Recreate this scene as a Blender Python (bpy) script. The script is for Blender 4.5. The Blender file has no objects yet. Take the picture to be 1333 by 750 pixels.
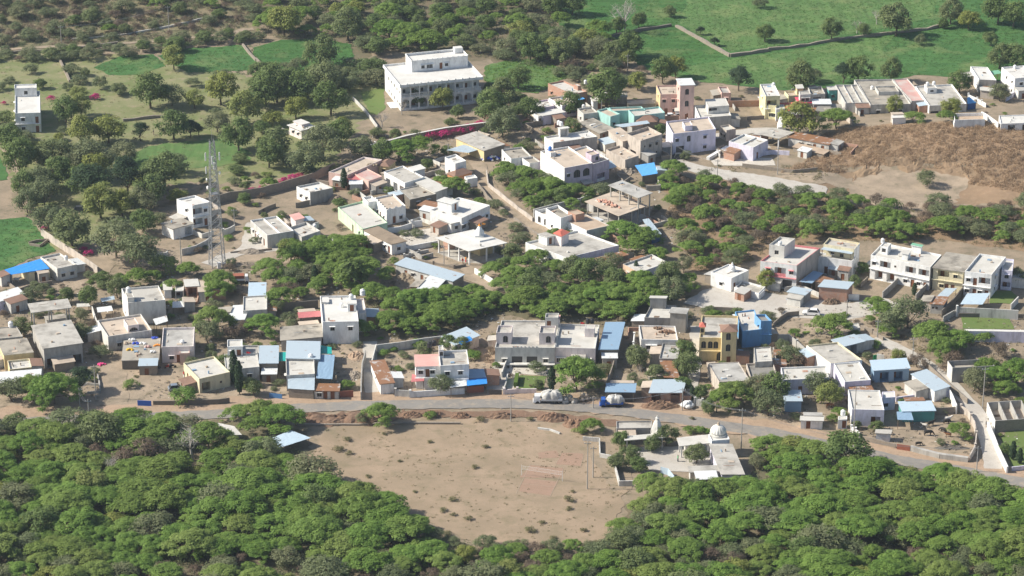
import bpy, math, random
import numpy as np
from mathutils import Vector, geometry
R = math.radians
rnd = random.Random(7)
sc = bpy.context.scene
col = sc.collection

# ---------------------------------------------------------------- camera model
F_PX, TILT, CAM_Z = 3540.0, R(22.5), 272.0
def sstep(a, b, v):
    t = min(1, max(0, (v-a)/(b-a))); return t*t*(3-2*t)
def hgt(x, y):
    z = 0.25*math.sin(x*.031+1)*math.sin(y*.027)+.12*math.sin(x*.09)*math.cos(y*.11)
    if x > 20: z += 7.0*math.exp(-((x-140)/44)**2-((y-768)/23)**2)
    if x > 60: z -= 1.5*sstep(750, 747, y)*sstep(700, 730, y)*sstep(88, 98, x)*sstep(142, 128, x)
    z += .13*max(0, y-880)*sstep(-40, -110, x)
    z += .05*max(0, 560-y) if y > 300 else .05*260
    return z
def ray(px, py, z):
    x = (px-666.5)/F_PX; y = -(py-375)/F_PX
    dy = math.cos(TILT)+y*math.sin(TILT); dz = -math.sin(TILT)+y*math.cos(TILT)
    s = (z-CAM_Z)/dz
    return x*s, dy*s
def G(px, py):                       # the ground point seen at a photo pixel
    z = 14.0; p = ray(px, py, z)
    while z > -8 and hgt(*p) < z:
        z -= .25; p = ray(px, py, z)
    lo, hi = z, z+.25
    for _ in range(6):
        m = (lo+hi)/2; q = ray(px, py, m)
        if hgt(*q) < m: hi = m
        else: lo = m
    p = ray(px, py, hi)
    return Vector((p[0], p[1], hgt(*p)))
def GH(px, py, h):                   # the point h metres above the ground seen at a pixel
    z = h
    for _ in range(12):
        p = ray(px, py, z); z = hgt(*p)+h
    p = ray(px, py, z)
    return Vector((p[0], p[1], z))
ZM = dict(P=(0,0,1), A1=(0,0,3), A2=(333,0,3), A3=(667,0,3), A4=(1000,0,3), B1=(0,220,4.412), B2=(200,220,4.412), B3=(400,170,4.412),
  B4=(580,170,4.412), B5=(640,240,4.165), B6=(860,80,4.412), B7=(1083,60,4.412), B8=(680,80,4.412), C1=(0,350,4.413), C2=(150,360,4.168),
  C3=(350,340,3.752), C4=(560,380,4.412), C5=(780,370,4.168), C6=(980,400,3.125), C7=(900,290,3.0785), C8=(700,500,3.8086),
  D1=(0,500,3), D2=(333,500,3), D3=(667,500,3), D4=(1000,500,3), D5=(1130,300,5), D6=(960,300,5.358), D7=(800,230,3.947),
  E1=(580,180,9.375), E2=(240,170,3.947), E3=(690,490,8.33), E4=(1240,100,9.376), E5=(1230,500,5.77), E6=(0,380,6.25), E7=(1000,380,4.003),
  E8=(500,250,5.355), F1=(680,100,8.333), F2=(790,90,5.356), F3=(980,90,6.253), F4=(1080,480,6.25), F5=(200,340,5.355), F6=(530,430,7.5),
  F7=(870,390,4.6875), F8=(780,530,6.25))
def zp(z, p):
    o = ZM[z]; return o[0]+p[0]/o[2], o[1]+p[1]/o[2]

# ---------------------------------------------------------------- materials
MATS = {}
def newmat(name):
    m = bpy.data.materials.new(name); m.use_nodes = True
    nt = m.node_tree; b = nt.nodes['Principled BSDF']
    b.inputs['Roughness'].default_value = .85
    b.inputs['Specular IOR Level'].default_value = .25
    return m, nt, b
def N(nt, t, **k):
    n = nt.nodes.new(t)
    for a, v in k.items(): setattr(n, a, v)
    return n
def noise(nt, scale, mapping=(1,1,1), detail=4, rough=.6, src='pos'):
    if src == 'pos': s = N(nt, 'ShaderNodeNewGeometry').outputs['Position']
    else: s = N(nt, 'ShaderNodeTexCoord').outputs['Object']
    mp = N(nt, 'ShaderNodeMapping'); mp.inputs['Scale'].default_value = mapping
    nt.links.new(s, mp.inputs['Vector'])
    n = N(nt, 'ShaderNodeTexNoise'); n.inputs['Scale'].default_value = scale
    n.inputs['Detail'].default_value = detail; n.inputs['Roughness'].default_value = rough
    nt.links.new(mp.outputs[0], n.inputs['Vector'])
    return n.outputs['Fac']
def ramp(nt, fac, stops):
    r = N(nt, 'ShaderNodeValToRGB'); el = r.color_ramp.elements
    while len(el) < len(stops): el.new(.5)
    for e, (p, c) in zip(el, stops):
        e.position = p; e.color = (*c, 1) if len(c) == 3 else c
    nt.links.new(fac, r.inputs[0]); return r.outputs[0]
def mix(nt, f, a, b, mode='MIX'):
    m = N(nt, 'ShaderNodeMix', data_type='RGBA', blend_type=mode)
    if isinstance(f, (int, float)): m.inputs[0].default_value = f
    else: nt.links.new(f, m.inputs[0])
    for v, i in ((a, 6), (b, 7)):
        if isinstance(v, tuple): m.inputs[i].default_value = (*v[:3], 1)
        else: nt.links.new(v, m.inputs[i])
    return m.outputs[2]
def bump(nt, b, fac, dist=.05, strength=.6):
    n = N(nt, 'ShaderNodeBump'); n.inputs['Distance'].default_value = dist; n.inputs['Strength'].default_value = strength
    nt.links.new(fac, n.inputs['Height']); nt.links.new(n.outputs[0], b.inputs['Normal'])
def sc3(c, k): return tuple(min(1, x*k) for x in c)
def wallmat(name, c, dirt=.5, grime=(.16,.145,.125)):
    m, nt, b = newmat(name)
    n1 = noise(nt, .8, (1,1,.3), 6, .7); n2 = noise(nt, .35, (1,1,1), 3)
    st = ramp(nt, n1, [(.45, (0,0,0)), (.72, (dirt,)*3)])
    base = mix(nt, n2, sc3(c, .93), sc3(c, 1.06))
    nt.links.new(mix(nt, st, base, tuple(.5*g+.25*x for g, x in zip(grime, c))), b.inputs['Base Color'])
    MATS[name] = m
def roofmat(name, c, dark=(.17,.155,.135), amt=.75, light=None):
    m, nt, b = newmat(name)
    n1 = noise(nt, .28, (1,1,1), 6, .62); n2 = noise(nt, 1.7, (1,1,1), 5, .7); n3 = noise(nt, 7, (1,1,1), 3, .6)
    c1 = mix(nt, n2, sc3(c, .8), light or sc3(c, 1.18))
    c2 = mix(nt, ramp(nt, n1, [(.46, (0,0,0)), (.7, (amt,)*3)]), c1, dark)
    c3 = mix(nt, ramp(nt, n3, [(.6, (0,0,0)), (.75, (.35,)*3)]), c2, sc3(dark, .8))
    nt.links.new(c3, b.inputs['Base Color']); MATS[name] = m
def sheetmat(name, c, rust=0.0, axis=(6,6,0), rough=.5, metal=.0):
    m, nt, b = newmat(name)
    n1 = noise(nt, .5, (1,1,1), 5, .7); n2 = noise(nt, 3, (1,1,1), 4, .7)
    base = mix(nt, n2, sc3(c, .82), sc3(c, 1.12))
    if rust: base = mix(nt, ramp(nt, n1, [(.52-rust*.2, (0,0,0)), (.60-rust*.2, (1,1,1))]), base, (.27,.14,.075))
    nt.links.new(base, b.inputs['Base Color']); b.inputs['Roughness'].default_value = rough; b.inputs['Metallic'].default_value = metal
    w = N(nt, 'ShaderNodeTexWave'); w.inputs['Scale'].default_value = 2.2
    g = N(nt, 'ShaderNodeNewGeometry'); nt.links.new(g.outputs['Position'], w.inputs['Vector'])
    bump(nt, b, w.outputs['Fac'], .04, .5); MATS[name] = m
def flat(name, c, rough=.8, metal=0, nz=.2):
    m, nt, b = newmat(name)
    nt.links.new(mix(nt, noise(nt, 2.5, (1,1,1), 4), sc3(c, 1-nz), sc3(c, 1+nz)), b.inputs['Base Color'])
    b.inputs['Roughness'].default_value = rough; b.inputs['Metallic'].default_value = metal; MATS[name] = m
WC = dict(white=(.80,.80,.785), offwhite=(.66,.645,.60), lilac=(.68,.66,.78), pink=(.66,.46,.40), palepink=(.76,.68,.66), lilacpink=(.60,.50,.58),
  yellow=(.70,.57,.32), cream=(.70,.63,.44), lemon=(.74,.69,.42), mint=(.55,.72,.50), turq=(.36,.60,.56), blue=(.17,.36,.60), grey=(.34,.33,.315), conc=(.42,.405,.375),
  beige=(.52,.46,.40), peach=(.66,.47,.34), teal=(.10,.32,.30), oldwhite=(.55,.54,.51), redpaint=(.48,.10,.08), pinktrim=(.66,.24,.25))
for k, v in WC.items(): wallmat(k, v, .8 if k in ('grey','conc','oldwhite','beige') else .55)
def brickmat(name, c1, c2, mortar):
    m, nt, b = newmat(name)
    br = N(nt, 'ShaderNodeTexBrick'); br.inputs['Scale'].default_value = 1.3
    br.inputs['Color1'].default_value = (*c1, 1); br.inputs['Color2'].default_value = (*c2, 1); br.inputs['Mortar'].default_value = (*mortar, 1)
    mp = N(nt, 'ShaderNodeMapping'); mp.inputs['Rotation'].default_value = (R(90), 0, R(20))
    g = N(nt, 'ShaderNodeNewGeometry'); nt.links.new(g.outputs['Position'], mp.inputs['Vector']); nt.links.new(mp.outputs[0], br.inputs['Vector'])
    nn = noise(nt, 1.2, (1,1,1), 5, .7)
    nt.links.new(mix(nt, ramp(nt, nn, [(.4, (0,0,0)), (.75, (.8,)*3)]), br.outputs['Color'], mortar), b.inputs['Base Color']); MATS[name] = m
brickmat('brick', (.46,.22,.14), (.38,.19,.13), (.42,.34,.28))
brickmat('orangebrick', (.62,.32,.22), (.56,.28,.2), (.60,.40,.32))
brickmat('stone', (.27,.225,.18), (.20,.17,.14), (.32,.28,.23))
brickmat('darkstone', (.17,.15,.125), (.13,.115,.1), (.2,.18,.15))
roofmat('rconc', (.44,.42,.38)); roofmat('rlight', (.53,.515,.475), (.36,.34,.3), .6); roofmat('rwhite', (.60,.59,.56), (.42,.40,.36), .5)
roofmat('rold', (.36,.33,.28), (.12,.11,.095), .9); roofmat('rgrey', (.42,.41,.385), (.2,.19,.175), .8); roofmat('rdark', (.24,.23,.21), (.11,.105,.095), .8)
roofmat('rtan', (.50,.42,.34), (.25,.21,.17), .6); roofmat('redfloor', (.50,.30,.27), (.5,.46,.42), .95); roofmat('rearth', (.46,.36,.27), (.3,.22,.16), .6)
roofmat('tile', (.25,.155,.115), (.11,.08,.065), .6); roofmat('redtile', (.52,.15,.11), (.32,.09,.07), .4); roofmat('pinktile', (.60,.36,.32), (.5,.22,.2), .4); roofmat('magroof', (.62,.09,.14), (.42,.07,.1), .3)
roofmat('orangefloor', (.60,.27,.13), (.45,.22,.12), .4); roofmat('thatch', (.28,.22,.16), (.14,.11,.08), .8)
sheetmat('sheet', (.42,.50,.56), -.55); sheetmat('sheetblue', (.25,.37,.50), -.6); sheetmat('sheetwhite', (.66,.68,.68), -.45); sheetmat('rustsheet', (.50,.48,.46), .8)
sheetmat('blueroof', (.04,.27,.72), 0, rough=.4); sheetmat('tarpblue', (.12,.40,.80), 0, rough=.5); sheetmat('tealcloth', (.02,.36,.33)); sheetmat('redsheet', (.50,.17,.17)); sheetmat('greensheet', (.20,.45,.30)); sheetmat('darkblue', (.03,.11,.33)); sheetmat('skysheet', (.46,.57,.66), -.6)
flat('steel', (.36,.37,.38), .5, .5); flat('black', (.03,.03,.032), .5); flat('tankwhite', (.75,.75,.74), .5, 0, .06); flat('tankblue', (.05,.2,.6), .45, 0, .1); flat('tankblack', (.03,.03,.035), .45)
flat('glassdark', (.035,.04,.045), .25); flat('frame', (.25,.2,.16), .7); flat('framewhite', (.6,.6,.58), .7); flat('doorbrown', (.22,.09,.045), .7); flat('doorblue', (.08,.2,.42), .6); flat('recess', (.28,.26,.24), .9)
flat('pole', (.36,.345,.32), .9); flat('iron', (.10,.09,.085), .7); flat('rustgate', (.30,.11,.07), .7); flat('bluegate', (.03,.1,.42), .6); flat('trunk', (.13,.10,.075), .95); flat('bark_pale', (.42,.39,.35), .95); flat('wood', (.17,.12,.085), .95)
flat('carwhite', (.8,.8,.8), .3, 0, .02); flat('carsilver', (.33,.37,.42), .3, .5, .02); flat('cardark', (.05,.055,.065), .3, 0, .05); flat('carblue', (.02,.10,.42), .35, 0, .05); flat('tyre', (.02,.02,.02), .9); flat('carred', (.35,.04,.03), .4); flat('orange', (.75,.3,.05), .6)
flat('sack', (.50,.49,.46), .9, 0, .4); flat('sackbrown', (.42,.34,.26), .9, 0, .3); flat('clothred', (.55,.04,.05), .9); flat('clothblue', (.05,.09,.45), .9); flat('clothyellow', (.75,.45,.04), .9); flat('clothpink', (.75,.08,.25), .9); flat('clothwhite', (.75,.75,.73), .9); flat('clothgreen', (.03,.35,.12), .9)
flat('skin', (.24,.125,.075), .6); flat('hair', (.012,.01,.01), .6); flat('cowwhite', (.62,.58,.52), .9); flat('cowblack', (.025,.022,.02), .7); flat('cowbrown', (.19,.085,.04), .85)
def clump(name, c, c2, c3):          # foliage: tone per leaf clump and per tree
    m, nt, b = newmat(name)
    a = N(nt, 'ShaderNodeAttribute', attribute_name='tone'); oi = N(nt, 'ShaderNodeObjectInfo')
    t = mix(nt, a.outputs['Fac'], c, c2)
    t = mix(nt, ramp(nt, oi.outputs['Random'], [(.35, (0,0,0)), (1, (.75,)*3)]), t, c3)
    nt.links.new(t, b.inputs['Base Color']); b.inputs['Roughness'].default_value = .65
    tr = N(nt, 'ShaderNodeBsdfTranslucent'); nt.links.new(t, tr.inputs[0]); ms = N(nt, 'ShaderNodeMixShader'); ms.inputs[0].default_value = .38
    out = nt.nodes['Material Output']; nt.links.new(b.outputs[0], ms.inputs[1]); nt.links.new(tr.outputs[0], ms.inputs[2]); nt.links.new(ms.outputs[0], out.inputs[0])
    MATS[name] = m
clump('leaf_thorn', (.10,.192,.034), (.22,.34,.068), (.235,.28,.08))
clump('leaf_leafy', (.085,.14,.04), (.19,.255,.08), (.19,.215,.10))
clump('leaf_yellow', (.16,.20,.045), (.32,.34,.09), (.23,.27,.09))
clump('leaf_grey', (.115,.15,.07), (.22,.255,.125), (.22,.225,.12))
clump('leaf_dry', (.13,.095,.07), (.24,.18,.13), (.17,.14,.10))
clump('leaf_scrub', (.33,.23,.15), (.52,.385,.25), (.38,.28,.17))
clump('leaf_crop', (.06,.15,.04), (.11,.205,.055), (.10,.175,.05))
clump('leaf_tuft', (.13,.13,.06), (.27,.24,.12), (.2,.2,.1))
clump('leaf_dark', (.03,.06,.025), (.06,.10,.04), (.045,.08,.04))
clump('leaf_magenta', (.35,.02,.12), (.62,.05,.25), (.5,.03,.15))
def groundmat(name, a, b_, c, s1=.05, s2=.6, bd=.12, d=None):
    m, nt, b = newmat(name)
    n1 = noise(nt, s1, (1,1,1), 6, .6); n2 = noise(nt, s2, (1,1,1), 6, .7); n3 = noise(nt, 4, (1,1,1), 4, .7)
    t = mix(nt, ramp(nt, n1, [(.38, (0,0,0)), (.62, (1,1,1))]), a, b_)
    t = mix(nt, ramp(nt, n2, [(.5, (0,0,0)), (.68, (.8,)*3)]), t, c)
    t = mix(nt, ramp(nt, n3, [(.45, (.0,)*3), (.8, (.5,)*3)]), t, d or sc3(c, .55))
    if name.startswith('wheat'):          # sowing lines and uneven growth
        n5 = noise(nt, .35, (.12,1.6,1) if name != 'wheatpale' else (1.5,.14,1), 3, .6); t = mix(nt, ramp(nt, n5, [(.42, (0,0,0)), (.62, (.55,)*3)]), t, sc3(a, .55))
        n6 = noise(nt, .07, (1,1,1), 4, .6); t = mix(nt, ramp(nt, n6, [(.52, (0,0,0)), (.68, (.5,)*3)]), t, (.20,.22,.09))
    if name == 'asphalt':
        n5 = noise(nt, .35, (1,1,1), 5, .7); t = mix(nt, ramp(nt, n5, [(.52, (0,0,0)), (.66, (.8,)*3)]), t, (.33,.28,.22))
    nt.links.new(t, b.inputs['Base Color']); b.inputs['Roughness'].default_value = .95
    bump(nt, b, n2, bd, .8); MATS[name] = m
groundmat('soil', (.32,.25,.18), (.235,.19,.135), (.15,.135,.085), .11, .28, .22)
groundmat('meadow', (.22,.22,.11), (.14,.175,.06), (.29,.245,.16), .07, .3, .2)
groundmat('playfield', (.34,.255,.18), (.265,.205,.14), (.205,.17,.105), .09, .28, .06, (.14,.115,.07))
groundmat('pitch', (.33,.22,.16), (.31,.21,.15), (.28,.195,.14), .2, 1, .02)
groundmat('dirt', (.38,.30,.22), (.28,.225,.165), (.18,.155,.105), .18, .28, .14)
groundmat('orangedirt', (.40,.29,.205), (.34,.25,.175), (.28,.20,.14), .1, .8, .12)
groundmat('redearth', (.22,.135,.09), (.17,.11,.075), (.28,.19,.13), .2, .8, .3)
groundmat('cement', (.50,.475,.43), (.43,.40,.36), (.38,.34,.29), .08, .7, .03)
groundmat('asphalt', (.25,.235,.215), (.215,.20,.185), (.30,.265,.22), .1, .5, .01, (.11,.108,.105))
groundmat('olivehill', (.21,.175,.11), (.155,.15,.08), (.27,.205,.135), .06, .5, .3)
groundmat('brownhill', (.28,.19,.12), (.225,.16,.10), (.33,.235,.15), .06, .5, .3)
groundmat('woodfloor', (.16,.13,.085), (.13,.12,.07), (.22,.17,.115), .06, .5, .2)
groundmat('wheat', (.065,.165,.042), (.048,.13,.034), (.10,.185,.055), .05, .25, .15, (.045,.10,.022))
groundmat('wheatdark', (.055,.15,.032), (.042,.12,.028), (.085,.17,.045), .05, .25, .15, (.03,.075,.02))
groundmat('wheatpale', (.105,.19,.055), (.08,.165,.045), (.155,.205,.08), .05, .25, .15, (.075,.13,.035))
groundmat('lawn', (.11,.17,.045), (.13,.17,.05), (.16,.18,.07), .1, 1, .04, (.08,.13,.03))
groundmat('paver', (.56,.53,.47), (.52,.48,.42), (.40,.35,.29), .1, 1.2, .02)

# ---------------------------------------------------------------- mesh builder and object helpers
class MB:
    def __init__(s): s.v = []; s.f = []; s.m = []; s.mats = []
    def mi(s, m):
        if m not in s.mats: s.mats.append(m)
        return s.mats.index(m)
    def poly(s, pts, m):
        n = len(s.v); s.v += [tuple(p) for p in pts]; s.f.append(tuple(range(n, n+len(pts)))); s.m.append(s.mi(m))
    def hexa(s, b, t, m, top=None):          # b, t: four corners below and above
        n = len(s.v); s.v += [tuple(p) for p in b]+[tuple(p) for p in t]; k = s.mi(m)
        for q in ((0,3,2,1), (0,1,5,4), (1,2,6,5), (2,3,7,6), (3,0,4,7)): s.f.append(tuple(n+i for i in q)); s.m.append(k)
        s.f.append((n+4, n+5, n+6, n+7)); s.m.append(s.mi(top) if top else k)
    def box(s, x0, x1, y0, y1, z0, z1, m, top=None):
        s.hexa([(x0,y0,z0), (x1,y0,z0), (x1,y1,z0), (x0,y1,z0)], [(x0,y0,z1), (x1,y0,z1), (x1,y1,z1), (x0,y1,z1)], m, top)
    def tube(s, a, b, r0, r1, m, n=6, cap=True):
        a = Vector(a); b = Vector(b); d = (b-a).normalized(); u = d.orthogonal().normalized(); w = d.cross(u); k = s.mi(m); o = len(s.v)
        for c, r in ((a, r0), (b, r1)):
            for i in range(n):
                t = 2*math.pi*i/n; s.v.append(tuple(c+u*r*math.cos(t)+w*r*math.sin(t)))
        for i in range(n): s.f.append((o+i, o+(i+1) % n, o+n+(i+1) % n, o+n+i)); s.m.append(k)
        if cap: s.f.append(tuple(o+n+i for i in range(n))); s.m.append(k)
    def lathe(s, c, prof, m, n=16, rib=0, sx=1, sy=1):
        k = s.mi(m); o = len(s.v)
        for r, z in prof:
            for i in range(n):
                t = 2*math.pi*i/n; q = r*(1+rib*(i % 2)); s.v.append((c[0]+q*math.cos(t)*sx, c[1]+q*math.sin(t)*sy, c[2]+z))
        for j in range(len(prof)-1):
            for i in range(n): s.f.append((o+j*n+i, o+j*n+(i+1) % n, o+(j+1)*n+(i+1) % n, o+(j+1)*n+i)); s.m.append(k)
        s.f.append(tuple(o+(len(prof)-1)*n+i for i in range(n))); s.m.append(k)
    def mesh(s, name, org=(0,0,0)):
        me = bpy.data.meshes.new(name)
        me.from_pydata([(x-org[0], y-org[1], z-org[2]) for x, y, z in s.v], [], s.f)
        for m in s.mats: me.materials.append(MATS[m])
        me.polygons.foreach_set('material_index', s.m); me.update()
        return me
    def build(s, name, parent=None, org=(0,0,0), loc=(0,0,0)):
        o = bpy.data.objects.new(name, s.mesh(name, org)); col.objects.link(o)
        if parent: o.parent = parent
        o.location = loc
        return o
def tag(o, label=None, cat=None, group=None, kind=None):
    for k, v in (('label', label), ('category', cat), ('group', group), ('kind', kind)):
        if v: o[k] = v
    return o
def empty(name, loc, label=None, cat=None, group=None, rz=0):
    o = bpy.data.objects.new(name, None); col.objects.link(o); o.location = loc; o.rotation_euler.z = rz; o.empty_display_size = .5
    return tag(o, label, cat, group)
def copy_tree(o, parent=None):
    c = o.copy(); col.objects.link(c)
    if parent: c.parent = parent
    for ch in list(o.children): copy_tree(ch, c)
    return c
ORD = ['leftmost', 'second from left', 'third from left', 'fourth from left', 'fifth from left', 'sixth from left', 'seventh from left', 'eighth from left', 'ninth from left']
LATER = []                            # (object, px, py, base label, group) labelled together at the end
FOOT = []                             # footprints that trees must keep off
MARKS = []                            # (x, y, short name) used to word labels
TANKS = []
# ---------------------------------------------------------------- buildings
OPEN = {'w': (1.1, .95, 1.15, .18), 'W': (2.0, .8, 1.4, .18), 'd': (1.0, 0, 2.1, .18), 'D': (2.6, 0, 2.5, .35), 'o': (3.0, .0, 2.5, 1.7), 'a': (1.2, .6, 1.9, .22),
        'A': (2.2, .3, 2.4, .3), 's': (.6, 1.5, .6, .12), 'p': (2.2, .0, 2.5, 2.2)}
def parse(spec, w, h, par, st):
    out = []; sh = (h-par)/st
    for k, row in enumerate(spec.split('/')):
        for tok in row.split():
            kind = tok[0]; f = float(tok[1:]); ow, sill, oh, dep = OPEN[kind]
            ow = min(ow, w*.8); oh = min(oh, sh-.35-sill*.5); x = f*w
            z0 = k*sh+sill*min(1, sh/3.2)
            if kind in 'dDop' and k == 0: z0 = .12
            elif kind in 'dDop': z0 = k*sh+.08
            x0 = max(.15, x-ow/2); x1 = min(w-.15, x+ow/2)
            z1 = min(z0+oh, k*sh+sh-.25)
            if any(x0 < b[2]+.1 and x1 > b[0]-.1 and z0 < b[3]+.05 and z1 > b[1]-.05 for b in out): continue
            out.append((x0, z0, x1, z1, dep, kind))
    return out
def cut_face(mb, A, B, zb, zbot, ztop, rects, m):
    ux = Vector((B[0]-A[0], B[1]-A[1], 0)); w = ux.length; ux.normalize(); n = Vector((ux.y, -ux.x, 0)); A = Vector((A[0], A[1], 0))
    def q(x, z, d=0): return A+ux*x-n*d+Vector((0, 0, zb+z))
    xs = sorted({0, w, *[r[0] for r in rects], *[r[2] for r in rects]}); zs = sorted({zbot, ztop, *[r[1] for r in rects], *[r[3] for r in rects]})
    for i in range(len(xs)-1):
        for j in range(len(zs)-1):
            cx = (xs[i]+xs[i+1])/2; cz = (zs[j]+zs[j+1])/2
            if any(r[0] < cx < r[2] and r[1] < cz < r[3] for r in rects): continue
            mb.poly([q(xs[i], zs[j]), q(xs[i+1], zs[j]), q(xs[i+1], zs[j+1]), q(xs[i], zs[j+1])], m)
    for x0, z0, x1, z1, d, k in rects:
        for a, b in (((x0,z0),(x1,z0)), ((x1,z0),(x1,z1)), ((x1,z1),(x0,z1)), ((x0,z1),(x0,z0))):
            mb.poly([q(*a), q(*b), q(*b, d), q(*a, d)], m)
        if k in 'op': mb.poly([q(x0,z0,d), q(x1,z0,d), q(x1,z1,d), q(x0,z1,d)], m)
        if k in 'aA':                        # spandrels that round the top of the opening
            r = (x1-x0)/2; cx = (x0+x1)/2; cz = z1-r*.9
            for sgn in (-1, 1):
                pts = [q(cx+sgn*r, cz, .03), q(cx+sgn*r, z1, .03), q(cx, z1, .03)]
                for t in (70, 50, 30, 12): pts.append(q(cx+sgn*r*math.cos(R(t)), cz+r*.9*math.sin(R(t)), .03))
                mb.poly(pts, m)
    return q, n
def fill_openings(q, rects, root, org, m, shade=True):
    for x0, z0, x1, z1, d, k in rects:
        if k in 'wWas' or k == 'A':
            mb = MB(); mb.poly([q(x0,z0,d), q(x1,z0,d), q(x1,z1,d), q(x0,z1,d)], 'glassdark')
            fr = 'frame' if k != 'W' else 'framewhite'; t = .07; dd = d-.05
            def bar(a0, b0, a1, b1): mb.hexa([q(a0,b0,d-.01), q(a1,b0,d-.01), q(a1,b0,dd), q(a0,b0,dd)], [q(a0,b1,d-.01), q(a1,b1,d-.01), q(a1,b1,dd), q(a0,b1,dd)], fr)
            bar(x0, z0, x0+t, z1); bar(x1-t, z0, x1, z1); bar(x0+t, z1-t, x1-t, z1); bar(x0+t, z0, x1-t, z0+t)
            nn = 1 if x1-x0 < 1.4 else 3
            for i in range(nn):
                c = x0+(x1-x0)*(i+1)/(nn+1); bar(c-.03, z0+t, c+.03, z1-t)
            wo = mb.build('window', root, org)
            if k in 'wW' and shade:
                s = MB(); a, b, e = x0-.2, x1+.2, z1+.08
                s.hexa([q(a,e,.0), q(b,e,.0), q(b,e-.04,-.5), q(a,e-.04,-.5)][::-1], [q(a,e+.09,.0), q(b,e+.09,.0), q(b,e+.04,-.5), q(a,e+.04,-.5)][::-1], m)
                s.build('sunshade', wo, org)
        elif k in 'dD':
            mb = MB(); mm = 'doorbrown' if k == 'd' else 'iron'
            mb.poly([q(x0,z0,d), q(x1,z0,d), q(x1,z1,d), q(x0,z1,d)], mm)
            for i in range(3):
                a = z0+(z1-z0)*(.08+.31*i); b = a+(z1-z0)*.24
                mb.hexa([q(x0+.15,a,d-.01), q(x1-.15,a,d-.01), q(x1-.15,a,d-.04), q(x0+.15,a,d-.04)], [q(x0+.15,b,d-.01), q(x1-.15,b,d-.01), q(x1-.15,b,d-.04), q(x0+.15,b,d-.04)], mm)
            mb.build('door', root, org)
        elif k in 'op':
            c = x0+(x1-x0)*.3; mb = MB()
            mb.hexa([q(c-.5,z0,d-.01), q(c+.5,z0,d-.01), q(c+.5,z0,d-.07), q(c-.5,z0,d-.07)], [q(c-.5,z0+2,d-.01), q(c+.5,z0+2,d-.01), q(c+.5,z0+2,d-.07), q(c-.5,z0+2,d-.07)], 'doorbrown')
            mb.build('door', root, org)
            if k == 'o':
                mb = MB(); mb.hexa([q(x0,z0,.02), q(x1,z0,.02), q(x1,z0,.14), q(x0,z0,.14)], [q(x0,z0+.85,.02), q(x1,z0+.85,.02), q(x1,z0+.85,.14), q(x0,z0+.85,.14)], m)
                mb.build('balcony_wall', root, org)
def solve_quad(z, FL, FR, BL, h, lo=78, hi=102):
    A = GH(*zp(z, FL), h); g = A.z-h; B = Vector((*ray(*zp(z, FR), g+h), 0)); C = Vector((*ray(*zp(z, BL), g+h), 0)); A.z = 0
    u = B-A; v = C-A; W = u.length; D = v.length; u.normalize(); v.normalize()
    an = math.degrees(math.atan2(u.x*v.y-u.y*v.x, u.dot(v))); t = min(hi, max(lo, an))
    if abs(t-an) > .01: a0 = math.atan2(u.y, u.x)+R(t); v = Vector((math.cos(a0), math.sin(a0), 0))
    ctr = A+u*W/2+v*D/2; g = min(hgt(*(A+u*W*a+v*D*b).xy) for a in (0, .5, 1) for b in (0, 1))
    return A, u, v, W, D, g
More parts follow.
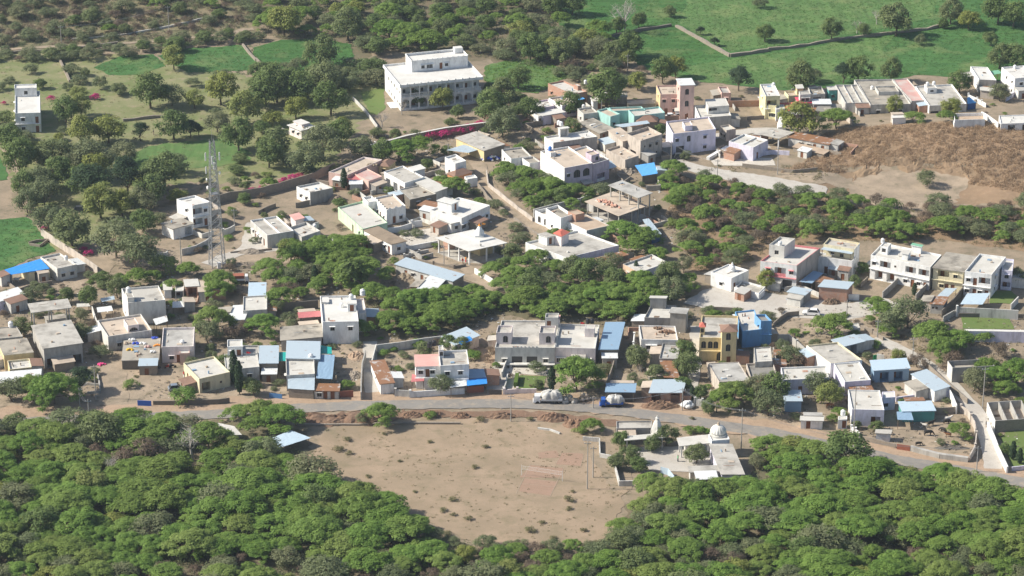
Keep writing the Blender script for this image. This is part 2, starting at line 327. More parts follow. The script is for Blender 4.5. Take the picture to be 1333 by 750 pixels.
def house(label, nm, z, FL, FR, BL, h, wall='white', F='', L='', Rt='', par=.5, roof='rconc', st=1, cab=(), tank=(), name='house', cat='house',
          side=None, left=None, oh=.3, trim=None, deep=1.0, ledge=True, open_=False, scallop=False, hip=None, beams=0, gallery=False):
    A, u, v, W, D, g = solve_quad(z, FL, FR, BL, h)
    def pt(x, y, zz): p = A+u*x+v*y; return (p.x, p.y, g+zz)
    org = pt(W/2, D/2, 0); root = empty(name, org, label, cat)
    FOOT.append([pt(x, y, 0)[:2] for x, y in ((0,0), (W,0), (W,D), (0,D))]); MARKS.append((org[0], org[1], nm))
    def sb(mb, x0, x1, y0, y1, z0, z1, m, top=None):
        mb.hexa([pt(x0,y0,z0), pt(x1,y0,z0), pt(x1,y1,z0), pt(x0,y1,z0)], [pt(x0,y0,z1), pt(x1,y0,z1), pt(x1,y1,z1), pt(x0,y1,z1)], m, top)
    cs = [pt(0,0,0), pt(W,0,0), pt(W,D,0), pt(0,D,0)]
    zt = h if par > 0 else h-.16
    mb = MB(); tr = trim or wall
    if not open_:
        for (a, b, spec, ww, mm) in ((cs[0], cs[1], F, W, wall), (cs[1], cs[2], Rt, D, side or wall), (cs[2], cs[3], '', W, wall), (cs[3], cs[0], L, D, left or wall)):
            rects = parse(spec, ww, h, par, st) if spec else []
            q, n = cut_face(mb, a, b, g, -1.2, zt, rects, mm)
            fill_openings(q, rects, root, org, tr)
        mb.build('wall', root, org)
    else:                                     # slab on columns
        nx = max(2, int(W/4)+1); ny = max(2, int(D/4)+1)
        for i in range(nx):
            for j in range(ny):
                if 0 < i < nx-1 and 0 < j < ny-1: continue
                x = .2+(W-.7)*i/(nx-1); y = .2+(D-.7)*j/(ny-1); c = MB(); sb(c, x, x+.3, y, y+.3, -.8, h-.2, wall); c.build('column', root, org)
        c = MB(); sb(c, -.1, W+.1, -.1, D+.1, -.8, .12, 'rconc'); c.build('plinth', root, org)
    t = .16
    if par > 0 and not open_:
        r = MB(); sb(r, t, W-t, t, D-t, h-par-.15, h-par, roof); r.build('roof', root, org)
        p = MB(); zi = h-par-.1
        for (x0, x1, y0, y1) in ((.0,W,.0,t), (0,W,D-t,D), (0,t,t,D-t), (W-t,W,t,D-t)):
            p.poly([pt(x0,y0,h), pt(x1,y0,h), pt(x1,y1,h), pt(x0,y1,h)], tr)
        for a, b in (((t,t),(W-t,t)), ((W-t,t),(W-t,D-t)), ((W-t,D-t),(t,D-t)), ((t,D-t),(t,t))):
            p.poly([pt(*a,zi), pt(*b,zi), pt(*b,h), pt(*a,h)], tr)
        for k in range(beams):
            x = W*(k+1)/(beams+1); sb(p, x-.12, x+.12, t, D-t, h-par, h-.08, tr)
        if scallop:
            n = max(3, int(W/1.6))
            for i in range(n):
                x = W*(i+.5)/n; sb(p, x-.45, x+.45, .01, .13, h, h+.22, tr); sb(p, x-.22, x+.22, .02, .12, h+.22, h+.4, tr)
            n = max(3, int(D/1.6))
            for i in range(n):
                y = D*(i+.5)/n; sb(p, .01, .13, y-.45, y+.45, h, h+.22, tr); sb(p, .02, .12, y-.22, y+.22, h+.22, h+.4, tr)
        p.build('parapet', root, org)
    elif hip:
        r = MB(); e = .35; b = [pt(-e,-e,h-.15), pt(W+e,-e,h-.15), pt(W+e,D+e,h-.15), pt(-e,D+e,h-.15)]
        if W > D: i0, i1 = pt(D*.45, D/2, h+hip), pt(W-D*.45, D/2, h+hip); fs = [(b[0],b[1],i1,i0), (b[1],b[2],i1), (b[2],b[3],i0,i1), (b[3],b[0],i0)]
        else: i0, i1 = pt(W/2, W*.45, h+hip), pt(W/2, D-W*.45, h+hip); fs = [(b[0],b[1],i0), (b[1],b[2],i1,i0), (b[2],b[3],i1), (b[3],b[0],i0,i1)]
        for f in fs: r.poly(f, roof)
        r.poly(b, roof); r.build('roof', root, org)
    else:
        r = MB(); sb(r, -oh, W+oh, -oh, D+oh, h-.16, h, trim or roof, roof); r.build('roof', root, org)
    if st > 1 and ledge:
        l = MB(); zz = (h-par)/st
        for k in range(1, st): sb(l, -.25, W+.02, -.45, -.02, zz*k-.1, zz*k+.06, tr)
        l.build('ledge', root, org)
    cz = []
    zr = h-par
    if W > 4 and D > 5 and roof in ('rconc','rlight','rold','rtan','rgrey','rwhite') and not hip:
        r3 = random.Random(int(W*100+D*10))
        for _ in range(r3.randint(2, 5)):
            x, y = r3.uniform(.6, W-2), r3.uniform(.6, D-1.5); lx, ly, lz = r3.choice(((1.6,.15,.12), (.5,.5,.35), (.18,1.2,.15), (.9,.7,.25), (.3,.3,.7), (2.4,.08,.08), (1.3,1.0,.08)))
            k = MB(); sb(k, x, x+lx, y, y+ly, zr, zr+lz, r3.choice(('oldwhite','conc','brick','sackbrown','offwhite','stone','sheetblue','rtan','wood'))); k.build('roof_block', root, org)
    for c in cab:
        o = c[4] if len(c) > 4 else {}
        hc = c[3]; P3 = []
        for p in c[:3]:
            w = Vector((*ray(*zp(z, p), g+zr+hc), 0))-A; det = u.x*v.y-u.y*v.x
            P3.append(((w.x*v.y-w.y*v.x)/det, (u.x*w.y-u.y*w.x)/det))
        x0, y0 = P3[0]; x1 = P3[1][0]; y1 = P3[2][1]
        x1 = max(x1, x0+1.2); y1 = max(y1, y0+1.2)
        x0 = min(max(x0, .02), W-1.2); x1 = min(max(x1, x0+1.1), W-.02); y0 = min(max(y0, .02), D-1.2); y1 = min(max(y1, y0+1.1), D-.02)
        wm = o.get('m', wall); cm = MB()
        rc = []
        spec = o.get('F', 'd.5'); ww = x1-x0
        rects = parse(spec, ww, hc, .1, 1)
        q, n = cut_face(cm, pt(x0,y0,0), pt(x1,y0,0), g+zr, -.02, hc, rects, wm)
        for a, b in (((x1,y0),(x1,y1)), ((x1,y1),(x0,y1)), ((x0,y1),(x0,y0))):
            cm.poly([pt(*a,zr), pt(*b,zr), pt(*b,zr+hc), pt(*a,zr+hc)], wm)
        co = cm.build('stair_cabin', root, org)
        fill_openings(q, rects, co, org, tr, False) if o.get('deepok', 1) else None
        rm = MB()
        if o.get('par'):
            e = o['par']; sb(rm, x0+.1, x1-.1, y0+.1, y1-.1, zr+hc-.1, zr+hc, roof)
            for a in ((x0,x1,y0,y0+.12), (x0,x1,y1-.12,y1), (x0,x0+.12,y0+.12,y1-.12), (x1-.12,x1,y0+.12,y1-.12)): sb(rm, *a, zr+hc, zr+hc+e, wm)
        elif o.get('hip'):
            b = [pt(x0-.3,y0-.3,zr+hc), pt(x1+.3,y0-.3,zr+hc), pt(x1+.3,y1+.3,zr+hc), pt(x0-.3,y1+.3,zr+hc)]; ap = pt((x0+x1)/2, (y0+y1)/2, zr+hc+o['hip'])
            rm.poly(b, o.get('roof', roof))
            for i in range(4): rm.poly([b[i], b[(i+1) % 4], ap], o.get('roof', roof))
        else: sb(rm, x0-.25, x1+.25, y0-.3, y1+.2, zr+hc, zr+hc+.12, wm, o.get('roof', roof))
        rm.build('cabin_roof', co, org); cz.append(zr+hc+(.14 if not o.get('par') else .02))
    for t_ in tank:
        lv = t_[2]; zz = zr if lv == 0 else cz[lv-1]
        p = ray(*zp(z, t_[:2]), g+zz); TANKS.append(((p[0], p[1], g+zz), t_[3] if len(t_) > 3 else 'tankwhite', nm, t_[4] if len(t_) > 4 else 1))
    return dict(root=root, pt=pt, sb=sb, W=W, D=D, h=h, g=g, org=org, zr=zr)
def sheet(label, nm, z, pts, h, m='sheet', posts=True, walls=None, name='sheet_awning', cat='awning', sag=0):
    hs = h if isinstance(h, (tuple, list)) else [h]*4
    P = [GH(*zp(z, p), hh) for p, hh in zip(pts, hs)]
    c = sum((p for p in P), Vector())/4; org = (c.x, c.y, hgt(c.x, c.y)); root = empty(name, org, label, cat)
    FOOT.append([(p.x, p.y) for p in P]); MARKS.append((c.x, c.y, nm))
    mb = MB(); n = 8; k = mb.mi(m); rows = []
    for up in (0, 1):
        for j in range(n+1):
            for i in range(n+1):
                a, b = i/n, j/n; p = (P[0]*(1-a)+P[1]*a)*(1-b)+(P[3]*(1-a)+P[2]*a)*b
                zz = -sag*math.sin(math.pi*a)*math.sin(math.pi*b)+(rnd.uniform(-.03, .03)+(.08*math.sin(a*9+b*5) if sag else 0) if 1 else 0)
                mb.v.append((p.x, p.y, p.z-(0 if up else .05)+(zz if up else zz)))
    # the two skins share their ripple
    m0 = (n+1)**2
    for i in range(m0): mb.v[m0+i] = (mb.v[i][0], mb.v[i][1], mb.v[i][2]+.05)
    for j in range(n):
        for i in range(n):
            a = j*(n+1)+i; mb.f.append((a, a+1, a+n+2, a+n+1)); mb.m.append(k); mb.f.append((m0+a, m0+a+1, m0+a+n+2, m0+a+n+1)); mb.m.append(k)
    e = [i for i in range(n+1)]+[i*(n+1)+n for i in range(1, n+1)]+[n*(n+1)+i for i in range(n-1, -1, -1)]+[i*(n+1) for i in range(n-1, 0, -1)]
    for i in range(len(e)): a, b = e[i], e[(i+1) % len(e)]; mb.f.append((a, b, m0+b, m0+a)); mb.m.append(k)
    mb.build('roof_sheet', root, org)
    if walls:
        Q = [c+(p-c)*.93 for p in P]
        for i, mm in enumerate(walls):
            if not mm or mm == '-': continue
            w = MB(); a, b = Q[i], Q[(i+1) % 4]; d = Vector((b.x-a.x, b.y-a.y, 0)).normalized(); nn = Vector((d.y, -d.x, 0))*.12
            w.hexa([(a.x, a.y, org[2]-.6), (b.x, b.y, org[2]-.6), (b.x-nn.x, b.y-nn.y, org[2]-.6), (a.x-nn.x, a.y-nn.y, org[2]-.6)],
                   [(a.x, a.y, a.z-.1), (b.x, b.y, b.z-.1), (b.x-nn.x, b.y-nn.y, b.z-.1), (a.x-nn.x, a.y-nn.y, a.z-.1)], mm)
            w.build('wall', root, org)
    if posts:
        for p in P:
            q = c+(p-c)*.9; pm = MB(); pm.tube((q.x, q.y, hgt(q.x, q.y)-.3), (q.x, q.y, q.z-.04), .07, .07, 'wood', 5); pm.build('post', root, org)
    return root
def bwall(label, z, pts, h=1.6, m='stone', th=.25, top=True, piers=0, pm=None, name='boundary_wall', cat='wall', cap=None, rough=0):
    P = [GH(*zp(z, p), h if top else 0) for p in pts]; org = (P[0].x, P[0].y, hgt(P[0].x, P[0].y)); mb = MB()
    Q = []
    for i in range(len(P)-1):
        n = max(1, int((P[i+1]-P[i]).length/3))
        Q += [P[i].lerp(P[i+1], k/n) for k in range(n)]
    Q.append(P[-1]); hh = [h+(rnd.uniform(-rough, rough) if rough else 0) for _ in Q]
    for i in range(len(Q)-1):
        a, b = Q[i], Q[i+1]; d = Vector((b.x-a.x, b.y-a.y, 0))
        if d.length < .01: continue
        d.normalize(); nn = Vector((d.y, -d.x, 0))*th/2; za, zb = hgt(a.x, a.y), hgt(b.x, b.y)
        mb.hexa([(a.x+nn.x, a.y+nn.y, za-.6), (b.x+nn.x, b.y+nn.y, zb-.6), (b.x-nn.x, b.y-nn.y, zb-.6), (a.x-nn.x, a.y-nn.y, za-.6)],
                [(a.x+nn.x, a.y+nn.y, za+hh[i]), (b.x+nn.x, b.y+nn.y, zb+hh[i+1]), (b.x-nn.x, b.y-nn.y, zb+hh[i+1]), (a.x-nn.x, a.y-nn.y, za+hh[i])], m, cap)
    if piers:
        root = empty(name, org, label, cat); mb.build('wall_panel', root, org)
        L = 0; nx = 0
        for i in range(len(Q)-1):
            if i % piers == 0:
                a = Q[i]; za = hgt(a.x, a.y); c = MB(); c.box(a.x-.22, a.x+.22, a.y-.22, a.y+.22, za-.6, za+h+.35, pm or m); c.box(a.x-.28, a.x+.28, a.y-.28, a.y+.28, za+h+.35, za+h+.43, pm or m); c.build('pillar', root, org)
        return root
    o = mb.build(name, None, org, org); return tag(o, label, cat)
def solid(label, z, FL, FR, BL, h, m, name, cat):
    pass
H = house
# ---- upper left
H('tall narrow white two storey house standing alone among the orchard trees', 'narrow white house', 'A1', (58,440), (157,437), (58,355), 6.4, 'white', F='w.3 d.85/w.3 d.85', L='w.3 w.7/w.3 w.7', st=2, roof='rwhite', cab=[((52,350),(143,345),(55,333),2.4,dict(par=.4,F='w.5'))])
H('small raised white cabin with overhanging flat roof in the orchard', 'raised white cabin', 'A2', (178,508), (230,495), (130,488), 3.2, 'palepink', F='w.5', L='w.3 w.7', par=0, oh=.5, roof='rwhite', trim='white', cab=[((180,487),(212,482),(140,470),.8,dict(F='s.5'))])
H('white two storey house with square balconies beside the steel tower', 'house by the steel tower', 'B2', (222,210), (328,188), (115,178), 6.8, 'white', F='o.25 d.7/o.25 w.7', L='w.5/w.6', st=2, roof='rwhite', beams=0)
H('grey roofed single storey annex left of the white balcony house', 'grey roofed annex', 'B2', (112,342), (226,312), (45,312), 3.3, 'white', F='p.75', par=0, roof='rold')
H('long grey school building with a beam along its stained roof', 'grey school building', 'B2', (652,378), (805,352), (555,292), 4.1, 'oldwhite', F='w.75', L='w.15 d.3 w.45 w.62 d.8', beams=1, roof='rconc', trim='white')
H('low white walled block with stepped parapet beside the grey school', 'low white school annex', 'B2', (850,388), (957,352), (800,330), 2.9, 'oldwhite', F='w.3', par=.7, roof='rlight', tank=[(925,340,0,'tankwhite')])
H('tiny pale block under a red roof between school and blue grey awning', 'red roofed block', 'B2', (815,290), (862,278), (790,262), 3.6, 'palepink', F='', par=0, roof='pinktile')
H('grey block house with white parapet beside the bougainvillea wall', 'grey and white block house', 'B2', (898,135), (1030,108), (820,100), 3.8, 'grey', left='white', L='w.3 w.7', F='', roof='rwhite', trim='oldwhite')
# ---- yellow shed house near the mansion
H('long yellow walled building with flat grey roof near the mansion wall', 'yellow walled building', 'B3', (855,40), (1015,112), (970,5), 3.6, 'yellow', F='w.2 w.5', side='darkstone', par=0, roof='rconc')  # dark right flank is shade put into the wall colour
sheet('pale blue sheet awning in front of the yellow walled building', 'awning of the yellow building', 'B4', [(5,112),(100,82),(218,100),(130,128)], 2.8, 'sheet')
# ---- centre cluster
H('pink walled house with sunken roof terrace of faded concrete', 'pink walled house', 'B3', (122,238), (230,255), (340,155), 4.0, 'pink', L='', F='', roof='rtan', trim='palepink')
H('pink block with brick red terrace beside the pink walled house', 'pink block', 'B3', (352,290), (430,262), (300,232), 3.6, 'pink', F='d.3 w.7', L='w.5', par=.3, roof='redfloor')
sheet('dark red sheet roof leaning on the pink house', 'red lean-to', 'B3', [(228,292),(335,290),(320,252),(222,262)], [2.6,2.6,3.2,3.2], 'redsheet', posts=True)
H('small yellow walled house with brown tiled roof', 'small yellow house', 'B3', (410,198), (466,203), (450,165), 3.0, 'yellow', F='w.5', par=0, hip=.8, roof='tile')
H('white house with broad concrete roof and open arcade on its lit side', 'broad white arcade house', 'B3', (560,300), (670,265), (440,235), 4.1, 'white', L='p.2 p.55 p.85', F='', par=.35, roof='rconc')
H('small white roof room behind the broad arcade house', 'small white roof room', 'B3', (612,232), (675,215), (585,212), 4.4, 'white', side='grey', par=0, F='w.5', roof='rwhite')
H('plain grey roofed block beside the broad arcade house', 'plain grey roofed block', 'B3', (612,290), (735,352), (672,264), 3.5, 'oldwhite', F='', par=0, roof='rlight')
H('low old house with stained brown terrace behind the crenellated white house', 'old stained terrace house', 'B3', (590,395), (740,362), (530,335), 3.0, 'darkstone', F='w.3 w.7', par=.3, roof='rold', trim='oldwhite')
H('white house with scalloped parapet and tan roof', 'scalloped white house', 'B3', (455,455), (565,430), (385,385), 4.6, 'white', F='d.4 w.75', L='w.25 d.5 w.75', roof='rtan', scallop=True)
H('low white block with stair wall left of the scalloped white house', 'low white stair block', 'B3', (350,412), (400,402), (318,382), 4.4, 'white', F='d.5', roof='rwhite', par=.6)
H('long mint green house with pale flat roof and mint parapet', 'long mint green house', 'B3', (318,562), (460,525), (208,432), 3.6, 'mint', L='d.6 w.85', F='', roof='rlight')
H('long low white house with weathered brown roof and many doors', 'long brown roofed white house', 'B3', (485,650), (567,632), (318,565), 3.3, 'white', F='w.5', L='w.12 w.25 d.42 d.6 w.75 d.9', par=0, roof='thatch')
H('white flat roofed villa with porch and roof cabin behind the temple pavilion', 'white villa', 'E8', (540,182), (738,92), (320,125), 4.2, 'white', F='W.09 w.28 d.42 w.55 w.73 w.9', L='d.35 w.8', roof='rwhite', side='lilac', cab=[((470,85),(523,65),(395,50),2.5,dict(F='d.6'))], tank=[])
H('white entrance porch in front of the white villa', 'villa porch', 'E8', (468,218), (540,200), (375,182), 3.0, 'white', F='w.5', L='d.6', par=0, roof='rwhite')
sheet('grey corrugated canopy left of the white villa', 'corrugated canopy', 'E8', [(225,92),(385,125),(395,75),(290,55)], 2.6, 'rustsheet')
H('small white two storey house with sunken roof at the head of the lane', 'small white lane house', 'B3', (850,190), (912,172), (790,152), 5.0, 'white', F='', L='w.4 w.75', roof='rwhite')
H('dark tiled roof hut beside the small white lane house', 'dark tiled hut', 'B3', (850,262), (945,235), (805,242), 2.6, 'orangefloor', F='', par=0, hip=1.0, roof='tile')
H('low white shrine block with a little cupola at the lane corner', 'white shrine block', 'E1', (265,500), (390,478), (230,465), 2.6, 'white', F='', L='', par=.3, roof='rwhite', name='shrine', cat='shrine')
H('blue grey metal roofed long shed beside the temple pavilion', 'long metal roofed shed', 'E8', (80,500), (480,618), (155,457), 3.2, 'oldwhite', F='d.18 w.3 d.46 w.55', par=0, roof='sheet', side='stone', name='shed', cat='shed')
H('pale metal roofed wing at the near end of the long metal shed', 'pale metal wing', 'E8', (222,684), (345,690), (400,582), 3.0, 'stone', par=0, roof='sheetwhite', name='shed', cat='shed')
# ---- centre right of lane
house('large plain white house with arched openings above the thorn trees', 'large plain white house', 'B4', (683,215), (845,186), (545,118), 7.4, 'lilacpink', F='w.2/w.15 A.45 A.78', st=2, left='white', side='grey', roof='rtan', trim='white', ledge=False, cab=[((604,130),(632,124),(552,112),1.2,dict(F='',par=.05,m='white'))], tank=[(600,114,1,'tankblue')])  # painted light: sunlit left wall white, shaded front and right wall darker
H('white and grey house with roof cabin adjoining the large plain white house', 'cabin roofed white house', 'B4', (848,192), (940,165), (750,108), 6.0, 'lilacpink', F='o.5/', st=2, roof='rtan', trim='white', ledge=False, cab=[((838,150),(893,142),(822,125),2.0,dict(F='a.7',par=.3,m='lilacpink'))])
sheet('pale blue porch roof on the lane side of the large white house', 'pale blue porch roof', 'B4', [(905,228),(985,208),(950,172),(865,190)], 3.2, 'sheet', walls='--', posts=True)
H('small white house with half dark roof above the thorn trees', 'half dark roofed house', 'E1', (800,250), (1050,218), (685,135), 3.7, 'white', F='', L='w.3 d.7', roof='rold', trim='oldwhite')
H('low stepped annex right of the half dark roofed house', 'low stepped annex', 'E1', (1025,305), (1160,285), (935,240), 3.6, 'white', F='', L='w.5', roof='rold', trim='oldwhite')
H('roofless carved white wall house at the lane bend', 'carved white house', 'B5', (330,182), (400,165), (235,142), 3.6, 'white', F='w.5', L='a.25 a.6 w.85', roof='rold', par=.9)
H('tall white gate house above the carved white walls', 'tall white gate house', 'B5', (375,182), (440,162), (322,125), 5.6, 'white', F='', L='w.4 w.75', roof='rold', par=.8)
H('white house with half built brick room and rough brown roof', 'half built brick room house', 'B5', (515,250), (640,222), (385,188), 4.0, 'oldwhite', left='white', F='', L='w.15 w.35 d.6 w.85', roof='rearth', par=.15, cab=[((455,168),(505,158),(388,140),2.0,dict(F='',m='brick',par=.15))])
H('unfinished concrete frame with red brick heaps on its roof slab', 'unfinished concrete frame', 'B5', (690,168), (838,115), (512,92), 4.2, 'conc', par=0, roof='rtan', open_=True)
H('taller unfinished slab on props behind the concrete frame', 'upper unfinished slab', 'P', (831,257), (848,251), (793,241), 7.6, 'conc', par=0, roof='rgrey', open_=True)
H('wide white flat roofed compound house below the brick frame', 'wide white compound house', 'B5', (405,398), (690,330), (175,318), 3.9, 'lilac', left='white', F='', L='d.3 w.6', roof='rconc', trim='white', cab=[((300,288),(342,280),(268,268),2.4,dict(F='d.5',m='white'))])  # lit left wall white; shade of the other walls put into the lilac
H('small red tiled roof room on the wide white compound house', 'red tiled roof room', 'B5', (378,278), (418,256), (342,262), 6.4, 'palepink', F='d.5', par=0, hip=.5, roof='redtile')
H('dark verandah with patched sheet roof on the wide white house', 'patched sheet verandah', 'B5', (580,420), (738,380), (545,405), 2.7, 'darkstone', F='p.4', par=0, roof='rustsheet', name='shed', cat='shed')
H('low peach house with white roof walled in by trees', 'low peach house', 'B5', (712,432), (800,478), (868,378), 3.4, 'peach', F='w.35 w.7', roof='rlight', trim='oldwhite', side='lilac')
H('small peach room with a pot shaped tank beside the low peach house', 'small peach room', 'B5', (640,525), (690,512), (615,508), 2.4, 'peach', F='d.3', par=.25, roof='rlight', tank=[(660,500,0,'tankwhite',.8)])
H('plain grey cement house with square roof cabin behind the thorn belt', 'grey cement house', 'C5', (245,180), (385,183), (280,112), 3.8, 'grey', roof='rlight', F='', cab=[((280,62),(366,68),(300,40),2.9,dict(F='',m='grey'))])
H('tall grey cement block joined to the grey cement house', 'tall grey cement block', 'C5', (385,152), (470,158), (398,126), 5.4, 'grey', roof='rgrey', par=0, F='')
sheet('old blue grey sheet roof on the slope beside the unfinished frame', 'old slope sheet roof', 'B5', [(870,285),(922,270),(852,184),(818,190)], [2.2,2.2,3,3], 'sheet', walls=['darkblue','darkblue','-','-'])
# ---- upper centre cluster
H('red brick house with white roof terrace at the field edge', 'red brick house', 'F1', (535,182), (705,150), (278,62), 4.2, 'brick', L='w.15', F='w.8', roof='rlight', trim='brick', cab=[((648,95),(708,92),(620,72),1.4,dict(F='',m='brick',par=.1))], tank=[(685,75,1,'tankwhite')])
H('lilac house with tan terrace in front of the red brick house', 'lilac terrace house', 'F1', (430,312), (605,285), (285,228), 4.0, 'lilacpink', left='white', F='o.6', roof='rtan', trim='palepink')
H('weathered white house with low parapets left of the lilac terrace house', 'weathered white house', 'F1', (150,348), (348,312), (95,275), 3.4, 'lilacpink', left='white', F='w.3', L='w.5', roof='rlight')
H('long blank lilac grey block below the weathered white house', 'blank lilac block', 'F1', (225,420), (460,380), (158,385), 3.1, 'lilac', F='', L='', par=0, roof='rwhite')
H('tiny white store beside the blank lilac block', 'tiny white store', 'F1', (172,430), (215,418), (125,400), 3.0, 'white', F='d.5', L='', par=.2, roof='rlight')
H('white roofed house with a tank cabin above the thorn trees', 'tank cabin house', 'F1', (335,712), (815,645), (238,645), 4.2, 'conc', left='white', F='', roof='rwhite', trim='offwhite', cab=[((395,558),(488,546),(328,515),2.6,dict(F='p.5',m='offwhite'))], tank=[(395,520,1,'tankwhite',1.1),(422,532,1,'tankwhite',1.1)])
H('turquoise house with stepped roof and small porch', 'stepped turquoise house', 'F1', (955,432), (1060,402), (812,365), 4.2, 'turq', F='w.4', L='', roof='rtan', trim='turq')
H('turquoise walled house with sunken terrace right of the stepped one', 'sunken turquoise house', 'F2', (190,325), (405,300), (150,282), 4.2, 'turq', F='', L='', roof='rlight', trim='turq')
H('low turquoise house at the back of the turquoise group', 'back turquoise house', 'F2', (40,290), (268,282), (10,266), 4.0, 'turq', F='', par=.5, roof='rtan', trim='turq')
H('grey house with white water pot and dark doorways left of the turquoise house', 'grey doorway house', 'F1', (665,405), (820,385), (598,345), 3.8, 'oldwhite', F='d.2 W.7', L='w.5', roof='rold', tank=[(662,340,0,'tankwhite')])
H('old stone roofed house with crumbling terrace below the turquoise house', 'crumbling terrace house', 'F1', (840,610), (990,560), (700,485), 3.0, 'stone', F='d.3', L='', par=0, roof='rold')
H('small white hut with grey door beside the dark brick yard', 'small white yard hut', 'F1', (768,262), (865,258), (745,228), 2.8, 'white', F='d.7', par=0, roof='rlight')
sheet('bright blue tarpaulin over the yard behind the lilac terrace house', 'blue yard tarpaulin', 'F1', [(600,252),(680,240),(645,215),(595,226)], 2.6, 'tarpblue')
H('brown hipped tile roof house between turquoise walls', 'brown tile house', 'F2', (210,365), (345,362), (225,330), 2.9, 'stone', F='', par=0, hip=1.2, roof='tile')
H('stone rubble house with heap roof behind the turquoise group', 'rubble roof house', 'F1', (815,215), (1010,215), (810,165), 2.8, 'stone', F='w.5', par=0, roof='rgrey')
H('low old house of brown stone left of the pink tower house', 'low brown stone house', 'F2', (150,245), (340,235), (130,210), 3.2, 'stone', F='d.3 w.7', par=.3, roof='rtan')
H('pink house with orange brick base beside its tower', 'pink tower house', 'F2', (372,175), (515,172), (345,112), 6.8, 'pink', left='yellow', F='d.3 w.7/w.2 w.65', L='w.5/w.5', st=2, roof='rtan', ledge=False)
H('square pink tower with arched windows and white flat cap', 'pink arched tower', 'F2', (512,110), (610,106), (488,66), 11.4, 'pink', F='d.5/a.5/a.5', L='/w.5/w.5', st=3, par=0, roof='sheetwhite', ledge=False, name='tower_house', cat='tower')
H('little white gate room in front of the pink tower', 'little white gate room', 'F2', (478,290), (562,288), (478,270), 2.9, 'white', F='w.3 w.7', par=0, roof='rlight')
H('tall cream house with upper terrace right of the pink tower', 'tall cream terrace house', 'F2', (650,335), (868,318), (612,250), 4.4, 'conc', left='white', F='', L='o.5', roof='rlight', trim='offwhite', cab=[((708,266),(856,262),(672,200),2.2,dict(F='o.2',m='offwhite',par=.1))])
H('pinkish brown walled house at the field edge behind the cream house', 'pinkish field edge house', 'F2', (800,165), (865,165), (775,122), 3.6, 'pink', F='w.5', roof='rgrey')
H('lilac two storey house with arched tower window and dark garage', 'lilac arched house', 'F2', (462,452), (760,417), (438,364), 6.7, 'lilac', side='conc', F='D.17 w.75/w.1 a.37 w.75', st=2, roof='rtan', ledge=False, cab=[((545,405),(598,400),(540,372),1.3,dict(F='',m='lilac',par=.3))])
H('beige unfinished two storey house with small high windows', 'beige unfinished house', 'F2', (235,500), (387,452), (200,440), 6.8, 'beige', F='s.2 s.75/w.45 w.75 s.2', L='o.5/', st=2, roof='rtan', ledge=False, par=.9)
H('low beige forecourt block in front of the beige unfinished house', 'low beige forecourt', 'F2', (128,632), (222,602), (108,548), 3.4, 'beige', F='', L='', par=.6, roof='rtan')
H('beige house with open verandah under the long pale sheet', 'open verandah house', 'F2', (112,500), (190,482), (58,420), 4.8, 'beige', F='p.5', L='', par=0, roof='rtan')
sheet('long pale blue corrugated sheet roof in the lane between turquoise and beige houses', 'long pale sheet roof', 'F2', [(110,405),(300,378),(280,358),(50,390)], 4.6, 'sheet')
sheet('bright blue tarpaulin roof over a wood yard by the thorn bush', 'wood yard tarpaulin', 'F2', [(245,745),(355,728),(330,650),(195,672)], 2.7, 'tarpblue', walls=['darkstone','-','-','-'])
H('small beige house with dark windows beside the lilac arched house', 'small beige house', 'B6', (378,395), (432,385), (338,370), 3.6, 'beige', F='', L='w.3 w.7', roof='rlight', side='grey')
H('white lavender hall with pilasters and cross beam on its roof', 'lavender hall', 'B6', (392,458), (532,494), (478,415), 4.4, 'lilac', F='s.25', L='', roof='rlight', trim='white', beams=1, Rt='d.3')
H('white roofed open pavilion with columns behind the lavender hall', 'white open pavilion', 'B6', (565,415), (680,440), (645,382), 3.8, 'white', par=0, roof='rconc', open_=True, name='pavilion', cat='pavilion')
H('long white shed with rusty patched sheet roof', 'rusty long shed', 'F3', (290,550), (620,612), (350,512), 3.0, 'oldwhite', F='w.3 w.5 d.65 d.85', par=0, roof='rustsheet', name='shed', cat='shed')
H('low stone platform with pale earth roof below the rusty long shed', 'low stone platform', 'F3', (330,630), (575,690), (375,602), 1.6, 'stone', par=0, roof='rearth', name='platform', cat='platform')
H('tall narrow yellow house with recessed balcony and white cap', 'tall yellow house', 'F3', (105,215), (222,210), (58,118), 7.6, 'lemon', F='w.4/o.45', L='w.5/w.5', st=2, roof='rwhite', par=.5, trim='white', tank=[(168,140,0,'tankwhite')])
H('cream front block stepping down from the tall yellow house', 'cream front block', 'F3', (125,290), (190,298), (112,262), 4.6, 'lemon', F='W.5', par=.3, roof='rwhite')
H('small white room right of the tall yellow house', 'small white side room', 'F3', (190,325), (262,320), (180,290), 4.0, 'white', F='W.6', par=.2, roof='rlight')
H('house with dark red hipped roof behind the shade tree', 'dark red roofed house', 'F3', (240,330), (428,322), (222,268), 3.6, 'pink', F='w.8', par=0, hip=1.0, roof='redtile')
H('pink house under a bright magenta roof strip', 'magenta roofed house', 'F3', (375,272), (478,268), (350,226), 3.6, 'pink', F='', par=0, roof='magroof')
H('white house with two dark openings above the magenta roof', 'white two opening house', 'F3', (385,206), (472,200), (375,178), 6.0, 'offwhite', F='/w.3 w.7', st=2, par=.2, roof='rconc', ledge=False)
H('cream roof terrace house behind the red roofs', 'cream roof terrace house', 'F3', (290,215), (375,210), (258,178), 3.6, 'lemon', F='', roof='rtan', trim='cream')
H('small square yellow stair tower above the cream terrace', 'yellow stair tower', 'F3', (362,155), (410,152), (350,127), 5.6, 'yellow', F='', par=0, roof='rlight', name='stair_tower', cat='tower')
